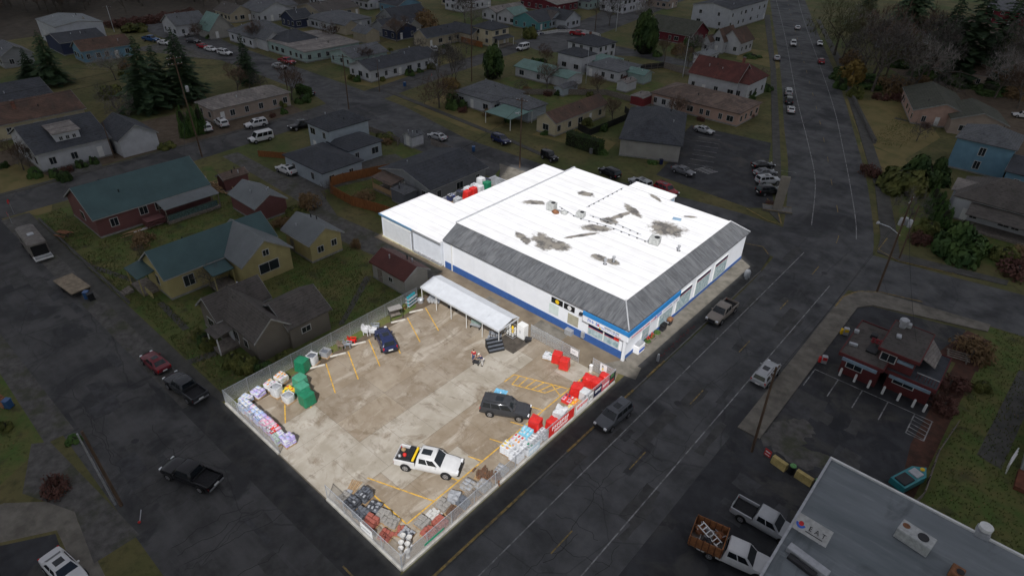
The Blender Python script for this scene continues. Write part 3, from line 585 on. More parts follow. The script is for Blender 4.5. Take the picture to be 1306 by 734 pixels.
def wing(h, rect, ev, rg, axis, wm, rm, kind='gable', rows=(), faces='SE', ov=.35, dr=False, gap=3., inset=None):
    root, cx, cy = h; a = (rect[0]-cx, rect[1]-cy, rect[2]-cx, rect[3]-cy)
    if kind == 'gable': gable(root, *a, ev, rg, axis, 'wall_'+wm, rm, ov)
    else: hip(root, *a, ev, rg, axis, 'wall_'+wm, rm, ov, inset=inset)
    if rows: auto_windows(root, *a, ov, rows, faces, random.Random(int(rect[0]*3)), gap, dr=dr)
def shedroof(h, rect, z_lo, z_hi, side, rm, posts=True, deck=True, name='porch', pm='trim_white'):
    """lean-to porch: side = where the low edge is"""
    root, cx, cy = h; x0, y0, x1, y1 = rect[0]-cx, rect[1]-cy, rect[2]-cx, rect[3]-cy
    z = {'E': lambda x, y: z_hi+(z_lo-z_hi)*(x-x0)/(x1-x0), 'W': lambda x, y: z_lo+(z_hi-z_lo)*(x-x0)/(x1-x0), 'S': lambda x, y: z_lo+(z_hi-z_lo)*(y-y0)/(y1-y0), 'N': lambda x, y: z_hi+(z_lo-z_hi)*(y-y0)/(y1-y0)}[side]
    r = MB(); c = [(x0, y0), (x1, y0), (x1, y1), (x0, y1)]
    r.add([(x, y, z(x, y)) for x, y in c]+[(x, y, z(x, y)+.1) for x, y in c], [(3, 2, 1, 0), (4, 5, 6, 7), (0, 1, 5, 4), (1, 2, 6, 5), (2, 3, 7, 6), (3, 0, 4, 7)], rm)
    p = r.build(name+'_roof', root)
    if deck: d = MB(); d.box(x0+.15, y0+.15, .02, x1-.15, y1-.15, .4, 'wood_grey'); d.build('deck', root)
    if posts:
        for (x, y) in c:
            x = min(max(x, x0+.2), x1-.2); y = min(max(y, y0+.2), y1-.2)
            q = MB(); q.box(x-.06, y-.06, 0, x+.06, y+.06, z(x, y)+.01, pm); q.build('post', root)
    return p

# near left block ------------------------------------------------------
h = house('L-shaped brown house with grey-brown roof just left of the fenced lot', (-43.4, 4.8, -38.3, 12.0), 3.0, 5.2, 'y', 'brown', 'shingle_brown', rows=(), faces='S')
wing(h, (-41.2, 5.6, -31.4, 10.7), 3.02, 5.22, 'x', 'brown', 'shingle_brown'); wing(h, (-37.9, 9.6, -30.9, 15.6), 2.95, 5.0, 'y', 'brown', 'shingle_brown')
root, cx, cy = h
window(root, -40.9-cx, 5.2-cy, 1.5, 'S', 1.5, 1.1); window(root, -36.4-cx, 5.95-cy, 1.6, 'S'); window(root, -34.2-cx, 5.95-cy, 1.6, 'S', .8, 1.0); window(root, -31.25-cx, 12.0-cy, 1.9, 'E', 1.1, .7); door(root, -37.6-cx, 5.95-cy, .3, 'S', 'wall_white')
shedroof(h, (-38.6, 3.4, -36.0, 6.2), 2.55, 2.95, 'S', 'shingle_brown', deck=True)
h = house('yellow house with teal metal roof and a front gable wing', (-58.3, 4.5, -51.0, 20.7), 3.3, 6.0, 'y', 'yellow', 'metal_teal_Y', rows=(), chim=None)
wing(h, (-55.4, 12.6, -46.6, 20.4), 3.32, 6.03, 'x', 'yellow', 'metal_pale_X'); root, cx, cy = h
window(root, -51.4-cx, 7.6-cy, 1.9, 'E', 1.3, 1.5); window(root, -46.95-cx, 16.6-cy, 1.9, 'E', 2.8, 1.4); window(root, -46.95-cx, 16.5-cy, 4.1, 'E', .8, .8); window(root, -54.5-cx, 4.9-cy, 1.9, 'S', 1., 1.3)
for k in range(3): window(root, -51.4-cx, 10.+k*.8-cy, 1.9, 'E', .6, 1.5) if k == 2 else None
shedroof(h, (-58.8, 2.6, -54.6, 5.0), 2.7, 3.1, 'S', 'metal_teal_Y', pm='wall_yellow'); shedroof(h, (-51.2, 9.6, -48.6, 12.6), 2.6, 3.1, 'E', 'metal_teal_X', pm='wall_yellow')
st = MB()
for k in range(4): st.box(-58.2-cx+.0, 2.4-cy-.35*(k+1), 0, -56.8-cx, 2.4-cy-.35*k, .4-.1*k, 'wood_grey')
st.build('steps', root)
for x in (-54.9, -54.3, -53.7, -53.1):
    b = MB(); b.box(x-cx, 3.2-cy, .4, x+.25-cx, 3.3-cy, 1.3, 'wall_yellow'); b.build('railing', root)
h = house('small yellow garage with pale metal gable roof behind the yellow house', (-53.0, 22.3, -45.8, 28.3), 3.0, 4.85, 'x', 'yellow', 'metal_pale_X', rows=(), cat='garage', name='garage'); root, cx, cy = h
window(root, -46.2-cx, 24.3-cy, 1.7, 'E', .9, .9); window(root, -46.2-cx, 26.6-cy, 1.9, 'E', .8, .9); door(root, -51-cx, 22.7-cy, .1, 'S', 'wood_grey')
h = house('long red house with big teal metal roof on the street corner', (-86.2, 4.7, -74.6, 22.8), 3.2, 6.5, 'y', 'red', 'metal_teal_Y', rows=(), chim=None); root, cx, cy = h
window(root, -75-cx, 7.5-cy, 1.9, 'E', 1.0, 1.2); window(root, -75-cx, 11.9-cy, 2.3, 'E', 1.1, 1.2); window(root, -75-cx, 14.2-cy, 2.3, 'E', .9, 1.2); window(root, -80.4-cx, 5.1-cy, 2, 'S', 1.2, 1.2)
shedroof(h, (-74.9, 13.8, -71.9, 22.7), 2.55, 3.15, 'E', 'metal_pale_X', pm='wood_grey')
for k in range(3): b = MB(); b.box(-74.6-cx, 11.0-cy+k*.05, .45+.35*k, -72.6-cx, 13.9-cy, .6+.35*k, 'wall_red'); b.build('ramp_rail', root)
b = MB(); b.box(-72.6-cx, 14.2-cy, .4, -72.5-cx, 22.3-cy, 1.3, mat('lattice_green', (.08, .13, .12), .9, var=.5, scale=6)); b.build('railing', root)
h = house('small red garden shed beside stacked firewood', (-79.4, 25.8, -76.6, 30.6), 2.2, 3.0, 'y', 'red', 'shingle_tan', rows=(), cat='shed', name='shed', ov=.2)
h = house('red shed with plain grey gable roof near the alley', (-70.6, 23.4, -62.4, 29.4), 2.5, 4.2, 'x', 'red', 'metal_pale_X', rows=(), cat='shed', name='shed', ov=.3)
h = house('low garage with maroon metal roof beside the white tent', (-37.2, 26.0, -29.8, 30.6), 2.45, 3.75, 'x', 'stucco', 'metal_maroon_X', rows=(), cat='garage', name='garage', ov=.3); root, cx, cy = h
window(root, -33-cx, 26.3-cy, 1.4, 'S', .7, .6); door(root, -35.3-cx, 26.3-cy, 0, 'S', 'wood_grey')
# middle block --------------------------------------------------------
h = house('two-storey pale blue house with dark hip roof at the crossing', (-84.2, 47.4, -76.4, 57.5), 5.5, 7.4, 'y', 'ltblue', 'shingle_dark', 'hip', rows=(1.6, 4.2), faces='S', inset=3.5)
wing(h, (-78.0, 47.6, -70.9, 56.0), 3.0, 4.6, 'y', 'ltblue', 'shingle_dark', 'hip', rows=(1.6,), faces='E'); wing(h, (-78.6, 38.4, -65.9, 47.4), 2.85, 4.4, 'x', 'ltblue', 'shingle_dark', 'hip', rows=(1.4,), faces='SE', gap=4)
h = house('low grey-roofed bungalow behind the wooden patio cover', (-61.2, 46.9, -47.6, 61.2), 2.8, 4.6, 'y', 'grey', 'shingle_dark', rows=(1.5,), faces='SE', gap=4)
h = house('dark grey hip-roofed garden shed inside the orange fence', (-54.1, 43.6, -50.3, 46.6), 2.2, 3.0, 'x', 'shed_grey', 'shingle_grey', 'hip', rows=(), cat='shed', name='shed', ov=.15)
h = house('tiny white storage shed with red lid box on the yard edge', (-72.6, 62.2, -69.8, 65.6), 2.2, 3.0, 'y', 'white', 'shingle_grey', rows=(1.2,), faces='S', cat='shed', name='shed', ov=.15, wsize=(.6, .8), dr=True)
p = thing('patio_cover', 'wooden patio cover with brown plank roof beside the grey bungalow', 'patio cover', (-57, 46.2, 0)); hh = (p, -57, 46.2)
shedroof(hh, (-60.0, 44.2, -54.6, 48.4), 2.4, 2.8, 'S', 'shingle_tan', deck=True, pm='wood_pale')
for yy in (44.4,): b = MB(); b.box(-59.8+57, yy-46.2, .45, -54.8+57, yy+.08-46.2, 1.3, 'wood_pale'); b.build('railing', p)
# left of the back street -----------------------------------------------
h = house('long white house with streaked dark roof and white dormer', (-122.6, 7.2, -107.4, 20.0), 3.4, 6.6, 'y', 'white', 'shingle_dark', rows=(1.7,), faces='ES', gap=3.4); root, cx, cy = h
wing(h, (-115, 20.0, -104.6, 27.6), 3.2, 5.6, 'x', 'white', 'shingle_dark')
b = MB(); b.box(-113.6-cx, 11.5-cy, 3.4, -109.2-cx, 15.6-cy, 5.7, 'wall_white'); d = b.build('dormer', root); b = MB(); b.add([(-115-cx, 11.2-cy, 6.3), (-108.9-cx, 11.2-cy, 5.72), (-108.9-cx, 15.9-cy, 5.72), (-115-cx, 15.9-cy, 6.3), (-115-cx, 11.2-cy, 6.42), (-108.9-cx, 11.2-cy, 5.84), (-108.9-cx, 15.9-cy, 5.84), (-115-cx, 15.9-cy, 6.42)], [(3, 2, 1, 0), (4, 5, 6, 7), (0, 1, 5, 4), (1, 2, 6, 5), (2, 3, 7, 6), (3, 0, 4, 7)], 'shingle_pale'); b.build('dormer_roof', d)
for k in range(3): window(root, -109.2-cx, 12.4+k*1.1-cy, 4.8, 'E', .5, .6)
h = house('cream house with brown roof at the left edge', (-143, 4, -129.8, 23.5), 3.1, 5.6, 'y', 'cream', 'shingle_rust', rows=(1.7,), faces='E', gap=2.6, chim=(-134, 12))
h = house('dark navy roofed building behind the cream house', (-158, 8, -143.6, 22), 3.5, 5.8, 'y', 'cream', 'shingle_dark', rows=(), ov=.4)
h = house('long beige house with pale hip roof left of the crossing', (-118.6, 41.4, -110.5, 60.8), 3.0, 4.6, 'y', 'tan', 'shingle_pale', 'hip', rows=(1.6,), faces='ES', gap=2.8)
# far left ------------------------------------------------------------
h = house('big white metal warehouse before the bare wood', (-219.6, 42, -203, 55.2), 6.0, 7.0, 'x', 'pale_grey', 'metal_pale_X', rows=(), cat='warehouse', name='warehouse', ov=.15); root, cx, cy = h
for k in range(4): b = MB(); b.box(-216.5+k*3.8-cx, 42.1-cy, .0, -214+k*3.8-cx, 42.18-cy, 3.6, 'wall_white'); b.build('roller_door', root)
h = house('long dark-roofed building in front of the white warehouse', (-207, 39.5, -194, 52), 3.4, 5.0, 'y', 'navy', 'shingle_dark', rows=(), ov=.3, cat='building', name='building')
h = house('sky blue cottage with brown roof by the yellow conifer', (-189, 40.4, -181, 54), 3.2, 5.4, 'y', 'skyblue', 'shingle_rust', rows=(1.7,), faces='ES', gap=2.4)
h = house('pale grey gambrel-roofed house by the red thicket', (-206, 73, -195.5, 84), 3.4, 6.2, 'y', 'white', 'shingle_grey', rows=(1.6,), faces='ES')
h = house('steep green-roofed cottage beside parked cars', (-194, 79, -185.5, 88), 2.4, 7.0, 'x', 'stucco', 'metal_green_X', rows=(1.4,), faces='E')
h = house('grey cross-gabled house behind the tall lone conifer', (-181, 82.5, -166, 97), 3.0, 6.2, 'y', 'white', 'shingle_grey', 'hip', rows=(1.6,), faces='ES', inset=5); wing(h, (-170, 84, -160.6, 90), 3.02, 5.2, 'x', 'white', 'shingle_grey', rows=(1.5,), faces='E')
h = house('mint house with dark hip roof beside the flat-roofed building', (-165, 86, -151.6, 98), 3.0, 5.6, 'y', 'mint', 'shingle_dark', 'hip', rows=(1.6,), faces='ES', inset=5)
h = house('wide flat-roofed pale building left of the white corner house', (-164, 84.5, -141, 104), 3.0, 3.3, 'y', 'mint', 'shingle_pale', rows=(1.5,), faces='ES', cat='building', name='building', ov=.3)
# around the crossing ----------------------------------------------------
h = house('long white corner house with dark roof facing the crossing', (-122.4, 85.4, -112.6, 110.2), 3.0, 4.7, 'y', 'white', 'shingle_dark', rows=(1.6,), faces='ES', gap=2.9)
h = house('green-grey house behind the white corner house', (-137.5, 90, -126.4, 103), 3.0, 4.7, 'y', 'mint', 'shingle_grey', rows=(1.6,), faces='ES')
h = house('small dark-roofed annexe behind the white corner house', (-127, 103.5, -118.8, 112), 2.6, 3.6, 'y', 'pale_grey', 'shingle_dark', rows=(), faces='S', cat='outbuilding', name='outbuilding')
h = house('beige gabled house with dark roof right of the round bare tree', (-138, 122, -131, 139), 3.0, 5.2, 'y', 'beige', 'shingle_dark', rows=(1.6,), faces='E', gap=3.4); wing(h, (-137, 136, -125, 144), 3.02, 5.0, 'x', 'beige', 'shingle_dark')
h = house('navy blue bungalow with white-trimmed front gable', (-153, 121.4, -145.2, 131), 3.0, 5.2, 'x', 'navy', 'shingle_brown', rows=(1.5,), faces='ES')
h = house('steep dark-gabled house behind the navy bungalow', (-168.4, 131.4, -157.6, 148), 3.0, 6.4, 'y', 'grey', 'shingle_dark', rows=(1.6,), faces='SE'); wing(h, (-159, 122, -152, 131), 3.0, 5.0, 'y', 'grey', 'shingle_dark')
h = house('small cream gabled garage left of the navy bungalow', (-155.6, 111.5, -148, 117.6), 3.0, 4.6, 'x', 'beige', 'shingle_grey', rows=(), cat='garage', name='garage')
h = house('pale house with wide grey hip roof in the far row', (-186, 113, -168, 130), 3.0, 5.2, 'y', 'pale_grey', 'shingle_grey', 'hip', rows=(1.6,), faces='ES'); wing(h, (-172, 114.4, -163, 120), 2.9, 4.4, 'x', 'beige', 'shingle_grey')
h = house('two-storey cream house with dark hip roof and porch', (-127.6, 138.5, -118.4, 147.4), 5.0, 7.0, 'y', 'cream', 'shingle_dark', 'hip', rows=(1.6, 4.0), faces='ES'); shedroof(h, (-118.6, 138.8, -115.8, 146.4), 2.5, 3.0, 'E', 'shingle_dark')
h = house('grey house with teal porch gable behind the white picket fence', (-136, 168, -123.4, 184), 3.0, 5.6, 'y', 'teal', 'shingle_dark', rows=(1.5,), faces='ES'); wing(h, (-130, 178, -119, 188), 3.02, 5.6, 'x', 'pale_grey', 'shingle_dark', rows=(1.6,), faces='E')
h = house('long low white house far behind the cream two-storey', (-153, 169.5, -145, 187), 3.0, 4.6, 'y', 'white', 'shingle_pale', rows=(1.6,), faces='ES', gap=2.6)
h = house('tall white house at the top of the far street', (-133, 219, -121, 237), 5.2, 8.0, 'y', 'white', 'shingle_grey', rows=(1.8, 4.4), faces='ES')
h = house('white green-roofed house at the far top edge', (-176, 172, -166, 190), 4.8, 7.4, 'y', 'white', 'metal_green_Y', rows=(1.8, 4.2), faces='ES')
h = house('blue-and-white porch house at the far top edge', (-190, 150, -178, 162), 3.2, 6.0, 'x', 'skyblue', 'shingle_dark', rows=(1.6,), faces='ES')
h = house('dark red roofed building in the far top row', (-160, 200, -140, 215), 3.2, 5.0, 'y', 'maroon', 'shingle_pale', rows=(1.6,), faces='ES', cat='building', name='building')
h = house('pale two-gabled house below the bare wood', (-212, 104, -198, 118), 3.4, 6.2, 'x', 'white', 'shingle_grey', rows=(1.6,), faces='ES')
h = house('brown-roofed bungalow below the bare wood', (-204, 122, -188, 140), 3.0, 5.0, 'y', 'beige', 'shingle_brown', rows=(1.6,), faces='ES')
EX = [((352, 12, 16, 10), 'y', 'white', 'shingle_grey', 'white house above the far bungalow row'), ((300, 22, 12, 9), 'x', 'beige', 'shingle_brown', 'small beige house behind the steep green cottage'), ((420, 4, 14, 10), 'y', 'pale_grey', 'shingle_dark', 'grey-walled house at the top edge left of the twig dome'), ((470, 6, 12, 10), 'x', 'white', 'shingle_moss', 'white mossy-roofed house at the top edge'), ((585, 4, 12, 10), 'x', 'cream', 'shingle_grey', 'cream house at the top edge behind the twig dome'), ((655, 26, 10, 9), 'y', 'white', 'metal_green_Y', 'white house with green roof beside the far bare tree'), ((745, 6, 12, 10), 'x', 'mint', 'shingle_dark', 'mint house at the top edge near the apartment block'), ((520, 42, 8, 7), 'x', 'stucco', 'shingle_dark', 'stucco cottage behind the navy bungalow'), ((700, 30, 8, 8), 'x', 'ltblue', 'shingle_brown', 'pale blue cottage behind the white picket fence'), ((20, 78, 10, 8), 'x', 'grey', 'shingle_grey', 'grey outbuilding behind the left conifers'), ((845, 6, 10, 9), 'x', 'tan', 'shingle_grey', 'tan house above the apartment block'), ((380, 30, 9, 8), 'y', 'navy', 'shingle_dark', 'dark blue cottage in the far row')]
for (px, py, w_, d_), ax_, wm_, rm_, lab_ in EX:
    x, y = at(px, py+3); house(lab_, (x-w_/2, y-d_/2, x+w_/2, y+d_/2), 3.0, 5.4, ax_, wm_, rm_, rows=(1.6,), faces='ES', gap=2.6)
# right of the crossing --------------------------------------------------
h = house('white house with navy hip roof and chimney beside the far street', (-95, 146.8, -83.4, 157.4), 4.5, 6.6, 'x', 'white', 'shingle_dark', 'hip', rows=(1.6, 3.6), faces='SE', chim=(-90, 152)); wing(h, (-88.6, 133.6, -79.4, 141), 4.4, 5.9, 'x', 'white', 'shingle_dark', 'hip', rows=(1.6,), faces='S')
shedroof(h, (-82, 139, -74, 147), 2.6, 3.0, 'S', 'metal_green_X', deck=False)
h = house('white round-walled house with pale roof beside the navy hip roof', (-78, 133, -66.6, 145), 2.9, 4.4, 'x', 'white', 'shingle_grey', 'hip', rows=(1.5,), faces='SE')
h = house('long white garage with green metal roof', (-91.5, 118.2, -79.2, 127), 2.6, 3.9, 'x', 'white', 'metal_green_Y', rows=(1.4,), faces='S', gap=5, dr=False, cat='garage', name='garage'); wing(h, (-80, 119.4, -73.6, 126.8), 2.4, 3.2, 'x', 'white', 'metal_green_Y')
h = house('white shed with green roof by the fenced garden', (-67, 137, -61, 142), 2.4, 3.4, 'x', 'mint', 'metal_green_Y', rows=(), cat='shed', name='shed')
h = house('grey-roofed cottage behind the bare street tree', (-85, 89, -72.6, 101), 3.0, 5.6, 'x', 'pale_grey', 'shingle_grey', 'hip', rows=(1.5,), faces='SE', inset=5)
h = house('blue-grey garage with hip roof and pale carport', (-72.4, 90.8, -63.0, 98), 2.9, 4.8, 'x', 'ltblue', 'shingle_grey', 'hip', rows=(), cat='garage', name='garage'); shedroof(h, (-70.4, 84.2, -62.6, 92), 2.5, 2.8, 'S', 'metal_green_X', deck=False)
h = house('cream bungalow with long dark brown roof', (-59.0, 88.0, -53.1, 108), 3.0, 4.7, 'y', 'cream', 'shingle_rust', rows=(1.6,), faces='ES', gap=3.2)
h = house('tan office with large dark hip roof and lettered wall', (-43.1, 90.4, -30.5, 111.8), 3.5, 6.6, 'y', 'stucco', 'shingle_dark', 'hip', rows=(), inset=7.2, cat='office', name='office'); root, cx, cy = h; root.rotation_euler.z = R(26)
# lettering on the office wall
def text_mesh(txt, size, m, extrude=.015):
    cu = bpy.data.curves.new('lettering', 'FONT'); cu.body = txt; cu.size = size; cu.extrude = extrude; cu.align_x = 'CENTER'; cu.align_y = 'CENTER'; cu.resolution_u = 2
    t = bpy.data.objects.new('tmp', cu); COL.objects.link(t); bpy.context.view_layer.update()
    me = bpy.data.meshes.new_from_object(t.evaluated_get(bpy.context.evaluated_depsgraph_get())); bpy.data.objects.remove(t); me.materials.clear(); me.materials.append(MATS[m]); return me
def lettering(root, txt, size, m, loc, rx=90, rz=0, name='lettering', sx=1.):
    o = obj(name, text_mesh(txt, size, m), root, loc); o.rotation_euler = (R(rx), 0, R(rz)); o.scale = (sx, 1, 1); return o
lettering(root, 'FBB', 1.1, 'black', (-36.6-cx, 90.83-cy, 2.55)); b = MB()
for k in range(2): b.box(-38.2-cx, 90.82-cy, 1.85-.35*k, -34.6-cx-.4*k, 90.845-cy, 2.0-.35*k, 'road_yellow')
b.build('sign_stripe', root)
h = house('pink brick ranch house with long brown roof', (-51.0, 123.0, -27.6, 135.6), 3.0, 5.1, 'x', 'pink', 'shingle_tan', 'hip', rows=(1.5,), faces='SE', gap=2.8); root, cx, cy = h
b = MB(); b.box(-49.8-cx, 123.38-cy, .1, -45-cx, 123.44-cy, 2.4, 'wall_white'); b.build('garage_door', root)
h = house('white hall with tall dark red roof', (-51, 141.6, -37, 151.4), 4.4, 8.2, 'x', 'white', 'shingle_red', rows=(1.9,), faces='S', gap=2.8, chim=(-40, 150)); wing(h, (-42.4, 142.6, -34.4, 155), 4.4, 8.0, 'x', 'white', 'shingle_red', 'hip', rows=(1.8,), faces='SE')
h = house('white gabled house with brown roof beside the modern block', (-67.2, 186.6, -62, 197), 3.5, 7.2, 'y', 'white', 'shingle_rust', rows=(1.8, 4.2), faces='S', gap=2.6); wing(h, (-65, 189, -57.4, 199.4), 3.5, 7.0, 'y', 'white', 'shingle_rust', rows=(1.7,), faces='ES', gap=2.5); wing(h, (-68.6, 183.8, -65.4, 188), 3.4, 5.2, 'y', 'white', 'shingle_rust', rows=(1.8,), faces='S')
h = house('white carport with flat roof beside the red-roofed hall', (-63.4, 168.6, -58.6, 177), 2.8, 3.1, 'y', 'white', 'metal_pale_Y', rows=(1.6,), faces='SE', cat='carport', name='carport', ov=.2, gap=2.)
h = house('dark house with mossy brown roof and red front', (-92.6, 189, -74.6, 202), 3.0, 6.8, 'x', 'maroon', 'shingle_moss', rows=(1.5,), faces='ES')
h = house('modern white apartment block with dark sloping roof', (-92.6, 222, -77, 256), 7.2, 8.6, 'y', 'pale_grey', 'shingle_dark', rows=(2.0, 5.2), faces='ES', gap=5.5, cat='apartment block', name='apartment_block', ov=.2)
h = house('red storage box with grey lid in the back garden', (-54.4, 119.6, -50.6, 124.8), 2.3, 2.5, 'y', 'barn_red', 'shingle_pale', rows=(), cat='shed', name='shed', ov=.1)
h = house('white garden shed beside the red storage box', (-63.6, 127.4, -60.4, 132.4), 2.3, 2.9, 'y', 'white', 'shingle_pale', rows=(), cat='shed', name='shed', ov=.12)
h = house('low blue-grey shed in the overgrown garden', (-73, 112.6, -69.8, 119), 1.9, 2.5, 'y', 'ltblue', 'shingle_grey', rows=(), cat='shed', name='shed', ov=.15)
# right side -----------------------------------------------------------
h = house('tan brick house with mossy green-grey roof on the right', (-3.4, 157, 8.8, 178), 3.2, 5.4, 'y', 'pink', 'shingle_moss', rows=(1.5,), faces='SW', gap=3.5); wing(h, (3.8, 153.4, 15.4, 166), 3.22, 5.3, 'y', 'tan', 'shingle_moss', rows=(1.5,), faces='S', gap=5)
h[0].rotation_euler.z = R(20)
h = house('two-storey sky blue house with grey hip roof', (12.8, 131.4, 23.2, 142.6), 6.0, 8.5, 'x', 'skyblue', 'shingle_grey', 'hip', rows=(1.7, 4.4), faces='WSE', gap=5., wsize=(1., 1.5)); wing(h, (22.8, 127, 31, 139), 3.2, 4.8, 'x', 'skyblue', 'shingle_dark', rows=(1.6,), faces='S')
h = house('white bungalow with grey-brown roof behind the clipped hedges', (18.2, 105.6, 36, 117), 3.9, 7.0, 'x', 'white', 'shingle_brown', 'hip', rows=(1.6,), faces='SW', gap=2.8); wing(h, (17.4, 108.6, 22, 113.6), 3.8, 5.2, 'x', 'white', 'shingle_pale', rows=(1.6,), faces='W'); shedroof(h, (21, 102.4, 36, 106.2), 2.6, 3.6, 'S', 'shingle_brown')
h = house('dark red two-storey house in the far right corner', (-12, 322, 6, 345), 5.2, 8, 'x', 'maroon', 'shingle_grey', rows=(1.8, 4.3), faces='SW')
h = house('white house with a wooden ramp at the right edge', (36.2, 47, 50, 62), 3.2, 5.6, 'y', 'white', 'shingle_grey', rows=(1.6,), faces='WS'); root, cx, cy = h
b = MB(); b.box(36.4-cx, 44.4-cy, .05, 40-cx, 47.2-cy, .5, mat('stained_deck', (.16, .06, .035), .9, var=.3)); b.build('deck', root)
for k in range(3): b = MB(); b.path([(35.6-cx, 46.2+k*.5-cy, 0), (35.5-cx, 46.2+k*.5-cy, 1.2), (35.8-cx, 48.2+k*.5-cy, 1.3)], .06, 'trim_white'); b.build('railing', root)
h = house('pale house glimpsed through the bare trees on the right', (-30, 236, -16, 252), 3.5, 6, 'x', 'pale_grey', 'shingle_grey', rows=(1.6,), faces='SW')
h = house('brown-roofed house hidden among the right-hand trees', (-6, 205, 8, 217), 3.2, 5.6, 'x', 'tan', 'shingle_tan', rows=(1.6,), faces='SW')

mat('drive_red_sign', (.30, .05, .06), .7, var=.2)
# the red drive-in -------------------------------------------------------
rt = thing('restaurant', 'dark red drive-in restaurant with stepped flat grey roofs', 'restaurant', (22.8, 54, 0)); cx, cy = 22.8, 54
def fl(x0, y0, x1, y1, z0, z1, wm, rm, par=.25, name='wall', oh=0.):
    b = MB(); b.box(x0-cx, y0-cy, z0, x1-cx, y1-cy, z1, wm); b.build(name, rt); y0 -= oh
    b = MB(); b.box(x0-.3-cx, y0-.3-cy, z1, x1+.3-cx, y1+.3-cy, z1+.12, rm); r = b.build('roof', rt)
    p = MB(); o = .34
    for a in ((x0-o, y0-o, x1+o, y0-o+.1), (x0-o, y1+o-.1, x1+o, y1+o), (x0-o, y0-o+.1, x0-o+.1, y1+o-.1), (x1+o-.1, y0-o+.1, x1+o, y1+o-.1)): p.box(a[0]-cx, a[1]-cy, z1-.18, a[2]-cx, a[3]-cy, z1+.12+par*.5, 'wall_drive_red')
    p.build('parapet', r)
fl(18.2, 50.6, 22.2, 56.5, 0, 3.75, 'wall_drive_red', 'shingle_brown', oh=1.7); fl(22.9, 51.4, 27.3, 56.9, 0, 3.1, 'wall_drive_red', 'shingle_dark', oh=1.2); fl(21.4, 50.5, 24.9, 56.7, 3.3, 5.35, 'wall_drive_red', 'shingle_brown', .1)
b = MB(); b.add([(25.25-cx, 52.6-cy, 4.6), (26.6-cx, 52.8-cy, 3.9), (26.6-cx, 56-cy, 3.9), (25.25-cx, 56.6-cy, 5.0), (25.25-cx, 52.6-cy, 4.7), (26.6-cx, 52.8-cy, 4.0), (26.6-cx, 56-cy, 4.0), (25.25-cx, 56.6-cy, 5.1)], [(3, 2, 1, 0), (4, 5, 6, 7), (0, 1, 5, 4), (1, 2, 6, 5), (2, 3, 7, 6), (3, 0, 4, 7)], 'shingle_pale'); b.build('awning', rt)
window(rt, 22.3-cx, 50.45-cy, 4.5, 'S', 1.4, .9)
for x, w_ in ((19.6, 1.6), (24.6, 2.0)): window(rt, x-cx, (50.55 if x < 22 else 51.35)-cy, 1.7, 'S', w_, 1.0)
for x0, x1, y, z in ((18.4, 22, 48.3, 3.3), (23.1, 27.2, 49.7, 2.65), (23.2, 24.8, 50.2, 4.5)): b = MB(); b.box(x0-cx, y-cy, z, x1-cx, y+.22-cy, z+.35, mat('awning_blue', (.20, .27, .33), .7, var=.2)); b.build('sign_board', rt)
b = MB(); b.box(19.6-cx, 53.9-cy, 3.88, 20.3-cx, 54.6-cy, 4.3, 'dark_grille'); b.build('roof_vent', rt); b = MB(); b.box(20.0-cx, 50.8-cy, 3.88, 21.1-cx, 52.4-cy, 4.1, 'black_plastic'); b.build('roof_vent', rt)
b = MB(); b.lathe([(.35, 5.47), (.35, 6), (.5, 6.1), (.5, 6.5), (.2, 6.7)], 'metal_grey', 10, (22-cx, 56-cy, 0)); b.build('exhaust_fan', rt)
b = MB()
for k in range(4): b.box(20.0-cx+k*.4, 53.0-cy+.1*k, 3.9, 20.25-cx+k*.4, 53.1-cy+.1*k, 4.55, 'drive_red_sign')
b.box(19.9-cx, 53-cy, 4.4, 21.3-cx, 53.1-cy, 4.52, 'drive_red_sign'); b.box(19.9-cx, 53-cy, 4.05, 21.3-cx, 53.1-cy, 4.15, 'drive_red_sign'); b.build('roof_sign', rt)
b = MB()
for k in range(7): b.box(25.4+k*.3-cx, 50.6-cy, 3.23, 25.45+k*.3-cx, 50.66-cy, 4.0, 'wall_drive_red')
b.box(25.3-cx, 50.58-cy, 4.0, 27.5-cx, 50.68-cy, 4.06, 'trim_dull'); b.build('railing', rt)

for px, py, w_, d_, h_, z_, lab in ((1092, 424, .5, .5, .4, 3.88, 'small grey roof box on the drive-in lower roof'), (1088, 440, .9, .4, .3, 3.88, 'long grey roof vent on the drive-in lower roof'), (1158, 417, .6, .6, .5, 5.48, 'square vent box on the drive-in upper roof'), (1146, 430, .5, .7, .3, 5.48, 'low vent box on the drive-in upper roof')):
    x, y = at(px, py, z_); t = thing('roof_box', lab, 'roof vent', (x, y, z_), .2); b = MB(); b.bbox(-w_/2, -d_/2, .05, w_/2, d_/2, h_, 'metal_grey', .04); b.build('casing', t); b = MB(); b.box(-w_/2+.1, -d_/2+.1, 0, w_/2-.1, d_/2-.1, .05, 'dark_grille'); b.build('kerb', t)

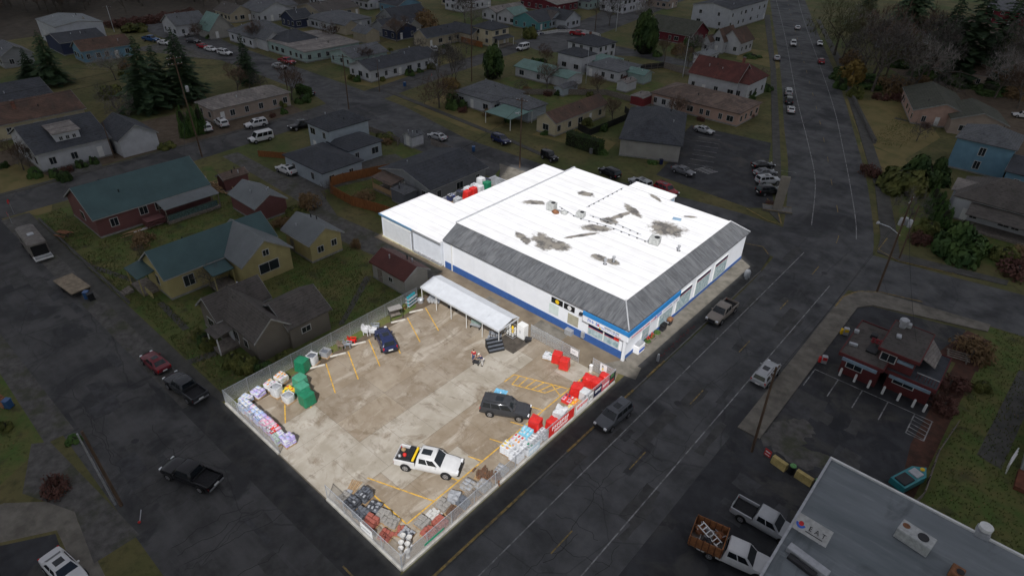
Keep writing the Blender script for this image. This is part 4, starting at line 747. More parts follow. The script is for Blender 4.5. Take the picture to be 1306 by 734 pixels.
# the EAT diner roof at the lower right ------------------------------------
rt = thing('diner', 'large grey flat-roofed diner in the bottom right corner', 'diner', (34, 24, 0)); cx, cy = 34, 24
b = MB(); b.box(22.8-cx, 4-cy, 0, 60-cx, 31.2-cy, 4.2, 'wall_pale_grey'); b.build('wall', rt)
diner = mat('diner_roof', (.135, .155, .165), .8, scale=.3, c2=(.225, .245, .258), stretch=(.25, 1.4, 1), detail=8, lo=.35, hi=.7); mulmix(diner, noise_fac(diner, .4, .55, .7, (1, .3, 1), 6, .5), (.08, .088, .094), .85)
mulmix(diner, noise_fac(diner, .8, .55, .72, (.2, 1.8, 1), 8, .4, .7), (.28, .30, .31), .6)
b = MB(); b.box(22.6-cx, 3.8-cy, 4.2, 60.2-cx, 31.4-cy, 4.32, diner); ro = b.build('roof', rt)
b = MB(); b.box(22.45-cx, 31.4-cy, 4.1, 60.2-cx, 31.6-cy, 4.5, 'trim_white'); b.box(22.4-cx, 3.8-cy, 4.1, 22.6-cx, 31.6-cy, 4.48, 'metal_grey'); b.build('parapet', ro)
def roof_unit(px, py, w, d, hgt, z, label, rz=0, m='hvac_body', name='roof_air_conditioner', cat='air conditioner'):
    x, y = at(px, py, z+hgt) if hgt else at(px, py, z); t = thing(name, label, cat, (x, y, z), rz)
    b = MB(); b.bbox(-w/2, -d/2, .08, w/2, d/2, hgt, m, .05); b.build('casing', t); b = MB(); b.box(-w/2+.1, -d/2+.1, 0, w/2-.1, d/2-.1, .08, 'dark_grille'); b.build('kerb', t)
    b = MB(); b.box(-w/2-.012, -d/2+.15, .25, -w/2+.01, d/2-.15, hgt-.2, 'dark_grille'); b.build('grille', t)
    b = MB(); b.lathe([(min(w, d)*.3, hgt), (min(w, d)*.3, hgt+.06)], 'dark_grille', 14, (w*.18, 0, 0)); b.build('fan', t); return t
t = roof_unit(1170, 680, 2.5, 1.35, 1.1, 4.32, 'long white air conditioner on the diner roof', R(-8)); b = MB(); b.lathe([(.28, 1.1), (.28, 1.115)], 'rust', 14, (-.85, .1, 0)); b.build('badge', t)
t = roof_unit(1222, 727, .9, 1.1, .6, 4.32, 'rust orange roof vent on the diner', R(-5), 'rust'); 
x, y = at(1258, 672, 5.2); t = thing('roof_exhaust', 'white round exhaust fan at the diner roof edge', 'exhaust fan', (x, y, 4.32)); b = MB(); b.box(-.5, -.5, 0, .5, .5, .5, 'metal_grey'); b.build('base', t); b = MB(); b.lathe([(.3, .5), (.5, .7), (.5, 1.0), (.2, 1.15)], 'trim_white', 14); b.build('hood', t)
x0, y0 = at(1018, 663, 5.4); x1, y1 = at(1056, 686, 5.4); t = thing('roof_sign', 'white sign reading EAT with a red and blue round emblem on the diner roof', 'sign', ((x0+x1)/2, (y0+y1)/2, 4.32), math.atan2(y1-y0, x1-x0)); w_ = math.hypot(x1-x0, y1-y0)+.3
b = MB(); b.add([(-w_/2, -.55, .62), (w_/2, -.55, .62), (w_/2, .45, 1.5), (-w_/2, .45, 1.5), (-w_/2, -.45, .54), (w_/2, -.45, .54), (w_/2, .55, 1.42), (-w_/2, .55, 1.42)], [(0, 1, 2, 3), (7, 6, 5, 4), (0, 4, 5, 1), (1, 5, 6, 2), (2, 6, 7, 3), (3, 7, 4, 0)], mat('eat_board', (.42, .42, .41), .7, var=.15, scale=3)); bd = b.build('board', t)
sl_ = math.degrees(math.atan2(.88, 1.0))
for k, c_ in enumerate('EAT'):
    o = lettering(t, c_, .52, 'black', (-w_*.05+k*w_*.19, -.09, 1.045), sl_, 0)
def disc(m, r, a0=0, a1=360, rin=0, z=0):
    b = MB(); n = 16; pts = [(r*math.cos(R(a0+(a1-a0)*i/n)), r*math.sin(R(a0+(a1-a0)*i/n)), z) for i in range(n+1)]
    if rin: q = [(rin*math.cos(R(a0+(a1-a0)*i/n)), rin*math.sin(R(a0+(a1-a0)*i/n)), z) for i in range(n+1)]; b.add(pts+q, [(i, i+1, n+2+i, n+1+i) for i in range(n)], m)
    else: b.add(pts, [tuple(range(n+1))], m)
    return b
for m_, r, a0, a1, ri in (('ink_blue', .38, 180, 350, .2), ('sign_red', .19, 0, 360, 0)):
    o = disc(m_, r, a0, a1, ri).build('emblem', t, (-w_*.33, -.07, 1.06)); o.rotation_euler = (R(sl_), 0, 0)
b = MB(); b.box(-w_*.15, -.36, .80, w_*.35, -.34, .86, 'black'); b.build('small_lettering', t)
for sx in (-.8, .8): b = MB(); b.tube((sx, 0, 0), (sx, -.1, .95), .05, .05, 'metal_grey'); b.tube((sx, .45, 0), (sx, .1, 1.1), .04, .04, 'metal_grey'); b.build('bracket', t)
for px, py, l in ((1030, 715, 3.2),):
    x, y = at(px, py, 4.5); t = thing('roof_duct', 'long low roof duct beside the EAT sign', 'duct', (x, y, 4.32), R(-8)); b = MB(); b.bbox(-l/2, -.35, 0, l/2, .35, .5, 'metal_grey'); b.build('casing', t); b = MB(); b.box(-l/2+.4, -.9, 0, l/2-.6, -.45, .3, 'dark_grille'); b.build('dark_vent', t)  # low dark vent box beside the duct

# ------------------------------------------------------------------ the shop
SH = thing('store', 'white flat-roofed hardware store with grey shake mansard and blue base band', 'store', (-18, 52, 0)); sx, sy = -18, 52
def sb(name, parts, parent=SH, smooth=None):
    b = MB()
    for p in parts: b.box(p[0]-sx, p[1]-sy, p[2], p[3]-sx, p[4]-sy, p[5], p[6])
    return b.build(name, parent, smooth=smooth)
SW, SE_, S0, S1 = -31.9, -1.35, 35.05, 67.1
RX, RY0, RY1, RZ = -3.75, 37.95, 65.9, 6.0      # roof edges and height
sb('wall', [(SW, S0, 0, SE_, S1, 4.5, 'white_wall')]); sb('roof_core', [(SW, RY0+.1, 4.5, RX-.1, RY1-.1, 5.7, 'white_wall')])
rm = MATS['white_roof']
def stains(mm, lst):
    N = mm.node_tree.nodes; L = mm.node_tree.links; tc = N.new('ShaderNodeTexCoord'); prev = None
    nz = N.new('ShaderNodeTexNoise'); nz.inputs['Scale'].default_value = .9; nz.inputs['Detail'].default_value = 7; nz.inputs['Roughness'].default_value = .7; L.new(tc.outputs['Object'], nz.inputs['Vector'])
    for x, y, rx, ry, rot in lst:
        mp = N.new('ShaderNodeMapping'); mp.vector_type = 'TEXTURE'; mp.inputs['Location'].default_value = (x-sx, y-sy, RZ); mp.inputs['Rotation'].default_value = (0, 0, rot); mp.inputs['Scale'].default_value = (rx, ry, 30)
        L.new(tc.outputs['Object'], mp.inputs[0]); ln = N.new('ShaderNodeVectorMath'); ln.operation = 'LENGTH'; L.new(mp.outputs[0], ln.inputs[0])
        if prev is None: prev = ln.outputs['Value']
        else: mn = N.new('ShaderNodeMath'); mn.operation = 'MINIMUM'; L.new(prev, mn.inputs[0]); L.new(ln.outputs['Value'], mn.inputs[1]); prev = mn.outputs[0]
    ad = N.new('ShaderNodeMath'); ad.operation = 'MULTIPLY_ADD'; ad.inputs[1].default_value = 2.0; L.new(nz.outputs['Fac'], ad.inputs[0]); L.new(prev, ad.inputs[2])
    mr = N.new('ShaderNodeMapRange'); mr.inputs[1].default_value = 2.2; mr.inputs[2].default_value = 1.8; L.new(ad.outputs[0], mr.inputs[0])
    mulmix(mm, mr.outputs[0], (.25, .23, .20), 1.0)
    mr2 = N.new('ShaderNodeMapRange'); mr2.inputs[1].default_value = 2.08; mr2.inputs[2].default_value = 1.85; L.new(ad.outputs[0], mr2.inputs[0])
    m3 = N.new('ShaderNodeMath'); m3.operation = 'MULTIPLY'; L.new(mr2.outputs[0], m3.inputs[0]); L.new(noise_fac(mm, .8, .47, .57, detail=6), m3.inputs[1]); mulmix(mm, m3.outputs[0], (.105, .10, .098), .9)
mulmix(rm, noise_fac(rm, .5, .5, .7, (.12, 2.2, 1), 8, .25, .7), (.60, .59, .57), .55); mulmix(rm, noise_fac(rm, .35, .5, .75, (1, 1, 1), 8, .6, .7), (.66, .65, .63), .45)
def seams(mm, axis, sc, lo, col, st_):
    N = mm.node_tree.nodes; L = mm.node_tree.links; tc = N.new('ShaderNodeTexCoord'); w = N.new('ShaderNodeTexWave'); w.bands_direction = axis; w.inputs['Scale'].default_value = sc; w.inputs['Distortion'].default_value = .15; L.new(tc.outputs['Object'], w.inputs['Vector'])
    mr = N.new('ShaderNodeMapRange'); mr.inputs[1].default_value = lo; mr.inputs[2].default_value = 1; L.new(w.outputs['Fac'], mr.inputs[0]); mulmix(mm, mr.outputs[0], col, st_)
seams(rm, 'Y', .17, .985, (.48, .47, .46), .6)
stains(rm, [(-24.6, 58.6, 1.4, .8, .2), (-28.3, 50.7, 1.6, .7, .6), (-19.6, 42.2, 2.3, 1.4, -.5), (-17.6, 42.6, 1.8, 1.2, .1), (-22.3, 41.1, 1.7, .7, -.3), (-16.7, 50.5, 2.0, 1.0, .6), (-16.6, 53.5, 1.3, .9, 0), (-16.0, 58.8, 2.2, .7, -.5), (-9.4, 57.2, 2.5, 2.1, 0), (-11.7, 43.9, 1.3, .7, 0), (-9.9, 44.3, .9, .6, 0), (-15.9, 65.2, 1.5, .4, -.4), (-17.0, 47.2, .35, 2.6, -.5), (-8.8, 63.0, .9, .3, .6), (-16.4, 56.2, .5, 2.0, -.2)])
roof = sb('roof', [(SW-.05, RY0, 5.7, RX, RY1, RZ, 'white_roof')])
sb('parapet', [(SW-.28, RY0-.1, 4.1, SW-.05, RY1+.1, RZ+.14, mat('parapet_metal', (.50, .51, .53), .5, .3, var=.1))])
b = MB(); e0, e1, e2 = 34.75, -1.05, 67.45; zt, zb = RZ+.02, 4.66
P_ = lambda x, y, z: (x-sx, y-sy, z)
b.add([P_(SW+.2, e0, zb), P_(e1, e0, zb), P_(RX, RY0, zt), P_(SW-.1, RY0, zt), P_(SW+.2, e0, zb-.15), P_(e1, e0, zb-.15), P_(RX, RY0, zb-.15), P_(SW+.2, RY0, zb-.15)], [(0, 1, 2, 3), (4, 5, 1, 0), (7, 6, 5, 4), (0, 3, 7, 4)], 'shake_roof')
b.add([P_(e1, e0, zb), P_(e1, e2, zb), P_(RX, RY1, zt), P_(RX, RY0, zt), P_(e1, e0, zb-.15), P_(e1, e2, zb-.15), P_(RX, RY1, zb-.15), P_(RX, RY0, zb-.15)], [(0, 1, 2, 3), (4, 5, 1, 0), (7, 6, 5, 4)], 'shake_roof_end')
b.add([P_(e1, e2, zb), P_(-33, e2, zb), P_(-33, RY1, zt), P_(RX, RY1, zt), P_(e1, e2, zb-.15), P_(-33, e2, zb-.15)], [(0, 1, 2, 3), (4, 5, 1, 0), (1, 5, 2)], 'shake_roof')
mans = b.build('mansard', SH)
sb('ridge_cap', [(SW-.1, RY0-.1, zt, RX+.1, RY0+.1, zt+.06, 'white_roof'), (RX-.1, RY0+.1, zt, RX+.1, RY1+.1, zt+.06, 'white_roof')])
for yy, yr in ((e0, RY0), (e2, RY1)): b = MB(); b.path([P_(e1, yy, zb+.03), P_(RX, yr, zt+.04)], .09, mat('hip_flashing', (.4, .41, .43), .6)); b.build('hip_flashing', mans)
sb('base_band', [(SW+.3, S0-.05, .02, SE_+.06, S0-.004, 1.1, 'blue_band'), (SE_+.004, S0, .02, SE_+.05, S1, .6, 'blue_band')])
sb('corner_post', [(-1.55, 34.72, 0, -1.2, 35.0, 4.4, 'white_wall')])
sb('fascia', [(-7.35, 34.6, 3.9, -.92, 34.72, 4.46, 'fascia_blue'), (-1.04, 34.72, 3.75, -.92, 46.7, 4.46, 'fascia_blue')])
sb('fascia_white', [(-7.35, 34.64, 3.05, -1.1, 35.0, 3.9, 'white_wall'), (-1.34, 34.74, 2.95, -.96, 46.7, 3.75, 'white_wall')])
def glyph_row(parent, p, d, n, size, m, seed, up=(0, 0, 1), nrm=(0, -1, 0)):
    """a row of small letter-like strokes, as illegible as in the photo"""
    rs = random.Random(seed); b = MB(); p = Vector(p)-Vector((sx, sy, 0)); d = Vector(d).normalized(); up = Vector(up); nrm = Vector(nrm)
    def st(u0, v0, u1, v1):
        a = [p+d*u+up*v+nrm*o for o in (0, .012) for u, v in ((u0, v0), (u1, v0), (u1, v1), (u0, v1))]
        b.add(a, [(0, 1, 2, 3), (7, 6, 5, 4), (0, 4, 5, 1), (1, 5, 6, 2), (2, 6, 7, 3), (3, 7, 4, 0)], m)
    u = 0
    for k in range(n):
        if rs.random() < .14: u += size*.5; continue
        w = size*rs.uniform(.45, .7); t = size*.16; q = rs.randrange(4)
        st(u, 0, u+t, size)
        if q != 1: st(u+t, size-t, u+w, size)
        if q in (0, 2): st(u+t, 0, u+w, t)
        if q in (0, 3): st(u+w-t, t, u+w, size-t)
        if q in (1, 2): st(u+t, size*.42, u+w, size*.58)
        u += w+size*.2
    return b.build('lettering', parent)
glyph_row(SH, (-4.2, 34.635, 3.52), (1, 0, 0), 17, .16, 'navy', 4); glyph_row(SH, (-4.9, 34.635, 3.28), (1, 0, 0), 26, .14, 'ink_blue', 5); glyph_row(SH, (-2.6, 34.635, 3.1), (1, 0, 0), 8, .13, 'banner_red', 15)
E_ = dict(nrm=(1, 0, 0)); X_ = -.955
glyph_row(SH, (X_, 35.4, 3.2), (0, 1, 0), 26, .3, mat('script_rose', (.50, .10, .16), .6), 6, **E_); glyph_row(SH, (X_, 40.6, 3.2), (0, 1, 0), 6, .42, 'ink_blue', 7, **E_); glyph_row(SH, (X_, 42.7, 3.2), (0, 1, 0), 18, .28, mat('script_grey', (.30, .28, .40), .6), 8, **E_)
glyph_row(SH, (-6.6, 34.635, 3.3), (1, 0, 0), 6, .4, 'ink_blue', 11); b = MB(); b.box(-5.2-sx, 34.615-sy, 3.35, -4.95-sx, 34.638-sy, 3.55, 'banner_red'); b.build('emblem', SH); b = MB(); b.box(-4.9-sx, 34.615-sy, 3.08, -4.68-sx, 34.638-sy, 3.24, 'sign_yellow'); b.build('emblem', SH)
def shopwin(x0, x1, z0, z1, y=S0, face='S', band=True):
    fr = .09
    if face == 'S':
        o = sb('window', [(x0-fr, y-.09, z0-fr, x1+fr, y-.002, z1+fr, 'trim_white')]); sb('pane', [(x0, y-.105, z0, x1, y-.092, z1, 'shop_glass')], o)
        if band: sb('window_banner', [(x0, y-.12, z1-.4, x1, y-.107, z1, 'navy')], o); sb('banner_edge', [(x0, y-.12, z1-.47, x1, y-.107, z1-.4, 'banner_red')], o)
    else:
        o = sb('window', [(y+.002, x0-fr, z0-fr, y+.09, x1+fr, z1+fr, 'trim_white')]); sb('pane', [(y+.092, x0, z0, y+.105, x1, z1, 'shop_glass')], o)
        if band: sb('window_banner', [(y+.107, x0, z1-.36, y+.12, x1, z1, 'navy')], o); sb('banner_edge', [(y+.107, x0, z1-.42, y+.12, x1, z1-.36, 'banner_red')], o)
    return o
shopwin(-6.6, -4.5, 1.35, 2.78); o = shopwin(-4.3, -2.25, 1.35, 2.78); sb('window_banner', [(-2.95, S0-.128, 2.38, -2.27, S0-.121, 2.78, 'banner_red')], o)
for a, c in ((46.9, 50.6), (52.0, 55.9), (57.4, 61.2)): shopwin(a, c, .78, 3.4, SE_, 'E')
for a, c in ((38.6, 40.2), (42.6, 45.8)): shopwin(a, c, .85, 2.7, SE_, 'E', False)
for x0, x1, em in ((-12.4, -10.65, 'sign_yellow'), (-10.45, -8.83, 'sign_white')):
    o = sb('sign', [(x0, S0-.07, 3.2, x1, S0-.002, 3.96, 'black')]); cxm = (x0+x1)/2+.05
    e = disc(em, .3).build('emblem', o, (cxm-sx, S0-.078-sy, 3.58)); e.rotation_euler = (R(90), 0, 0)
    if em == 'sign_yellow': glyph_row(o, (x0+.08, S0-.071, 3.4), (1, 0, 0), 3, .18, mat('faint_ink', (.03, .06, .05), .6), 3)
    else: glyph_row(o, (cxm-.2, S0-.08, 3.5), (1, 0, 0), 3, .16, 'metal_grey', 9)
sb('wall_panel', [(-12.7, S0-.03, 1.5, -11.2, S0-.002, 2.95, mat('panel_mint', (.58, .66, .63), .6, var=.06))]); sb('wall_panel', [(-9.75, S0-.04, 1.3, -8.15, S0-.002, 2.78, mat('panel_khaki', (.36, .34, .26), .6, var=.1))])
sb('wall_lamp', [(-8.0, S0-.3, 3.5, -7.6, S0-.002, 3.8, 'dark_grille')]); sb('downpipe', [(-30.2, S0-.14, .1, -30.05, S0-.02, 4.5, 'trim_white')]); sb('air_compressor', [(-9.6, S0-.7, .06, -8.6, S0-.1, .75, 'metal_grey')]); sb('meter_box', [(-7.4, S0-.35, .4, -7.0, S0-.06, 1.3, 'metal_grey')])
# back section: low white roof, garage door, storage yard wall
AX, AY, AZ = -45.2, 34.75, 4.05
sb('annexe_wall', [(AX, AY, 0, SW-.3, 44.6, AZ-.18, 'white_metal'), (-39.4, 44.6, 0, SW-.3, 67.0, AZ-.18, 'white_wall')])
sb('annexe_roof', [(AX-.2, AY-.2, AZ-.18, SW-.3, 44.7, AZ, 'white_roof'), (-39.6, 44.7, AZ-.18, SW-.3, 67.2, AZ+.001, 'white_roof')])
sb('roof_edging', [(AX-.28, AY-.3, AZ-.26, -38.0, AY-.2, AZ+.02, mat('edge_blue', (.12, .24, .38), .5)), (-37.9, AY-.28, AZ-.26, SW-.1, AY-.2, AZ+.02, 'metal_grey')])
o = sb('roller_door', [(AX+.5, AY-.08, .15, -38.6, AY-.005, 3.2, mat('roller_white', (.68, .70, .72), .6, var=.05))]); wave_bump(MATS['roller_white'], 'Z', 2.0, .4)
sb('door_frame', [(AX+.3, AY-.1, 3.2, -38.4, AY-.004, 3.36, 'trim_white'), (-38.3, AY-.12, .1, -37.95, AY-.004, AZ-.2, 'galvanised')], o)
sb('plinth', [(AX-.1, AY-.18, .0, SW-.2, AY-.006, .22, mat('plinth_stained', (.42, .38, .24), .9, var=.3, scale=1.5))]); sb('block_course', [(-37.9, AY-.2, .22, SW-.2, AY-.008, .62, mat('block_grey', (.33, .33, .34), .9, var=.3, scale=2))])
sb('yard_wall', [(AX, 44.7, 0, AX+.2, 60.4, 2.3, 'galvanised'), (AX, 60.4, 0, -39.6, 60.6, 2.0, 'galvanised'), (-41.7, 56.8, 0, -41.55, 60.3, 2.6, 'navy')])
sb('extension_wall', [(-21.7, S1+.4, 0, -14.6, 69.4, 5.2, 'white_wall')]); sb('extension_roof', [(-21.9, RY1+.1, 5.2, -14.4, 69.6, 5.45, 'white_roof')]); sb('extension_window', [(-14.6, 67.9, 4.2, -14.56, 69.2, 5.0, mat('pale_blue_panel', (.42, .56, .72), .4))])

# on the roof: separate machines and pipes
for px, py, w_, d_, h_, lab, rz in ((704, 258, 1.3, 1.1, 1.2, 'grey air conditioner beside the rusty roof patch on the store', .1), (741, 270, 1.2, 1.0, .8, 'middle air conditioner on the store roof', .15), (836, 302, 1.4, 1.2, 1.0, 'large air conditioner next to the big stain on the store roof', .2)):
    roof_unit(px, py, w_, d_, h_, RZ, lab, rz)
for px, py, lab in ((866, 316, 'small vent pipe near the front mansard edge'), (772, 333, 'vent pipe on the dark patch of the store roof'), (783, 330, 'second vent pipe on the dark patch of the store roof')):
    x, y = at(px, py, RZ+.4); t = thing('roof_vent', lab, 'vent', (x, y, RZ)); b = MB(); b.lathe([(.2, 0), (.14, .05), (.14, .55), (.22, .6), (.22, .75), (.05, .85)], 'metal_grey', 10); b.build('pipe', t); b = MB(); b.lathe([(.28, 0), (.26, .03)], 'dark_grille', 10); b.build('flashing', t)
x, y = at(863, 281, RZ); t = thing('roof_hatch', 'pale blue skylight hatch on the store roof', 'skylight', (x, y, RZ), .3); b = MB(); b.box(-.7, -.5, 0, .7, .5, .2, 'trim_white'); b.build('frame', t); b = MB(); b.box(-.6, -.4, .2, .6, .4, .26, mat('skylight_blue', (.25, .38, .52), .3)); b.build('pane', t)
x, y = at(714, 272, RZ); t = thing('roof_junk', 'heap of rusty ductwork behind the grey roof air conditioner', 'ductwork', (x, y, RZ)); b = MB(); b.blob((-.6, -.3, .1), (.6, .5, .35), 'rust', seed=2); b.build('rusty_duct', t); b = MB(); b.blob((.5, .3, .15), (.55, .4, .4), 'hvac_body', seed=4); b.path([(-.8, .2, .3), (.9, .5, .3)], .09, 'metal_grey'); b.build('elbow', t)
def roof_pipe(pts, lab):
    w3 = [(*at(px, py, RZ), RZ+.14) for px, py in pts]; t = thing('roof_pipe', lab, 'pipe', (w3[0][0], w3[0][1], RZ)); o = Vector((w3[0][0], w3[0][1], RZ)); q = [tuple(Vector(p)-o) for p in w3]
    b = MB(); b.path(q, .035, 'galvanised', 5); b.build('pipe', t)
    for a, c in zip(q, q[1:]):
        a, c = Vector(a), Vector(c); n = max(1, int((c-a).length/1.1))
        for k in range(n): p = a.lerp(c, (k+.5)/n); b = MB(); b.box(p.x-.1, p.y-.1, 0, p.x+.1, p.y+.1, .12, 'black'); b.build('block', t)
roof_pipe([(713, 264), (736, 278), (778, 290), (828, 310)], 'roof pipe on black blocks running between the air conditioners'); roof_pipe([(748, 265), (795, 240)], 'roof pipe on black blocks running to the back extension'); roof_pipe([(752, 275), (790, 288), (818, 300)], 'second roof pipe on black blocks beside the large stain')
# ------------------------------------------------------------------ vehicles
for n, c, r in (('white', (.60, .60, .60), .3), ('black', (.012, .012, .014), .22), ('charcoal', (.045, .047, .052), .25), ('silver', (.40, .41, .42), .28), ('grey', (.14, .145, .155), .28), ('gunmetal', (.10, .105, .115), .25), ('tan', (.26, .225, .19), .35), ('red', (.30, .012, .02), .25), ('maroon', (.16, .015, .025), .28), ('navy', (.015, .022, .07), .2), ('blue', (.03, .09, .22), .3), ('teal', (.03, .22, .24), .35), ('cream', (.52, .47, .36), .4)):
    mat('paint_'+n, c, r, .15 if n in ('silver', 'grey', 'gunmetal', 'charcoal') else 0, var=.05, scale=2, coat=.35)
mat('bed_liner', (.02, .02, .022), .8, var=.3, scale=6)
def ringloft(b, st, m):
    """car body: stations (x, z_bottom, z_top, half_width)"""
    rows = []
    for x, zb, zt, hw in st:
        h = zt-zb
        half = [(0, zb), (hw*.9, zb), (hw*.985, zb+.14*h), (hw, zb+.45*h), (hw*.985, zb+.72*h), (hw*.93, zt-.06*h), (hw*.8, zt), (hw*.4, zt+.02), (0, zt+.028)]
        rows.append([(x, -y, z) for y, z in half]+[(x, y, z) for y, z in half[-2:0:-1]])
    n = len(rows[0]); vs = [v for r in rows for v in r]; fs = []
    for j in range(len(rows)-1):
        for i in range(n): fs.append((j*n+i, (j+1)*n+i, (j+1)*n+(i+1) % n, j*n+(i+1) % n))
    fs += [tuple(range(n)), tuple(range(len(vs)-1, len(vs)-n-1, -1))]
    b.add(vs, fs, m)
def wheel_mesh(r, w):
    a = MB(); a.lathe([(r*.62, -w/2), (r*.9, -w/2), (r, -w/2+.04), (r, w/2-.04), (r*.9, w/2), (r*.62, w/2)], 'rubber', 18); t = a.mesh('tyre', 40)
    b = MB(); b.lathe([(r*.6, w/2-.02), (r*.6, w/2+.012), (r*.52, w/2+.014), (r*.2, w/2+.008), (r*.05, w/2+.02)], 'steel_rim', 14)
    for k in range(5):
        a_ = 2*math.pi*k/5; b.box(r*.24, -.035, w/2+.0, r*.5, .035, w/2+.018, 'black', a_, (0, 0))
    return t, b.mesh('rim', 40)
SPEC = {
 'sedan': dict(st=[(-2.3, .48, .80, .70), (-2.2, .32, .97, .83), (-1.5, .24, 1.0, .90), (-.3, .22, .96, .92), (.9, .24, .95, .91), (1.7, .28, .84, .87), (2.15, .34, .72, .80), (2.3, .42, .62, .66)], base=(-1.75, 1.05), top=(-1.0, .35), zb=.95, zt=1.43, bw=.83, tw=.64, wx=(1.38, -1.35), wr=.33),
 'suv': dict(st=[(-2.4, .52, 1.0, .78), (-2.32, .36, 1.12, .90), (-1.5, .28, 1.13, .95), (0, .26, 1.09, .96), (1.0, .28, 1.06, .95), (1.8, .32, .98, .91), (2.25, .38, .86, .84), (2.4, .48, .74, .70)], base=(-2.34, 1.1), top=(-2.1, .45), zb=1.08, zt=1.74, bw=.88, tw=.72, wx=(1.45, -1.4), wr=.37),
 'big_suv': dict(st=[(-2.62, .55, 1.1, .86), (-2.55, .42, 1.2, .97), (-1.6, .34, 1.21, 1.0), (0, .32, 1.18, 1.0), (1.15, .34, 1.16, 1.0), (2.0, .38, 1.1, .96), (2.5, .44, .98, .9), (2.62, .54, .86, .76)], base=(-2.56, 1.15), top=(-2.4, .5), zb=1.16, zt=1.92, bw=.93, tw=.79, wx=(1.6, -1.5), wr=.42),
 'hatchback': dict(st=[(-2.15, .5, .95, .74), (-2.08, .34, 1.05, .86), (-1.3, .26, 1.06, .91), (0, .24, 1.0, .92), (.9, .26, .98, .91), (1.6, .3, .88, .87), (2.0, .36, .76, .79), (2.15, .44, .64, .64)], base=(-2.05, 1.0), top=(-1.6, .3), zb=.99, zt=1.56, bw=.84, tw=.67, wx=(1.3, -1.28), wr=.34),
 'jeep': dict(st=[(-1.95, .5, 1.1, .72), (-1.9, .42, 1.15, .78), (0, .4, 1.15, .8), (.55, .4, 1.15, .8), (1.2, .42, 1.12, .74), (1.85, .46, 1.06, .68), (1.95, .55, .95, .6)], base=(-1.9, .6), top=(-1.85, .35), zb=1.15, zt=1.82, bw=.76, tw=.7, wx=(1.25, -1.2), wr=.42),
 'pickup': dict(st=[(-2.95, .62, .78, .9), (-2.9, .5, .8, .96), (-1.0, .42, .82, .98), (-.92, .4, 1.16, .98), (.2, .38, 1.16, .99), (1.3, .4, 1.16, .98), (2.2, .44, 1.1, .95), (2.75, .48, 1.0, .9), (2.92, .56, .86, .78)], base=(-.92, 1.4), top=(-.78, .72), zb=1.15, zt=1.88, bw=.9, tw=.76, wx=(1.85, -1.85), wr=.42, bed=(-2.95, -1.0, .82, 1.18)),
 'van': dict(st=[(-2.5, .5, 1.0, .86), (-2.45, .4, 1.1, .94), (0, .34, 1.12, .96), (1.4, .36, 1.1, .95), (2.1, .4, .98, .9), (2.4, .5, .8, .78)], base=(-2.45, 1.5), top=(-2.4, .9), zb=1.1, zt=2.1, bw=.92, tw=.84, wx=(1.5, -1.5), wr=.36)}
PAINTED = ('body', 'cabin', 'bed', 'tailgate', 'mirror')
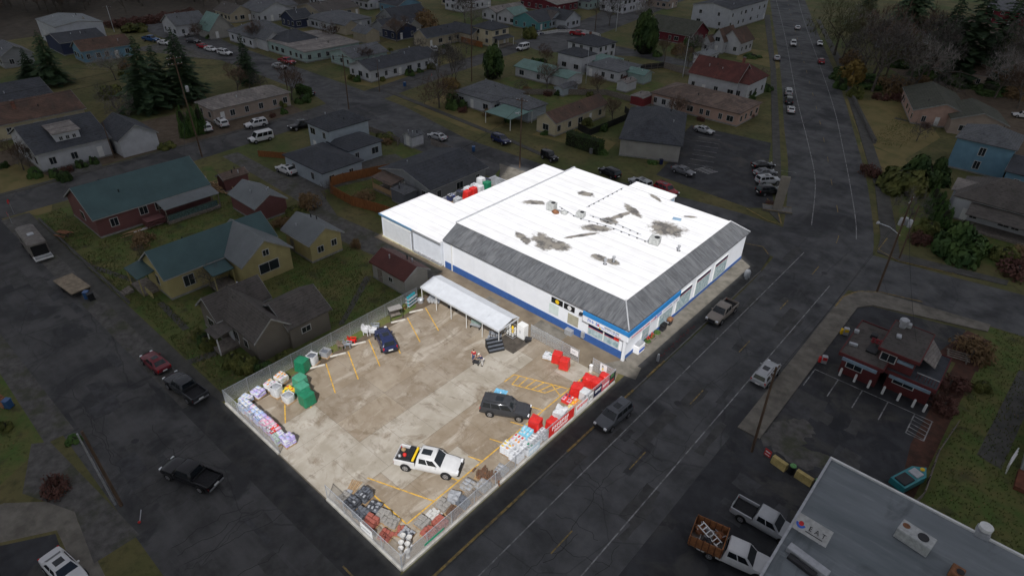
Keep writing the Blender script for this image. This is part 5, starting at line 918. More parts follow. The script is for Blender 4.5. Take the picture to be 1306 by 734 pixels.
def make_vehicle(kind):
    q = SPEC[kind]; root = obj('parked_car' if kind not in ('pickup',) else 'pickup_truck', None); m = 'paint_white'
    b = MB(); ringloft(b, q['st'], m); b.build('body', root, smooth=38)
    (xa, xb), (ta, tb), zb, zt, bw, tw = q['base'], q['top'], q['zb'], q['zt'], q['bw'], q['tw']
    tm = (ta+tb)/2
    c = MB(); B = [(xa, -bw, zb-.06), (xb, -bw, zb-.06), (xb, bw, zb-.06), (xa, bw, zb-.06)]; r_ = .08
    T = [(ta, -tw, zt-r_), (tb, -tw, zt-r_), (tb, tw, zt-r_), (ta, tw, zt-r_)]; U = [(ta+.12, -tw+.14, zt), (tb-.14, -tw+.14, zt), (tb-.14, tw-.14, zt), (ta+.12, tw-.14, zt)]
    c.add(B+T+U, [(0, 1, 5, 4), (1, 2, 6, 5), (2, 3, 7, 6), (3, 0, 4, 7), (4, 5, 9, 8), (5, 6, 10, 9), (6, 7, 11, 10), (7, 4, 8, 11), (8, 9, 10, 11)], m); c.build('cabin', root, smooth=50)
    def pane(p, name, u0, u1, v0, v1, off=.012):
        A, Bq, Cq, D = [Vector(x) for x in p]; n = (Bq-A).cross(D-A).normalized()
        f = lambda u, v: (A.lerp(Bq, u)).lerp(D.lerp(Cq, u), v)+n*off
        g = MB(); g.add([f(u0, v0), f(u1, v0), f(u1, v1), f(u0, v1)], [(0, 1, 2, 3)], 'glass'); return g.build(name, root)
    pane([B[1], B[2], T[2], T[1]], 'windshield', .05, .95, .12, .97); pane([B[3], B[0], T[0], T[3]], 'rear_window', .1, .9, .22, .93)
    for s in (0, 1):
        P4 = [B[0], B[1], T[1], T[0]] if s == 0 else [B[2], B[3], T[3], T[2]]
        sp = [(.06, .30), (.33, .60), (.63, .93)] if kind in ('suv', 'big_suv', 'van') else ([(.12, .48), (.52, .9)] if kind != 'jeep' else [(.08, .5), (.55, .92)])
        for u0, u1 in sp:
            if s: u0, u1 = 1-u1, 1-u0
            pane(P4, 'side_window', u0, u1, .2, .92)
    W_ = max(s[3] for s in q['st']); tm_, rm_ = WH.setdefault(q['wr'], wheel_mesh(q['wr'], .24))
    for x in q['wx']:
        for s in (-1, 1):
            ar = MB(); ar.lathe([(q['wr']*1.16, 0), (q['wr']*1.16, .05)], 'black', 20); a = ar.build('wheel_arch', root, (x, s*(W_-.045) , q['wr']*1.02)); a.rotation_euler = (R(-90*s), 0, 0)
            w = obj('wheel', tm_, root, (x, s*(W_-.075), q['wr'])); w.rotation_euler = (R(-90*s), 0, 0); obj('rim', rm_, w)
    xf, xr = q['st'][-1][0], q['st'][0][0]; zf = (q['st'][-2][1]+q['st'][-2][2])/2+.12; hw = q['st'][-2][3]; zr = (q['st'][1][1]+q['st'][1][2])/2+.14; hr = q['st'][1][3]
    for s in (-1, 1):
        g = MB(); y0, y1 = sorted((s*hw*.58, s*hw*.96)); g.bbox(xf-.2, y0, zf-.04, xf+.015, y1, zf+.13, 'headlight', .03); g.build('headlight', root)
        g = MB(); y0, y1 = sorted((s*hr*.76, s*hr*.97)); g.bbox(xr+.01, y0, zr-.1, xr+.14, y1, zr+.2, 'taillight', .03); g.build('taillight', root)
        g = MB(); y0, y1 = sorted((s*(bw+.02), s*(bw+.2))); g.bbox(xb-.55, y0, zb+.0, xb-.4, y1, zb+.14, m, .03); g.build('mirror', root)
    g = MB(); g.bbox(xf-.1, -hw*.52, zf-.2, xf+.02, hw*.52, zf+.1, 'black', .03); g.build('grille', root)
    g = MB(); g.bbox(xf-.14, -hw*.9, q['st'][-1][1]-.08, xf+.06, hw*.9, q['st'][-1][1]+.1, 'black_plastic', .04); g.build('front_bumper', root)
    g = MB(); g.bbox(xr-.06, -hr*.9, q['st'][0][1]-.1, xr+.12, hr*.9, q['st'][0][1]+.08, 'chrome' if kind == 'pickup' else 'black_plastic', .04); g.build('rear_bumper', root)
    g = MB(); g.box(xr-.075, -.25, q['st'][0][1]+.1, xr-.0, .25, q['st'][0][1]+.22, 'trim_white'); g.build('number_plate', root)
    if 'bed' in q:
        x0, x1, z0, z1 = q['bed']; hw = .97
        for s in (-1, 1): g = MB(); y0, y1 = sorted((s*hw*.86, s*hw)); g.bbox(x0+.06, y0, z0-.2, x1, y1, z1, m, .03); g.build('bed', root)
        g = MB(); g.bbox(x0, -hw*.95, z0-.16, x0+.07, hw*.95, z1-.02, m, .02); g.build('tailgate', root)
        g = MB(); g.box(x0+.07, -hw*.86, z0+.03, x1, hw*.86, z0+.05, 'bed_liner'); g.box(x1-.04, -hw*.86, z0+.05, x1-.005, hw*.86, z1, 'bed_liner'); g.build('bed_floor', root)
    if kind in ('suv', 'big_suv'):
        for s in (-1, 1): g = MB(); g.path([(ta+.3, s*(tw-.1), zt+.06), (tb-.3, s*(tw-.1), zt+.06)], .025, 'black', 5); g.build('roof_rail', root)
        g = MB(); g.box(tm-.1, -.35, zt-.01, tm+.7, .35, zt+.008, 'glass'); g.build('sunroof', root)
    if kind in ('hatchback', 'sedan'): g = MB(); g.box(tb-.95, -.36, zt-.01, tb-.3, .36, zt+.006, 'glass'); g.build('sunroof', root)
    return root
WH = {}; VP = {}; VUSED = set()
def vehicle(kind, paint, x, y, hdg, label, cat='car', group='parked vehicles', z=0.022, scale=1.):
    if kind not in VP: VP[kind] = make_vehicle(kind); o = VP[kind]; first = True
    else: o = dup(VP[kind]); first = False
    o.location = (x, y, z); o.rotation_euler = (0, 0, R(hdg)); o['label'] = label; o['category'] = cat; o['group'] = group; o.scale = (scale,)*3
    for c in o.children:
        if c.name.split('.')[0] in PAINTED:
            for s in c.material_slots: s.link = 'OBJECT'; s.material = MATS['paint_'+paint]
    return o
# in the lot
gL = 'cars on the storage lot'
wpk = vehicle('pickup', 'white', -6.3, 8.75, 28, 'white crew-cab pickup with a loaded black bed parked on the storage lot', 'pickup', gL, LZ, 1.08)
vehicle('big_suv', 'charcoal', -5.75, 19.1, 30, 'dark grey full-size SUV parked beside the blue access square', 'SUV', gL, LZ)
vehicle('hatchback', 'navy', -24.1, 18.0, 157, 'dark navy hatchback parked in a stall beside the white plastic chairs', 'car', gL, LZ, 1.05)
gS = 'vehicles on the main avenue'
vehicle('suv', 'gunmetal', 3.2, 26.0, -93, 'dark grey SUV with a glass roof parked at the kerb beside the banner fence', 'SUV', gS)
vehicle('pickup', 'tan', 3.1, 51.4, -91, 'tan pickup with empty bed parked outside the store', 'pickup', gS)
vehicle('suv', 'silver', 12.3, 43.6, 90, 'silver SUV parked at the kerb opposite the store', 'SUV', gS)
vehicle('pickup', 'black', -21.4, -7.0, -160, 'black pickup driving along the side street', 'pickup', 'vehicles on the side street')
vehicle('sedan', 'maroon', -39.8, -2.2, 183, 'dark red sedan parked on the gravel verge', 'car', 'vehicles on the side street', scale=.95)
o = vehicle('pickup', 'charcoal', -33.2, -1.9, 186, 'charcoal pickup with tan cab roof parked behind the red sedan', 'pickup', 'vehicles on the side street')
vehicle('sedan', 'white', -19.6, -18.2, 8, 'white sedan in the driveway at the bottom left corner', 'car', 'vehicles on the side street')
vehicle('sedan', 'white', -77.0, 38.0, 186, 'white sedan parked on the gravel beside the pale blue house', 'car', scale=1.05)
for k, p, x, y, hd, lab, cat in (
 ('van', 'white', -94.8, 43.2, -95, 'white van parked along the back street', 'van'), ('suv', 'white', -103.2, 47, -100, 'white SUV parked before the beige hip-roofed house', 'SUV'),
 ('suv', 'white', -108.6, 38.6, 165, 'white SUV nearest the tall clipped hedge column', 'SUV'), ('suv', 'white', -109.0, 42.2, 172, 'second white SUV on the beige house driveway', 'SUV'),
 ('pickup', 'black', -95.6, 53.4, -95, 'black pickup by the two-storey pale blue house', 'pickup'), ('sedan', 'charcoal', -115.6, 68.2, 175, 'charcoal car at the kerb below the crossing', 'car'),
 ('sedan', 'silver', -70.2, 69.6, 183, 'silver sedan parked behind the tiny white shed', 'car'), ('suv', 'navy', -59.4, 77.6, -8, 'navy SUV parked before the carport', 'SUV'),
 ('jeep', 'black', -46.2, 77.4, -10, 'black boxy jeep parked before the clipped green hedge', 'jeep'), ('suv', 'black', -33.2, 79.3, 168, 'black SUV parked behind the store before the tan office', 'SUV'),
 ('suv', 'silver', -26.4, 79.2, 168, 'silver SUV between the black SUV and the red SUV', 'SUV'), ('suv', 'red', -21.4, 80, -12, 'bright red SUV parked behind the store extension', 'SUV'),
 ('sedan', 'grey', -23.6, 90.2, -4, 'grey sedan beside the tan office wall', 'car'), ('sedan', 'silver', -31.6, 114.4, -4, 'silver sedan in front of the pink brick house', 'car'),
 ('sedan', 'black', -13.6, 104.1, 54, 'black sedan farthest in the row at the avenue car park', 'car'), ('sedan', 'grey', -11.8, 100.7, 55, 'grey sedan second in the row at the avenue car park', 'car'),
 ('suv', 'silver', -9.8, 97.4, 55, 'silver SUV in the row at the avenue car park', 'SUV'), ('suv', 'black', -7.8, 93.0, 56, 'black SUV nearest the tall sign slab', 'SUV'),
 ('sedan', 'white', -60.0, 246, 112, 'white car farthest up the main avenue', 'car'), ('suv', 'white', -50.6, 217, -68, 'white SUV driving down the far main avenue', 'SUV'), ('sedan', 'white', -44.4, 225, -68, 'white car parked under the big bare tree', 'car'),
 ('sedan', 'silver', -46.6, 193, 112, 'silver car near the far white gabled house', 'car'), ('sedan', 'red', -35.1, 199.5, 112, 'small red car on the far main avenue', 'car'), ('suv', 'silver', -29.4, 158, 112, 'silver SUV at the front of three parked by the red-roofed hall', 'SUV'),
 ('suv', 'charcoal', -26.4, 150.6, 112, 'charcoal SUV in the middle of three parked by the red-roofed hall', 'SUV'), ('sedan', 'white', -23.2, 143.6, 112, 'white sedan at the back of three parked by the red-roofed hall', 'car'),
 ('van', 'white', -109.4, 143.2, -88, 'white van standing on the far back street', 'van'), ('sedan', 'navy', -121, 164.6, 10, 'navy car before the white picket fence', 'car'), ('pickup', 'red', -110, 173.6, 20, 'bright red pickup near the white picket fence', 'pickup'),
 ('suv', 'silver', -127, 121.2, 150, 'silver SUV parked by the round bare tree', 'SUV'), ('sedan', 'charcoal', -123, 121.4, 140, 'charcoal car beside the silver SUV near the round bare tree', 'car'),
 ('sedan', 'white', -197.6, 75.6, 30, 'white car by the pale grey gambrel house', 'car'), ('sedan', 'charcoal', -185.8, 73.4, 20, 'dark car by the steep green cottage', 'car'), ('sedan', 'red', -177.1, 72.4, 10, 'red car parked in the far left row', 'car'),
 ('sedan', 'white', -172.2, 72.3, 10, 'white car right of the red car in the far row', 'car'), ('suv', 'white', -165.2, 73, 15, 'white SUV left of the tall lone conifer', 'SUV'), ('pickup', 'blue', -196, 65, 20, 'blue pickup by the red thicket', 'pickup'),
 ('sedan', 'white', -189, 66, 20, 'white car behind the two big conifers', 'car'), ('pickup', 'red', -144.4, 80.6, 8, 'red pickup outside the flat-roofed pale building', 'pickup'), ('sedan', 'silver', -141.6, 76.4, 12, 'silver car on the street by the flat-roofed pale building', 'car'),
 ('suv', 'charcoal', -118, 176, 10, 'dark SUV beside the white picket fence gate', 'SUV'), ('sedan', 'white', 20, 182, 200, 'white car half hidden under the right-hand bare trees', 'car')):
    vehicle(k, p, x, y, hd, lab, cat)
o = vehicle('pickup', 'silver', 20.4, 24.2, 2, 'silver pickup parked beside the diner', 'pickup', 'vehicles by the diner')
# stake-bed truck
t = vehicle('pickup', 'white', 19.9, 19.3, 12, 'white truck with wooden stake sides full of scrap beside the diner', 'truck', 'vehicles by the diner', scale=1.06)
stake = mat('stake_wood', (.26, .11, .045), .85, var=.3, scale=2.5)
for s in (-1, 1):
    b = MB(); b.box(-3.6, s*1.12-.03, .95, -1.05, s*1.12+.03, 2.0, stake)
    for k in range(6): b.box(-3.55+k*.48, s*1.12-.06, .85, -3.47+k*.48, s*1.12+.06, 2.04, mat('stake_post', (.13, .05, .025), .9))
    b.build('stake_side', t)
b = MB(); b.box(-1.1, -1.12, .95, -1.02, 1.12, 2.05, stake); b.box(-3.66, -1.12, .95, -3.6, 1.12, 1.7, stake); b.build('stake_end', t); b = MB(); b.box(-3.6, -1.1, .86, -1.1, 1.1, .95, 'wood_grey'); b.build('deck', t)
def on(t, p): c, q = math.cos(t.rotation_euler.z), math.sin(t.rotation_euler.z); k = t.scale.x; return (t.location.x+(p[0]*c-p[1]*q)*k, t.location.y+(p[0]*q+p[1]*c)*k, t.location.z+p[2]*k)
for k, (x, y, m_, lab) in enumerate(((-3.1, .4, 'rust', 'rusty scrap heap at the back of the stake truck'), (-2.2, -.5, 'dark_grille', 'dark scrap heap on the stake truck'), (-1.6, .5, 'rust', 'rusty wheels behind the cab of the stake truck'))):
    b = MB(); b.blob((0, 0, .3), (.5, .45, .4), m_, seed=k+20, rough=.3)
    for q in range(5): a = q*1.3+k; b.tube((.4*math.cos(a), .4*math.sin(a), .2), (.5*math.cos(a+2), .5*math.sin(a+2), .8), .04, .04, 'rust' if q % 2 else 'metal_grey', 5)
    o = tag(b.build('scrap_heap'), lab, 'scrap', 'scrap on the stake truck'); o.location = on(t, (x, y, .95))
b = MB()
for s in (-.32, .32): b.box(-1.1, s-.04, 0, 1.1, s+.04, .07, 'trim_white')
for k in range(6): b.box(-1.0+k*.38, -.3, .01, -.92+k*.38, .3, .06, 'trim_white')
o = tag(b.build('scrap_ladder'), 'white ladder lying on the scrap in the stake truck', 'ladder'); o.location = on(t, (-2.3, .1, 1.6)); o.rotation_euler = (0, R(12), R(12-25))
o = wpk
b = MB(); b.box(-1.32, -.8, 1.25, -1.12, .8, 1.34, 'sign_yellow'); b.build('light_bar', o)
b = MB(); b.bbox(-1.95, -.85, .86, -1.4, .85, 1.32, 'black_plastic'); b.build('toolbox', o)
b = MB(); b.box(-.55, -.32, 1.872, .35, .32, 1.888, 'glass'); b.build('sunroof', o)
for k, (x, y, m_, s_) in enumerate(((-2.5, .45, 'wood_pale', .22), (-2.2, -.1, 'banner_red', .2), (-2.6, -.3, 'metal_grey', .18))):
    t = tag(MB().blob((0, 0, s_), (s_*1.1, s_, s_), m_, seed=k).build('bed_cargo', None, smooth=60), ['tan sack lying in the white pickup bed', 'red round container lying in the white pickup bed', 'grey bundle lying in the white pickup bed'][k], 'cargo', 'cargo in the white pickup'); c_, q_ = math.cos(R(28)), math.sin(R(28)); t.location = (-6.3+(x*c_-y*q_)*1.08, 8.75+(x*q_+y*c_)*1.08, LZ+.86*1.08)
# camper and flat trailer
t = thing('camper', 'old tan camper trailer with an open dark rear end', 'camper', (-77.6, -2.6, .02), R(-3), 'trailers on the verge'); b = MB(); b.bbox(-4, -1.15, .45, 3, 1.15, 2.7, mat('camper_skin', (.17, .155, .14), .7, var=.2), .25); b.build('body', t, smooth=40)
b = MB(); b.box(3.0, -.95, .6, 3.03, .95, 2.2, 'black'); b.build('open_rear', t); b = MB(); b.bbox(2.2, -1.1, .4, 4.2, 1.1, .62, 'trim_white'); b.bbox(3.9, -1.0, .6, 4.15, 1.0, 1.0, 'metal_grey'); b.build('tail_platform', t)
for x in (-2.4, 1.6):
    for s in (-1, 1): w = obj('wheel', WH[.33][0] if .33 in WH else wheel_mesh(.33, .24)[0], t, (x, s*1.1, .33)); w.rotation_euler = (R(90), 0, 0)
b = MB(); b.box(-2.2, -1.165, 1.4, -.6, -1.15, 2.0, 'glass'); b.build('window', t); b = MB(); b.bbox(-.4, -.4, 2.7, .4, .4, 2.85, 'metal_grey'); b.build('roof_vent', t)
t = thing('flat_trailer', 'flat plywood-covered trailer parked behind the bins', 'trailer', (-63.3, -2.7, .02), R(5), 'trailers on the verge'); b = MB(); b.box(-2.6, -1.2, .7, 2.6, 1.2, .86, mat('plywood', (.26, .21, .15), .85, var=.25, scale=1.5)); b.build('deck', t); b = MB(); b.box(-2.5, -1.1, .45, 2.5, 1.1, .68, 'dark_grille'); b.tube((2.5, 0, .55), (3.8, 0, .5), .06, .06, 'dark_grille'); b.build('chassis', t)
for s in (-1, 1): w = obj('wheel', WH[.33][0], t, (-.3, s*1.12, .33)); w.rotation_euler = (R(90), 0, 0)

# ------------------------------------------------------------------ trees
def vary(b): pass
def bare_mesh(seed, H=10., spread=.5, levels=4, twig='twig_grey', up=.35, fine=True):
    rs = random.Random(seed); tr = MB(); tw = MB()
    def seg(b, p, d, l, r, m, n=4):
        q = p+d*l; b.tube(p, q, r, r*.7, m, n, False); return q
    def grow(p, d, l, r, lv):
        b, m = (tr, 'bark') if lv < 2 else (tw, twig)
        mid = seg(b, p, d, l*.5, r, m, 5 if lv < 2 else 3); d2 = (d+Vector((rs.uniform(-.2, .2), rs.uniform(-.2, .2), rs.uniform(0, .15)))).normalized(); end = seg(b, mid, d2, l*.5, r*.72, m, 5 if lv < 2 else 3)
        if lv >= levels:
            if fine:
                for k in range(8):
                    a = Vector((rs.uniform(-1, 1), rs.uniform(-1, 1), rs.uniform(-.2, 1))).normalized(); e = mid.lerp(end, rs.random()); w = a.cross(Vector((0, 0, 1))).normalized()*.034; t = e+a*l*1.0
                    tw.add([e-w, e+w, t], [(0, 1, 2)], twig)
            return
        n = (5, 4, 4, 3, 3)[lv]
        for k in range(n):
            a = 2*math.pi*(k+rs.random()*.7)/n; s = Vector((math.cos(a), math.sin(a), 0)); t_ = d2.to_track_quat('Z', 'Y')@s
            nd = (d2*(up+.25)+t_*(spread+rs.uniform(-.1, .35))+Vector((0, 0, .12))).normalized()
            st = mid.lerp(end, rs.uniform(.1, 1)) if k else end
            grow(st, nd, l*rs.uniform(.6, .82), r*.55, lv+1)
    grow(Vector((0, 0, -.1)), Vector((rs.uniform(-.08, .08), rs.uniform(-.08, .08), 1)).normalized(), H*.36, H*.022, 0)
    return tr.mesh('trunk'), tw.mesh('crown')
def conifer_mesh(seed, m='needles', H=12., w=.34, dens=1.):
    rs = random.Random(seed); tr = MB(); tr.tube((0, 0, -.1), (0, 0, H*.95), H*.018, .03, 'bark', 7); cr = MB(); L_ = int(30*dens)
    for i in range(L_):
        t = (i+.5)/L_; z = H*(.07+.93*t); rad = H*w*(1-t)**.85*rs.uniform(.75, 1.12)+.12; n = max(4, int(12*(1-t*.6)))
        for k in range(n):
            a = 2*math.pi*(k+rs.random())/n; rr = rad*rs.uniform(.5, 1.2); d = Vector((math.cos(a), math.sin(a), 0)); s = Vector((-d.y, d.x, 0)); droop = rs.uniform(.12, .42)
            for j in range(5):
                u = (j+rs.random())/5; c = d*rr*(.2+.8*u)+Vector((0, 0, z-droop*rr*u*u+.1*rr)); ww = .34*rr*(1.15-u*.6)*rs.uniform(.7, 1.3)*.8+.08; ll = rr*.24
                ti = Vector((rs.uniform(-.25, .25), rs.uniform(-.25, .25), rs.uniform(-.5, .3)))
                cr.add([c-s*ww+ti*.35, c-d*ll*.4, c+s*ww-ti*.35+Vector((0, 0, -.1*rr*.4)), c+d*ll*1.3+Vector((0, 0, -.22*ll-.05))], [(0, 1, 2, 3)], m)
    return tr.mesh('trunk'), cr.mesh('crown')
def bush_mesh(seed, m, n=2400, lf=.13, core=True, col=False, ball=False):
    rs = random.Random(seed); cr = MB(); lumps = []
    for k in range(16):
        d = Vector((rs.gauss(0, 1), rs.gauss(0, 1), abs(rs.gauss(0, .8)))).normalized(); lumps.append((d*rs.uniform(.45, .78), rs.uniform(.26, .42)) if not ball else (Vector((rs.gauss(0, 1), rs.gauss(0, 1), rs.gauss(0, 1))).normalized()*rs.uniform(.3, .5)*Vector((1.3, 1.3, 1)).length/1.9+Vector((0, 0, .58)), rs.uniform(.28, .4)))
    for k in range(n):
        c, r = rs.choice(lumps); d = Vector((rs.gauss(0, 1), rs.gauss(0, 1), rs.gauss(.3, 1))).normalized(); p = c+d*r*rs.uniform(.7, 1.12); p.z = max(-.05, p.z)
        if col: p = Vector((p.x*(1-.35*max(0, p.z)), p.y*(1-.35*max(0, p.z)), p.z))
        nrm = (d+Vector((rs.uniform(-.7, .7), rs.uniform(-.7, .7), rs.uniform(-.4, .8)))).normalized(); a = nrm.orthogonal().normalized(); b_ = nrm.cross(a); s = lf*rs.uniform(.55, 1.35)
        cr.add([p-a*s, p-b_*s*.55, p+a*s, p+b_*s*.55], [(0, 1, 2, 3)], m)
    st = MB(); st.tube((0, 0, -.1), (0, 0, .5), .06, .04, 'bark', 5); 
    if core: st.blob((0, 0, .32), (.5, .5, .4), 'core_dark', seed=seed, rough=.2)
    return st.mesh('trunk'), cr.mesh('crown')
TM = {}
def tree_kind(k):
    if k in TM: return TM[k]
    sd_ = len(TM)+11
    f = {'wood_a': lambda: bare_mesh(41, levels=4, spread=.6, fine=True), 'wood_b': lambda: bare_mesh(43, levels=4, spread=.5, twig='twig_brown'), 'bare_a': lambda: bare_mesh(3), 'bare_b': lambda: bare_mesh(8, spread=.65, twig='twig_silver'), 'bare_c': lambda: bare_mesh(15, spread=.4, up=.5, twig='twig_brown'), 'bare_moss': lambda: bare_mesh(21, spread=.75, twig='moss_twig'), 'bare_small': lambda: bare_mesh(31, spread=.8, up=.15, levels=3), 'bare_round': lambda: bare_mesh(35, spread=.85, up=.1, levels=4, twig='twig_brown'),
      'con_a': lambda: conifer_mesh(4), 'con_b': lambda: conifer_mesh(9, w=.37), 'con_c': lambda: conifer_mesh(17, w=.25), 'con_yellow': lambda: conifer_mesh(19, 'leaf_yellow', w=.3), 'arb': lambda: bush_mesh(5, 'needles_bright', 1900, .09, True, True),
      'bush_dark': lambda: bush_mesh(6, 'leaf_dark'), 'bush_olive': lambda: bush_mesh(7, 'leaf_olive'), 'bush_dark2': lambda: bush_mesh(12, 'leaf_dark', 2600), 'bush_ball': lambda: bush_mesh(13, 'leaf_dark', 2200, .1, True, False, True), 'bush_bright': lambda: bush_mesh(14, 'needles_bright', 2400), 'bush_red': lambda: bush_mesh(18, 'leaf_red', 1000, .09, False), 'willow': lambda: bush_mesh(25, 'leaf_yellow', 1500, .09, False), 'bush_tan': lambda: bush_mesh(27, 'twig_tan', 1500, .07, False)}
    TM[k] = f[k](); return TM[k]
HT = {'bare': 10., 'con_': 12., 'arb': 1.2, 'bush': 1.15, 'will': 1.15}
def tree(kind, x, y, h, label, w=None, cat='tree', name='tree', group=None, z=0, rz=None):
    t, c = tree_kind(kind); base = HT[kind[:4] if kind != 'arb' else 'arb']; s = h/base; rz = random.uniform(0, 6.28) if rz is None else rz
    o = thing(name, label, cat, (x, y, z), rz, group); o.scale = (s, s, s) if w is None else (w/2, w/2, s)
    obj('trunk', t, o); obj('crown', c, o); return o
# big conifers and named trees, left to right
tree('con_a', -165.5, 28, 13, 'dark conifer left of the blue cottage', name='conifer'); tree('con_b', -173.6, 25.6, 8, 'shorter conifer beside the left dark conifer', name='conifer')
tree('con_b', -130.2, 36.5, 16, 'broad dark conifer left of the tall utility pole', name='conifer'); tree('con_a', -131.5, 45.5, 16.5, 'broad dark conifer behind the tall utility pole', name='conifer'); tree('con_a', -134, 41, 13, 'conifer filling in between the two broad dark conifers', name='conifer')
tree('con_c', -133.6, 62.6, 12.5, 'tall lone conifer beside the back street', name='conifer'); tree('con_yellow', -206.8, 51.3, 7.5, 'small golden conifer before the white warehouse', name='conifer')
for k, (x, y, h_) in enumerate(((-107.6, 33.6, 9), (-107.2, 35.4, 10), (-107.6, 37.2, 8.6))): tree('arb', x, y, h_, ['left column of the tall clipped evergreen hedge by the pole', 'middle column of the tall clipped evergreen hedge by the pole', 'right column of the tall clipped evergreen hedge by the pole'][k], 2.6, name='columnar_evergreen', group='tall evergreen columns by the pole')
tree('bare_moss', -160, 10, 11, 'mossy tree at the left edge above the dark roof', name='bare_tree'); tree('bare_moss', -171, 14, 10, 'second mossy tree at the far left edge', name='bare_tree'); tree('bare_b', -159.7, 40.2, 9, 'bare spreading tree before the sky blue cottage', name='bare_tree'); tree('bare_small', -126, 28, 8, 'low bare tree right of the cream house', name='bare_tree'); tree('bare_small', -137, 31, 7, 'bare thicket tree behind the cream house', name='bare_tree')
tree('bush_olive', -146, 34, 3.6, 'olive shrub between the conifers and the cream house', 6, 'shrub', 'shrub')
tree('bare_round', -85.2, 84.2, 10.5, 'bare brown street tree at the crossing corner', name='bare_tree'); tree('bush_dark', -82.5, 86.9, 4.6, 'dark green shrub right of the bare street tree', 5, 'shrub', 'shrub'); tree('bush_red', -79.2, 86, 2, 'small russet shrub below the dark green shrub', 2.6, 'shrub', 'shrub')
for k, (x, y) in enumerate(((-98, 96), (-97, 100), (-94.6, 99))): tree('bare_a', x, y, 11, ['leftmost slim bare tree by the back street pole', 'middle slim bare tree by the back street pole', 'rightmost slim bare tree by the back street pole'][k], 1.1, name='bare_tree', group='slim bare trees by the pole')
tree('willow', -95.4, 97.5, 3.4, 'low golden shrub under the slim bare trees', 6, 'shrub', 'shrub')
tree('bush_ball', -93.9, 112.2, 7.4, 'round glossy evergreen tree beside the far street', 8.4, name='evergreen_tree'); tree('bush_ball', -80.5, 168.6, 10.5, 'big dense evergreen tree beside the mossy brown roof', 11, name='evergreen_tree')
tree('bush_tan', -150.7, 138.5, 9, 'dome of bare brown twigs among the far houses', 11, name='bare_tree'); tree('bare_a', -150, 158, 11, 'bare tree behind the brown twig dome', name='bare_tree'); tree('bare_b', -142, 153, 9, 'bare spreading tree beside the beige gabled house', name='bare_tree')
tree('bush_olive', -119, 158, 5, 'olive shrub before the white picket fence', 6, 'shrub', 'shrub'); tree('bare_a', -112, 196, 11, 'large bare tree beside the far white house', name='bare_tree'); tree('bare_b', -104, 205, 10, 'bare tree left of the apartment block street', name='bare_tree'); tree('bush_dark', -96, 208, 4, 'dark shrub by the tall far white house', 5, 'shrub', 'shrub')
tree('bare_b', -68, 178, 8, 'bare tree behind the high garden fence', name='bare_tree'); tree('bare_small', -60, 160, 9, 'bare tree beside the red-roofed hall', name='bare_tree'); tree('bush_tan', -72, 176, 4.6, 'tan twiggy shrub beside the mossy brown roof', 6, 'shrub', 'shrub'); tree('bush_olive', -71, 204, 6, 'yellow-green shrub below the apartment block', 6, 'shrub', 'shrub'); tree('bush_dark', -75, 190, 5, 'dark shrub below the apartment block', 6, 'shrub', 'shrub')
tree('bare_small', -72.5, 140.5, 6.5, 'pale bare tree before the round-walled house', name='bare_tree'); tree('bush_red', -68, 136.5, 2.6, 'brown shrub beside the round-walled house', 5, 'shrub', 'shrub'); tree('bare_small', -80.5, 108, 4.5, 'stunted dark bare tree on the back lawn', name='bare_tree')
tree('bush_bright', -92, 130, 3.2, 'bright green shrub by the white two-part house', 6, 'shrub', 'shrub')
# right side woods
tree('bare_moss', -35.5, 213, 21, 'huge mossy bare tree beside the main avenue', name='bare_tree'); tree('bare_moss', -31, 206, 15, 'ochre mossy tree below the huge bare tree', name='bare_tree'); tree('bare_a', -14, 178, 20, 'tall grey bare tree before the tan brick house', name='bare_tree'); tree('bare_c', -18, 192, 21, 'tall brown bare tree in the right wood', name='bare_tree'); tree('bare_b', -6, 188, 16, 'spreading bare tree in the right wood', name='bare_tree'); tree('bare_b', 12, 196, 14, 'pale bare tree above the tan brick house', name='bare_tree')
tree('willow', -20.5, 180, 9, 'golden weeping tree beside the main avenue', 9, name='weeping_tree'); tree('bush_dark', -21.5, 174.5, 4, 'dark shrub at the avenue kerb below the golden tree', 4, 'shrub', 'shrub'); tree('bush_olive', -15.6, 168.6, 4.2, 'round olive shrub at the corner of the dry lawn', 4.6, 'shrub', 'shrub')
x, y = at(1152, 56); tree('con_b', x, y, 24, 'dark conifer at the top edge behind the huge bare tree', name='conifer'); tree('con_a', -30, 272, 22, 'far conifer at the top edge', name='conifer'); x, y = at(1222, 100); tree('con_b', x, y, 27, 'giant dark conifer on the right skyline', name='conifer'); x, y = at(1262, 92); tree('con_a', x, y, 24, 'second giant conifer right of the skyline conifer', name='conifer'); x, y = at(1200, 74); tree('con_b', x, y, 20, 'lower conifer in the right wood', name='conifer'); tree('con_a', -42, 262, 18, 'conifer beside the far end of the main avenue', name='conifer'); tree('con_a', 18, 250, 26, 'conifer by the dark red far house', name='conifer')
tree('bare_a', 13, 212, 19, 'tall silver bare tree near the right edge', name='bare_tree'); tree('bare_b', 22, 204, 16, 'broad silver bare tree at the right edge', name='bare_tree'); tree('bare_c', 18, 190, 12, 'thin bare tree at the right edge', name='bare_tree'); tree('bare_small', 3, 182, 10, 'lichened low bare tree behind the tan brick house', name='bare_tree'); tree('bare_small', -8, 180, 9, 'pale lichened low tree left of the tan brick house', name='bare_tree')
tree('bare_c', -14, 240, 16, 'bare tree between the far pale house and the giant conifer', name='bare_tree'); tree('bare_b', -38, 238, 14, 'bare tree before the far pale house', name='bare_tree')
DS = ['leftmost by the avenue', 'below the huge bare tree', 'beside the golden tree', 'in the gap between bare trees', 'under the giant conifers', 'behind the tan brick house', 'right of the hidden roof', 'at the right margin', 'under the silver bare trees', 'behind the silver bare trees', 'deep in the right wood', 'at the far side of the right wood']
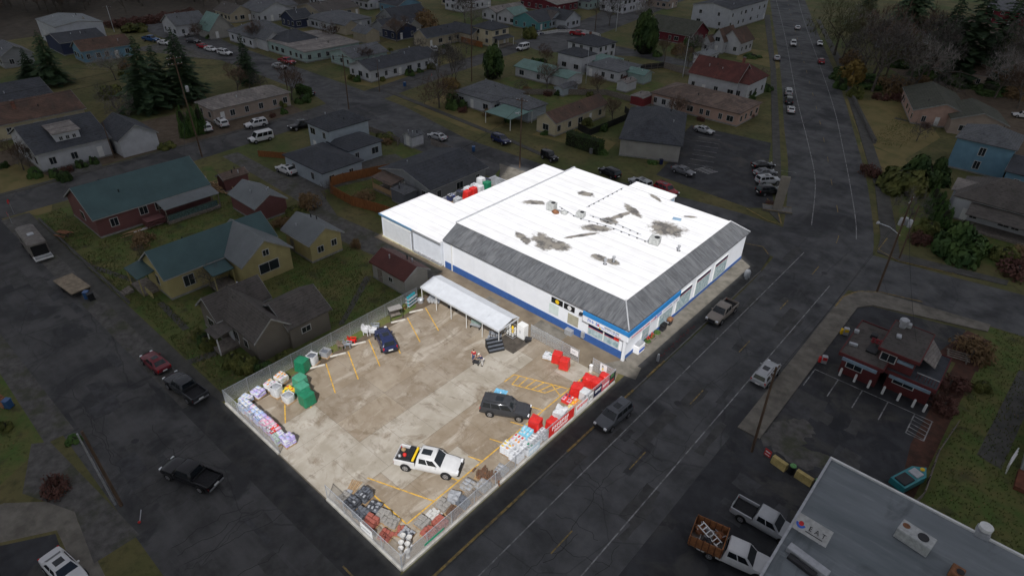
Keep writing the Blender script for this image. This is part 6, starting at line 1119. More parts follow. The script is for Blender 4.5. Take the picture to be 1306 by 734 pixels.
for k, (px, py) in enumerate(((1080, 96), (1088, 76), (1105, 104), (1135, 112), (1180, 92), (1170, 106), (1222, 100), (1296, 118), (1262, 112), (1276, 92), (1140, 78), (1200, 70))):
    x, y = at(px, py+6); tree(('bush_dark', 'bush_tan', 'bush_dark2', 'bush_tan')[k % 4], x, y, random.uniform(3, 5.5), 'tangled undergrowth shrub '+DS[k], random.uniform(8, 12), 'shrub', 'shrub', 'undergrowth in the right wood')
for k, (px, py) in enumerate(((1092, 60), (1100, 88), (1128, 98), (1140, 72), (1160, 104), (1180, 98), (1290, 100), (1302, 112))):
    x, y = at(px, py+6); tree(('bare_c', 'bare_a', 'bare_moss', 'bare_b')[k % 4], x, y, random.uniform(13, 18), 'bare tree '+DS[k], name='bare_tree', group='bare trees of the right wood')
for k, (x, y, s_) in enumerate(((0, 178.5, 3), (-3, 178, 2.5), (-10, 172, 2.2), (-6, 174.6, 2.4))): tree('bush_red', x, y, s_, ['russet shrub against the tan brick house', 'second russet shrub near the tan brick house', 'russet hedge shrub nearest the dry lawn corner', 'russet hedge shrub between the dry lawn and the wood'][k], s_*2.2, 'shrub', 'shrub', 'russet shrubs along the dry lawn')
tree('bush_dark', 2.2, 164, 3, 'dark clipped ball shrub by the tan brick house', 3.6, 'shrub', 'shrub'); tree('bush_olive', 4, 160.4, 3, 'light green ball shrub by the tan brick house', 3.8, 'shrub', 'shrub'); tree('bush_red', 4.2, 155.5, 2, 'small russet ball shrub by the tan brick house', 2.6, 'shrub', 'shrub'); tree('bare_small', 5, 144, 6, 'wispy bare shrub tree on the dry lawn', name='bare_tree')
tree('bush_dark2', 11.2, 119, 5.6, 'large dark rhododendron below the sky blue house', 9.5, 'shrub', 'shrub'); tree('bush_olive', 9.6, 112.5, 5.4, 'large olive rhododendron beside the avenue', 10, 'shrub', 'shrub'); tree('bush_red', 3.2, 116, 3, 'reddish bare shrub at the avenue pavement', 5, 'shrub', 'shrub'); tree('bush_dark2', 13.4, 122, 5, 'dark shrub against the sky blue house wall', 6, 'shrub', 'shrub')
for k, (x, y, h_) in enumerate(((15.5, 107.6, 6.2), (16.6, 105.2, 6.4), (17.6, 102.8, 6.0), (18.9, 101.3, 5))): tree('arb', x, y, h_, ['first clipped cone evergreen from the rhododendrons', 'second clipped cone evergreen from the rhododendrons', 'third clipped cone evergreen beside the white bungalow', 'lowest clipped cone evergreen before the white bungalow'][k], 2.7, name='columnar_evergreen', group='clipped cones by the white bungalow')
tree('bush_dark2', 22.6, 93, 5.6, 'very large round shrub at the side street corner', 9.6, 'shrub', 'shrub'); tree('bush_olive', 17.6, 96, 3.4, 'yellowish shrub behind the transformer pole', 4.2, 'shrub', 'shrub'); tree('bush_red', 17.4, 92.4, 2.4, 'russet shrub behind the transformer pole', 4, 'shrub', 'shrub'); tree('bare_small', 14.4, 98, 7.5, 'bare grey tree behind the transformer pole', name='bare_tree'); tree('bush_red', 30.5, 92, 3, 'rust brown shrub at the right edge', 7, 'shrub', 'shrub'); tree('bush_olive', 28.4, 95.6, 2.6, 'olive ground shrub below the white bungalow', 5, 'shrub', 'shrub'); tree('bush_tan', 31, 98, 2.2, 'tan shrub below the white bungalow deck', 6, 'shrub', 'shrub')
tree('bush_tan', 29.4, 64.6, 3.4, 'tan bare shrub mound beside the drive-in', 5.4, 'shrub', 'shrub'); tree('bush_red', 28.6, 57, 1.8, 'reddish low shrub along the drive-in bed', 4.2, 'shrub', 'shrub'); tree('bush_red', 28.9, 52.4, 1.6, 'reddish low shrub at the near end of the drive-in bed', 3.8, 'shrub', 'shrub'); tree('bush_olive', 31.4, 58.6, 1.6, 'small olive shrub on the lawn edge', 2.2, 'shrub', 'shrub')
# gardens of the near left block
for x, y, h_, w_, k, lab in ((-39.9, 3.6, 1.5, 2.0, 'bush_dark', 'dark shrub under the brown house gable'), (-38.6, 3.4, 1.8, 2.1, 'bush_olive', 'olive shrub beside the brown house porch'), (-41.2, 3.5, 1.3, 1.8, 'bush_olive', 'low olive shrub left of the brown house bed'), (-33.6, 3.9, 2.1, 2.8, 'bush_olive', 'round shrub near the lot fence corner'), (-31.8, 4.4, 2.4, 2.8, 'bush_olive', 'leafy shrub touching the lot fence'), (-30.4, 5.6, 1.9, 2.4, 'bush_dark', 'dark shrub behind the fence by the green bales'), (-30.2, 8.0, 1.6, 2.0, 'bush_olive', 'small shrub behind the fence left of the white chairs'),
  (-69.0, 9.0, 2.2, 4.8, 'bush_tan', 'pale twiggy round shrub on the lawn by the teal roof'), (-60.0, 20.6, 2.6, 4.2, 'bush_bright', 'green shrub behind the yellow house'), (-59.4, 28.4, 3.2, 4.2, 'bush_olive', 'yellow-green shrub beside the alley'), (-62.2, 33, 3.2, 4.4, 'bush_tan', 'brown bare shrub by the alley bend'), (-58.4, 25.4, 2.4, 4, 'bush_tan', 'pale brown shrub behind the yellow garage'), (-58, 40.6, 2.2, 4.8, 'bush_tan', 'bare shrub inside the orange fence'), (-45.2, 29.6, 2.0, 1.8, 'bush_tan', 'bare shrub at the garage corner'),
  (-104.4, 8.6, 2.0, 2.4, 'bush_dark', 'dark shrub at the left end of the long white house'), (-105.2, 10.6, 1.8, 2.2, 'bush_red', 'brown shrub before the long white house'), (-105.8, 13.2, 1.8, 2.0, 'bush_dark', 'clipped dark shrub before the long white house'), (-105.9, 15.4, 1.8, 1.8, 'bush_dark', 'second clipped dark shrub before the long white house'), (-106.5, 6.0, 2.2, 2.6, 'bush_bright', 'green shrub at the corner of the long white house'), (-104.4, 28.2, 1.5, 4, 'bush_olive', 'low shrub before the white house gable wing'), (-101.5, 9, 2.4, 2.8, 'bush_dark', 'dark shrub at the street before the long white house'),
  (-106.5, 53, 1.3, 1.8, 'bush_red', 'red shrub before the beige hip-roofed house'), (-106.8, 56, 1.6, 1.8, 'bush_bright', 'green shrub before the beige hip-roofed house'), (-111, 64, 2.6, 4, 'bush_dark', 'green bush at the end of the beige hip-roofed house'), (-119, 84, 1.8, 2.4, 'bush_olive', 'olive shrub before the white corner house gable'), (-116.6, 84, 2, 2.2, 'bush_bright', 'green shrub before the white corner house gable'), (-112.2, 89, 1.6, 1.8, 'bush_olive', 'small olive shrub before the white corner house'), (-111.8, 98, 2.0, 3, 'bush_dark', 'dark shrub in the middle of the white corner house front'), (-112, 102, 1.5, 2, 'bush_dark', 'small dark shrub by the white corner house door'), (-112.4, 106.6, 2.2, 3, 'bush_olive', 'olive shrub at the right end of the white corner house'),
  (-29.1, -15.9, 1.9, 3.0, 'bush_red', 'dark red shrub above the bottom left driveway'), (-41, -16.5, 1.2, 1.6, 'bush_olive', 'small shrub on the bottom left lawn'), (-34.4, -12.6, .7, 1.6, 'bush_bright', 'low green plant by the double pole'), (-78, 62, 1.6, 5, 'bush_olive', 'garden hedge behind the two-storey blue house'), (-76, 60, 1.3, 4, 'bush_tan', 'brown garden bed behind the two-storey blue house'), (-5.6, 89.2, .8, 2.4, 'bush_red', 'red planter shrub at the foot of the tall sign slab'), (-40.4, 87.6, 1.4, 2.2, 'bush_bright', 'green shrub at the right end of the clipped hedge'), (-30.6, 90.6, .9, 2.4, 'bush_bright', 'green shrub below the office wall'), (-56, 88, 1.2, 2, 'bush_bright', 'green shrub before the cream bungalow'), (-36, 121.6, 1.4, 2.4, 'bush_red', 'flowering shrub before the pink brick house'), (-36, 147, 3, 5, 'bush_dark', 'dark shrub below the red-roofed hall'), (-53.5, 190, 1.6, 6, 'bush_dark', 'dark clipped hedge on the dry lawn by the avenue'), (-29, 132, 1.6, 3, 'bush_red', 'russet ball shrub by the avenue')):
    tree(k, x, y, h_, lab, w_, 'shrub', 'shrub')
tree('bare_small', -49.8, 9.6, 4.6, 'bare purple-brown bush before the yellow house front', name='bare_tree'); tree('bare_small', -62.6, 36.4, 3.6, 'bare pinkish bush beside the white sedan', name='bare_tree'); tree('bare_small', -66, 7, 1.8, 'stunted bare sapling on the lawn by the teal roof', name='bare_tree')
# clipped hedge block
def hedge(x0, y0, x1, y1, h_, label, m='needles_bright'):
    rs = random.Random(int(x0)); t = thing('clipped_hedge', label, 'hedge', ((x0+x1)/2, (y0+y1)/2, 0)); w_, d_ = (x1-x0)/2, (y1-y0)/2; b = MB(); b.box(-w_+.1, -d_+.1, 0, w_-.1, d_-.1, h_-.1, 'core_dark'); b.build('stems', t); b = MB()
    for k in range(2200):
        f = rs.randrange(5); u, v = rs.uniform(-1, 1), rs.random()
        p = Vector({0: (u*w_, -d_, v*h_), 1: (u*w_, d_, v*h_), 2: (-w_, u*d_, v*h_), 3: (w_, u*d_, v*h_), 4: (u*w_, (v*2-1)*d_, h_)}[f])+Vector((rs.gauss(0, .06), rs.gauss(0, .06), rs.gauss(0, .06)))
        a = Vector((rs.gauss(0, 1), rs.gauss(0, 1), rs.gauss(0, 1))).normalized(); c = a.orthogonal().normalized(); s = .14*rs.uniform(.6, 1.3); b.add([p-a*s, p-c*s*.6, p+a*s, p+c*s*.6], [(0, 1, 2, 3)], m)
    b.build('foliage', t)
hedge(-48.9, 86.2, -40.6, 88.2, 2.8, 'long clipped green box hedge beside the tan office', 'leaf_dark'); hedge(-118, 66.4, -113, 67.8, 2.2, 'row of clipped conical evergreens at the street corner')
# the far wood that reads as one mass
def wood(name, spots, kinds, seed):
    rs = random.Random(seed); V, F, MI, mats_ = [], [], [], []; off = 0
    for x, y, h_ in spots:
        for me in tree_kind(rs.choice(kinds)):
            n = len(me.vertices); co = np.empty(n*3); me.vertices.foreach_get('co', co); co = co.reshape(-1, 3)*(h_/10.); a = rs.uniform(0, 6.28); c, s = math.cos(a), math.sin(a)
            co = np.stack([co[:, 0]*c-co[:, 1]*s+x, co[:, 0]*s+co[:, 1]*c+y, co[:, 2]], 1); V.append(co)
            for m_ in me.materials:
                if m_ not in mats_: mats_.append(m_)
            for p in me.polygons: F.append(tuple(off+i for i in p.vertices)); MI.append(mats_.index(me.materials[p.material_index]))
            off += n
    me = bpy.data.meshes.new(name); me.from_pydata(np.concatenate(V).tolist(), [], F)
    for m_ in mats_: me.materials.append(m_)
    me.polygons.foreach_set('material_index', MI); me.update(); o = obj(name, me); o['kind'] = 'stuff'; o['label'] = 'bare grey-brown winter wood along the far edge of town'; o['category'] = 'wood'
rs = random.Random(5); sp = []
for k in range(130):
    px = rs.uniform(-70, 440); py = rs.uniform(-40, 19-max(0, px-120)*.035) if px > 0 else rs.uniform(-30, 40); x, y = at(px, py); sp.append((x, y, rs.uniform(9, 14)*(1 if py > -10 else 1.2)))
wood('bare_wood', sp, ['wood_a', 'wood_b'], 2)
for k, (px, py) in enumerate(((150, 30), (165, 28), (180, 26), (198, 24), (215, 20), (236, 16))):
    x, y = at(px, py+4); tree('bush_red', x, y, 3.4, ['leftmost', 'second', 'third', 'fourth', 'fifth', 'rightmost'][k]+' russet thicket shrub behind the far left houses', 9, 'shrub', 'shrub', 'russet thicket by the bare wood')
x, y = at(172, 40); tree('bush_olive', x, y, 3.4, 'pale green shrub mound before the russet thicket', 9, 'shrub', 'shrub')

# garden planting through the far streets
GP = []
refs = [(470, 88, 'the grey-roofed row by the crossing'), (520, 60, 'the small cream garage'), (560, 62, 'the beige gabled house'), (610, 60, 'the two-storey cream house'), (690, 86, 'the navy hip-roofed house'), (720, 110, 'the green-roofed garage'), (760, 120, 'the round-walled house'), (690, 125, 'the overgrown garden shed'), (860, 66, 'the mossy brown roof'), (920, 70, 'the white gabled house'), (960, 110, 'the red-roofed hall'), (860, 150, 'the pink brick house'), (760, 160, 'the cream bungalow'), (640, 150, 'the grey-roofed cottage'), (340, 60, 'the grey cross-gabled house'), (250, 50, 'the pale gambrel house'), (420, 60, 'the flat-roofed pale building'), (380, 130, 'the kerb by the crossing'), (30, 210, 'the left street corner lawn'), (310, 120, 'the long beige house'), (150, 90, 'the sky blue cottage'), (470, 30, 'the far grey hip roof'), (800, 10, 'the top-edge white house')]
rs = random.Random(21)
for px, py, ref in refs:
    for kk, (kind, desc, lo, hi, wf) in enumerate(rs.sample([('bush_dark', 'dark green garden shrub', 1.4, 2.8, 1.3), ('bush_tan', 'brown leafless garden shrub', 1.6, 3, 1.5), ('bush_olive', 'olive garden shrub', 1.2, 2.4, 1.5), ('bare_small', 'small bare garden tree', 4.5, 7, None), ('bare_c', 'slender bare garden tree', 6, 9, None), ('bush_red', 'russet garden shrub', 1.0, 2, 1.5)], 3)):
        x, y = at(px+rs.uniform(-26, 26), py+rs.uniform(-7, 9)); h_ = rs.uniform(lo, hi); isb = kind.startswith('bush')
        tree(kind, x, y, h_, desc+' near '+ref, h_*wf if wf else None, 'shrub' if isb else 'tree', 'shrub' if isb else 'bare_tree', 'far garden planting')
# grass tufts and fallen leaves over the near lawns
def tufts():
    rs = random.Random(31); b = MB(); mat('grass_blade', (.06, .095, .022), .9, scale=.6, c2=(.125, .125, .042)); mat('dead_leaf', (.14, .075, .03), .9, scale=.8, c2=(.2, .13, .06))
    areas = [(-72, 1, -45, 4, 1200), (-72, 4, -58, 26, 1500), (-50, 4.5, -44, 26, 900), (-45, 16, -31, 26, 1500), (-50, 20.8, -38, 29, 500), (-44, .8, -30, 4.6, 900), (-90, 1, -74, 4.5, 500), (-74, 4, -71.5, 26, 500), (30.5, 34, 44, 74, 3800), (-65, 39, -51, 46, 700), (-60, -24, -36, -16, 900), (-3, 136, 4, 160, 700), (-30, -3.2, -60, -1.2, 0)]
    for x0, y0, x1, y1, n in areas:
        for k in range(n):
            x, y = rs.uniform(x0, x1), rs.uniform(y0, y1); m_ = 'grass_blade'
            for q in range(3):
                a = rs.uniform(0, 6.28); l = rs.uniform(.07, .2); c, s_ = math.cos(a), math.sin(a); w = .05; b.add([(x-s_*w, y+c*w, .003), (x+s_*w, y-c*w, .003), (x+c*l*.8, y+s_*l*.8, l)], [(0, 1, 2)], m_)
    for k in range(1500):
        x0, y0, x1, y1, n = rs.choice(areas[:-1]); x, y = rs.uniform(x0, x1), rs.uniform(y0, y1); a = rs.uniform(0, 6.28); c, s_ = math.cos(a)*.09, math.sin(a)*.09; b.add([(x-c, y-s_, .012), (x+s_, y-c, .02), (x+c, y+s_, .012), (x-s_, y+c, .03)], [(0, 1, 2, 3)], 'dead_leaf')
    o = b.build('grass_tufts'); o['kind'] = 'stuff'; o['label'] = 'short tufts of winter grass and fallen leaves on the lawns'; o['category'] = 'grass'
tufts()
# ------------------------------------------------------------------ poles, wires, signs
def pole(x, y, h_, label, arms=1, rz=0, metal=False, r=.16, extras=(), lean=(0, 0), name='utility_pole', cat='utility pole'):
    t = thing(name, label, cat, (x, y, 0), rz); b = MB(); b.tube((0, 0, -.2), (lean[0], lean[1], h_), r, r*.65, 'galvanised' if metal else 'pole_wood', 9); b.build('post', t, smooth=50)
    for k in range(arms):
        z = h_-.5-k*1.0; b = MB(); b.box(-1.2+lean[0], -.06+lean[1], z-.06, 1.2+lean[0], .06+lean[1], z+.06, 'pole_wood'); a = b.build('crossarm', t)
        for x_ in (-1.1, -.5, .5, 1.1): b = MB(); b.lathe([(.05, z+.06), (.07, z+.12), (.04, z+.24)], 'metal_grey', 7, (x_+lean[0], lean[1], 0)); b.build('insulator', a)
    for e in extras:
        b = MB()
        if e[0] == 'can': b.lathe([(.26, 0), (.28, .05), (.28, .95), (.2, 1.05)], 'metal_grey', 12, (e[1], e[2], e[3])); b.build('transformer', t, smooth=40)
        if e[0] == 'arm': b.path([(0, 0, e[3]), (e[1]*.5, e[2]*.5, e[3]+.7), (e[1], e[2], e[3]+.8)], .05, 'galvanised'); q = b.build('lamp_arm', t); b = MB(); b.bbox(e[1]-.35, e[2]-.15, e[3]+.72, e[1]+.35, e[2]+.15, e[3]+.9, 'metal_grey', .05); b.build('lamp_head', q)
    return t
P1 = pole(-95.1, 30.8, 19, 'tall utility pole beside the clipped evergreen columns', 2, R(80), extras=(('can', .4, 0, 12.5),), lean=(-.5, 0))
P2 = pole(-99.4, 68.5, 12.4, 'dark utility pole behind the two-storey blue house roof', 1, R(20)); P3 = pole(-47.8, 70.2, 13.5, 'brown utility pole behind the store annexe', 1, R(10), extras=(('arm', .3, -2.2, 10.5),)); P4 = pole(-95.6, 105.9, 20, 'tallest utility pole by the slim bare trees', 2, R(15))
P5 = pole(15.9, 31.9, 11.2, 'grey utility pole at the kerb opposite the lot', 1, R(90), r=.15, lean=(-.5, .2)); P6 = pole(16.6, 72.0, 14.5, 'utility pole with transformers and street lamp at the side street', 1, R(90), extras=(('can', .42, .1, 10.4), ('can', -.1, .5, 10.4), ('can', .1, -.5, 10.4), ('arm', 0, 3., 9.0)), lean=(-.4, .3))
P7 = pole(16.4, 84.3, 8.4, 'short leaning utility pole across the side street', 0, 0, lean=(-.4, 1.2), r=.13); P8 = pole(-23.2, -12.6, 9.2, 'brown wooden pole at the bottom left driveway', 0, 0, lean=(-.3, -.2)); P9 = pole(-23.7, -12.9, 8.8, 'grey metal pole beside the brown wooden pole', 0, 0, True, .1, lean=(-.3, -.2))
P10 = pole(-121.5, 66.2, 7.6, 'utility pole left of the white corner house', 1, R(20), r=.13); P11 = pole(-105.2, 82.3, 7.8, 'pale pole at the kerb of the white corner house', 0, 0, r=.11); P12 = pole(-216.8, 62, 8, 'white pole beside the white warehouse', 1, R(50), True, .14); P13 = pole(-106, 19, 7, 'short dark pole by the long white house wing', 0, 0, r=.12); P14 = pole(-108, 181, 15, 'red-brown utility pole by the white picket fence', 1, R(15), r=.14); P15 = pole(-57.6, 152.5, 11, 'pale pole behind the pink brick house', 1, R(15), True, .11); P16 = pole(-73, 127, 9, 'thin pole on the lawn by the green-roofed garage', 0, 0, True, .07); P17 = pole(-66.8, 157.8, 8, 'dark pole at the corner of the garden fence', 0, 0, r=.1); P18 = pole(-105, 190, 16, 'grey pole beside the dense evergreen tree', 1, R(15), True, .13)
def wire(pts, label, r=.025, sag=.6):
    o = Vector(pts[0]); b = MB()
    for a, c in zip(pts, pts[1:]):
        a, c = Vector(a)-o, Vector(c)-o; q = [tuple(a.lerp(c, i/8)-Vector((0, 0, sag*4*(i/8)*(1-i/8)))) for i in range(9)]; b.path(q, r, 'wire', 4)
    t = tag(b.build('power_line'), label, 'power line', 'overhead wires'); t.location = o
wire([(-95.2, -30, 17.5), (-95.6, 30.8, 18.5), (-99.4, 68.5, 12)], 'upper overhead wire along the back street', .022); wire([(-93.8, -30, 16), (-94.8, 30.8, 17.4), (-98.4, 68.5, 11.8)], 'lower overhead wire along the back street', .022); wire([(-95.6, 30.8, 17), (-130, 22, 12), (-170, 6, 11)], 'overhead wire crossing before the broad conifers', .022); wire([(-99.4, 68.5, 12), (-95.6, 105.9, 19.4)], 'overhead wire between the crossing poles', .02); wire([(16.2, 32, 11), (16.2, 72.2, 14)], 'overhead wire between the two kerb poles on the avenue', .018); wire([(16.2, 72.2, 12), (16.0, 85, 8.3)], 'overhead wire across the side street', .018)
for a, c, lab in (((-99.4, 68.5, 11.6), (-80, 52, 7.2), 'service wire to the two-storey blue house'), ((-95.1, 30.8, 15), (-80.6, 22, 6.4), 'service wire to the long red house'), ((-95.1, 30.8, 15.4), (-114, 40, 4.6), 'service wire to the long beige house'), ((-47.8, 70.2, 12.4), (-54, 61, 4.8), 'service wire to the low grey bungalow'), ((-47.8, 70.2, 12.8), (-56, 90, 4.8), 'service wire to the cream bungalow'), ((-47.8, 70.2, 13), (-99.4, 68.5, 12), 'overhead wire along the cross street'), ((-95.6, 105.9, 19), (-108, 181, 14), 'overhead wire up the far back street'), ((16.4, 72, 13.6), (15.9, 31.9, 10.6), 'second overhead wire between the two kerb poles'), ((16.4, 72, 13), (24, 54, 5.4), 'service wire to the red drive-in'), ((-121.5, 66.2, 7.2), (-99.4, 68.5, 11.4), 'overhead wire across the back street by the crossing')): wire([a, c], lab, .022, .8)
x, y = -4.0, 87.6; t = thing('sign_slab', 'tall beige sign slab rising from a red planter at the avenue corner', 'sign', (x, y, 0), R(25)); b = MB(); b.bbox(-.75, -.25, .3, .75, .25, 6.2, mat('slab_beige', (.25, .225, .19), .8, var=.1), .05); b.build('slab', t)
b = MB(); b.box(-2.4, -1.2, 0, 2.4, 1.2, .3, 'kerb_stone'); b.build('planter', t); b = MB(); b.box(-2.42, -1.22, .3, 2.42, -1.1, .34, 'road_yellow'); b.box(-2.42, 1.1, .3, 2.42, 1.22, .34, 'road_yellow'); b.build('planter_edge', t)
for x, y, h_, lab, rz in ((-93.0, -1.2, 2.2, 'red stop sign at the far left street corner', 0), (-89.8, -2.4, 1.6, 'small red sign leaning beside the left street corner', .5), (-103.8, 99.0, 1.4, 'red hydrant-like marker at the crossing kerb', 0)):
    t = thing('street_sign', lab, 'sign', (x, y, 0), rz+R(-35)); b = MB(); b.tube((0, 0, 0), (0, 0, h_), .04, .04, 'metal_grey'); b.build('post', t); b = MB(); n = 8; pts = [(.38*math.cos(R(22.5+45*i)), .38*math.sin(R(22.5+45*i))) for i in range(n)]; b.add([(p[0], -.05, h_+p[1]) for p in pts]+[(p[0], -.08, h_+p[1]) for p in pts], [tuple(range(n)), tuple(range(2*n-1, n-1, -1))]+[(i, n+i, n+(i+1) % n, (i+1) % n) for i in range(n)], 'sign_red'); b.build('plate', t)
for x, y, lab in ((1.75, 37.6, 'short grey bollard at the kerb by the store corner'), (1.7, 62.3, 'grey post box at the kerb by the far store end')):
    t = thing('kerb_post', lab, 'bollard', (x, y, .1)); b = MB(); b.lathe([(.16, 0), (.15, .9), (.13, 1.05), (.05, 1.12)] if y < 50 else [(.22, 0), (.22, .3), (.42, .4), (.45, 1.2), (.3, 1.45), (.05, 1.5)], 'metal_grey', 12); b.build('post', t, smooth=40); b = MB(); b.lathe([(.2, .0), (.2, .05)], 'dark_grille', 12); b.build('base', t)
x, y = -20.2, -12.3; t = thing('marker_post', 'low pipe stub with a red tip near the double pole', 'post', (x, y, 0)); b = MB(); b.tube((0, 0, 0), (-.8, .6, .5), .04, .04, 'metal_grey'); b.build('pipe', t); b = MB(); b.blob((0, 0, .1), (.12, .12, .12), 'sign_red'); b.build('tip', t)
# street furniture by the drive-in
for k, x in enumerate((18.6, 20.2, 21.7, 23.2, 24.8, 26.3, 27.4)):
    t = thing('bollard', 'white concrete bollard before the red drive-in, %s from the avenue' % ['first', 'second', 'third', 'fourth', 'fifth', 'sixth', 'seventh'][k], 'bollard', (x, 50.0+.02*k, 0), group='white bollards before the drive-in'); b = MB(); b.lathe([(.13, 0), (.13, 1.0), (.1, 1.08), (.03, 1.1)], 'trim_white', 10); b.build('post', t, smooth=40); b = MB(); b.lathe([(.17, 0), (.17, .04)], 'kerb_stone', 10); b.build('footing', t)
for x, y, m_, lab in ((16.5, 58.6, 'sign_yellow', 'orange and white newspaper box near the drive-in'), (16.4, 51.0, 'sign_red', 'red and white sandwich sign by the drive-in parking')):
    t = thing('street_box', lab, 'street box', (x, y, 0), .4); b = MB(); b.bbox(-.3, -.28, .1, .3, .28, 1.05, 'metal_grey', .05); b.build('case', t); b = MB(); b.box(-.24, -.29, .55, .24, -.281, .98, m_); b.build('panel', t); b = MB(); b.bbox(-.6, -.2, .1, -.32, .2, .8, m_, .04); b.build('side_case', t)
t = thing('drive_through_menu', 'white pair of drive-through boards beside the side street', 'menu board', (25.6, 58.8, 0), .5); b = MB(); b.add([(-1, -.4, .9), (1, -.4, 1.4), (1, .4, 1.7), (-1, .4, 1.2), (-1, -.4, 1.0), (1, -.4, 1.5), (1, .4, 1.8), (-1, .4, 1.3)], [(3, 2, 1, 0), (4, 5, 6, 7), (0, 1, 5, 4), (1, 2, 6, 5), (2, 3, 7, 6), (3, 0, 4, 7)], 'trim_white'); b.build('board', t)
for s in (-.7, .7): b = MB(); b.tube((s, 0, 0), (s, 0, 1.3), .05, .05, 'metal_grey'); b.build('post', t)
t = thing('bench_frame', 'stacked wooden rails at the end of the drive-in', 'rails', (28.3, 62.5, 0), .2); b = MB()
for k in range(4): b.box(-1.2, -.1+k*.5, .4, 1.2, .02+k*.5, .5, 'wood_grey')
b.build('rails', t); b = MB(); b.box(-1, -.1, 0, -.9, 1.6, .4, 'wood_grey'); b.box(.9, -.1, 0, 1, 1.6, .4, 'wood_grey'); b.build('frame', t)
for k, ((xa, ya), (xb, yb)) in enumerate((((17.9, 32.1), (19.4, 31.8)), ((20.3, 31.9), (21.9, 31.7)))):
    t = thing('barrier_block', ['yellow concrete barrier nearest the avenue beside the diner', 'yellow concrete barrier touching the diner corner'][k], 'barrier', ((xa+xb)/2, (ya+yb)/2, 0), math.atan2(yb-ya, xb-xa), 'yellow barriers by the diner'); l = math.hypot(xb-xa, yb-ya)/2; b = MB(); b.ext([(-.35, 0), (.35, 0), (.3, .35), (.2, .8), (-.2, .8), (-.3, .35)], -l, l, 'x', mat('barrier_yellow', (.46, .36, .14), .8, var=.2, scale=2)); b.build('block', t); b = MB(); b.box(-l*.6, -.32, .0, -l*.3, .36, .05, 'black'); b.build('notch', t)
for k, (x, y, h_) in enumerate(((19.85, 31.9, 1.1), (22.3, 31.75, 1.1))):
    t = thing('waste_drum', ['black drum with green lid between the yellow barriers', 'black drum with green lid at the diner corner'][k], 'drum', (x, y, 0), group='black drums by the diner'); b = MB(); b.lathe([(.32, 0), (.34, .1), (.34, .9), (.36, .95)], 'black_plastic', 14); b.build('drum', t, smooth=40); b = MB(); b.lathe([(.3, .94), (.3, 1.0), (.1, 1.05)], mat('lid_green', (.12, .3, .1), .6, var=.3, scale=5), 14); b.build('lid', t)
t = thing('sale_board', 'small red and white board at the end of the yellow barriers', 'sign', (17.3, 32.2, 0), R(-12)); b = MB(); b.box(-.35, -.03, .15, .35, .03, 1.0, 'sign_red'); b.build('board', t); b = MB(); b.box(-.25, -.04, .3, .25, -.031, .4, 'sign_white'); b.box(-.25, -.04, .65, .25, -.031, .8, 'sign_white'); b.build('stripe', t)
t = thing('boat', 'teal covered boat parked on the grass beside the diner lot', 'boat', (28.7, 38.4, .3), R(68)); b = MB(); b.prism([(-2, -.75), (1.1, -.75), (2.2, 0), (1.1, .75), (-2, .75)], 0, .7, 'paint_teal'); b.build('hull', t); b = MB(); b.bbox(-1.8, -.55, .7, -.3, .55, .85, 'dark_grille', .05); b.bbox(.1, -.5, .7, 1.1, .5, .82, 'metal_grey', .05); b.build('cover', t); b = MB(); b.blob((1.6, 0, .75), (.25, .2, .12), 'sign_yellow'); b.build('bow_cap', t)
b = MB(); b.box(-1.8, -.6, -.25, 1, .6, 0, 'dark_grille'); b.build('cradle', t)
# bins, garden things
for x, y, m_, lab in ((-59.6, -2.3, 'paint_blue', 'dark blue wheelie bin behind the flat trailer'), (-58.8, -2.1, 'black_plastic', 'black wheelie bin behind the flat trailer'), (-44.2, -15.3, 'paint_blue', 'blue bin beside the red boards at the left edge'), (-104.5, 90, 'paint_blue', 'blue bin at the kerb left of the crossing'), (-42.2, 86, 'paint_grey', 'grey bin between hedge and office'), (-47.2, 24.4, 'paint_navy', 'navy bin between the yellow house and its garage'), (-47.8, 23.6, 'paint_blue', 'blue bin beside the navy bin at the yellow house'), (-73, 39.4, 'paint_blue', 'blue bin beside the pale blue house wing'), (-60, 70, 'paint_blue', 'blue bin on the verge by the cross street'), (-29, 91.2, 'paint_navy', 'blue bin at the corner of the tan office')):
    t = thing('wheelie_bin', lab, 'bin', (x, y, 0), random.uniform(0, 1), 'wheelie bins'); b = MB(); b.bbox(-.3, -.33, .08, .3, .33, 1.0, m_, .05); b.build('bin', t); b = MB(); b.bbox(-.33, -.37, 1.0, .33, .36, 1.1, m_, .03); b.build('lid', t)
    for s in (-.22, .22): b = MB(); b.lathe([(.1, -.03), (.1, .03)], 'rubber', 10); w = b.build('wheel', t, (s, .3, .1)); w.rotation_euler = (0, R(90), 0)
t = thing('log_pile', 'jumbled firewood pile behind the long red house', 'firewood', (-80, 25.5, 0)); rs = random.Random(4); b = MB()
for k in range(60): a = rs.uniform(0, 3.1); x, y, z = rs.gauss(0, 1.8), rs.gauss(0, 1.2), rs.uniform(.05, .7); b.tube((x, y, z), (x+math.cos(a)*1.2, y+math.sin(a)*1.2, z+rs.uniform(-.1, .2)), .1, .1, 'wood_pale', 6)
b.build('logs', t)
t = thing('log_pile', 'tan heap of split logs beside the small red shed', 'firewood', (-74.8, 27, 0)); b = MB()
for k in range(40): a = rs.uniform(0, 3.1); x, y, z = rs.gauss(0, .9), rs.gauss(0, .8), rs.uniform(.05, .6); b.tube((x, y, z), (x+math.cos(a)*.6, y+math.sin(a)*.6, z), .12, .12, 'wood_pale', 6)
b.build('logs', t)
t = thing('picnic_table', 'weathered red picnic table on the corner lawn', 'picnic table', (-79.6, 1.6, 0), .4); b = MB(); b.box(-1, -.4, .7, 1, .4, .76, 'rust'); b.build('table_top', t)
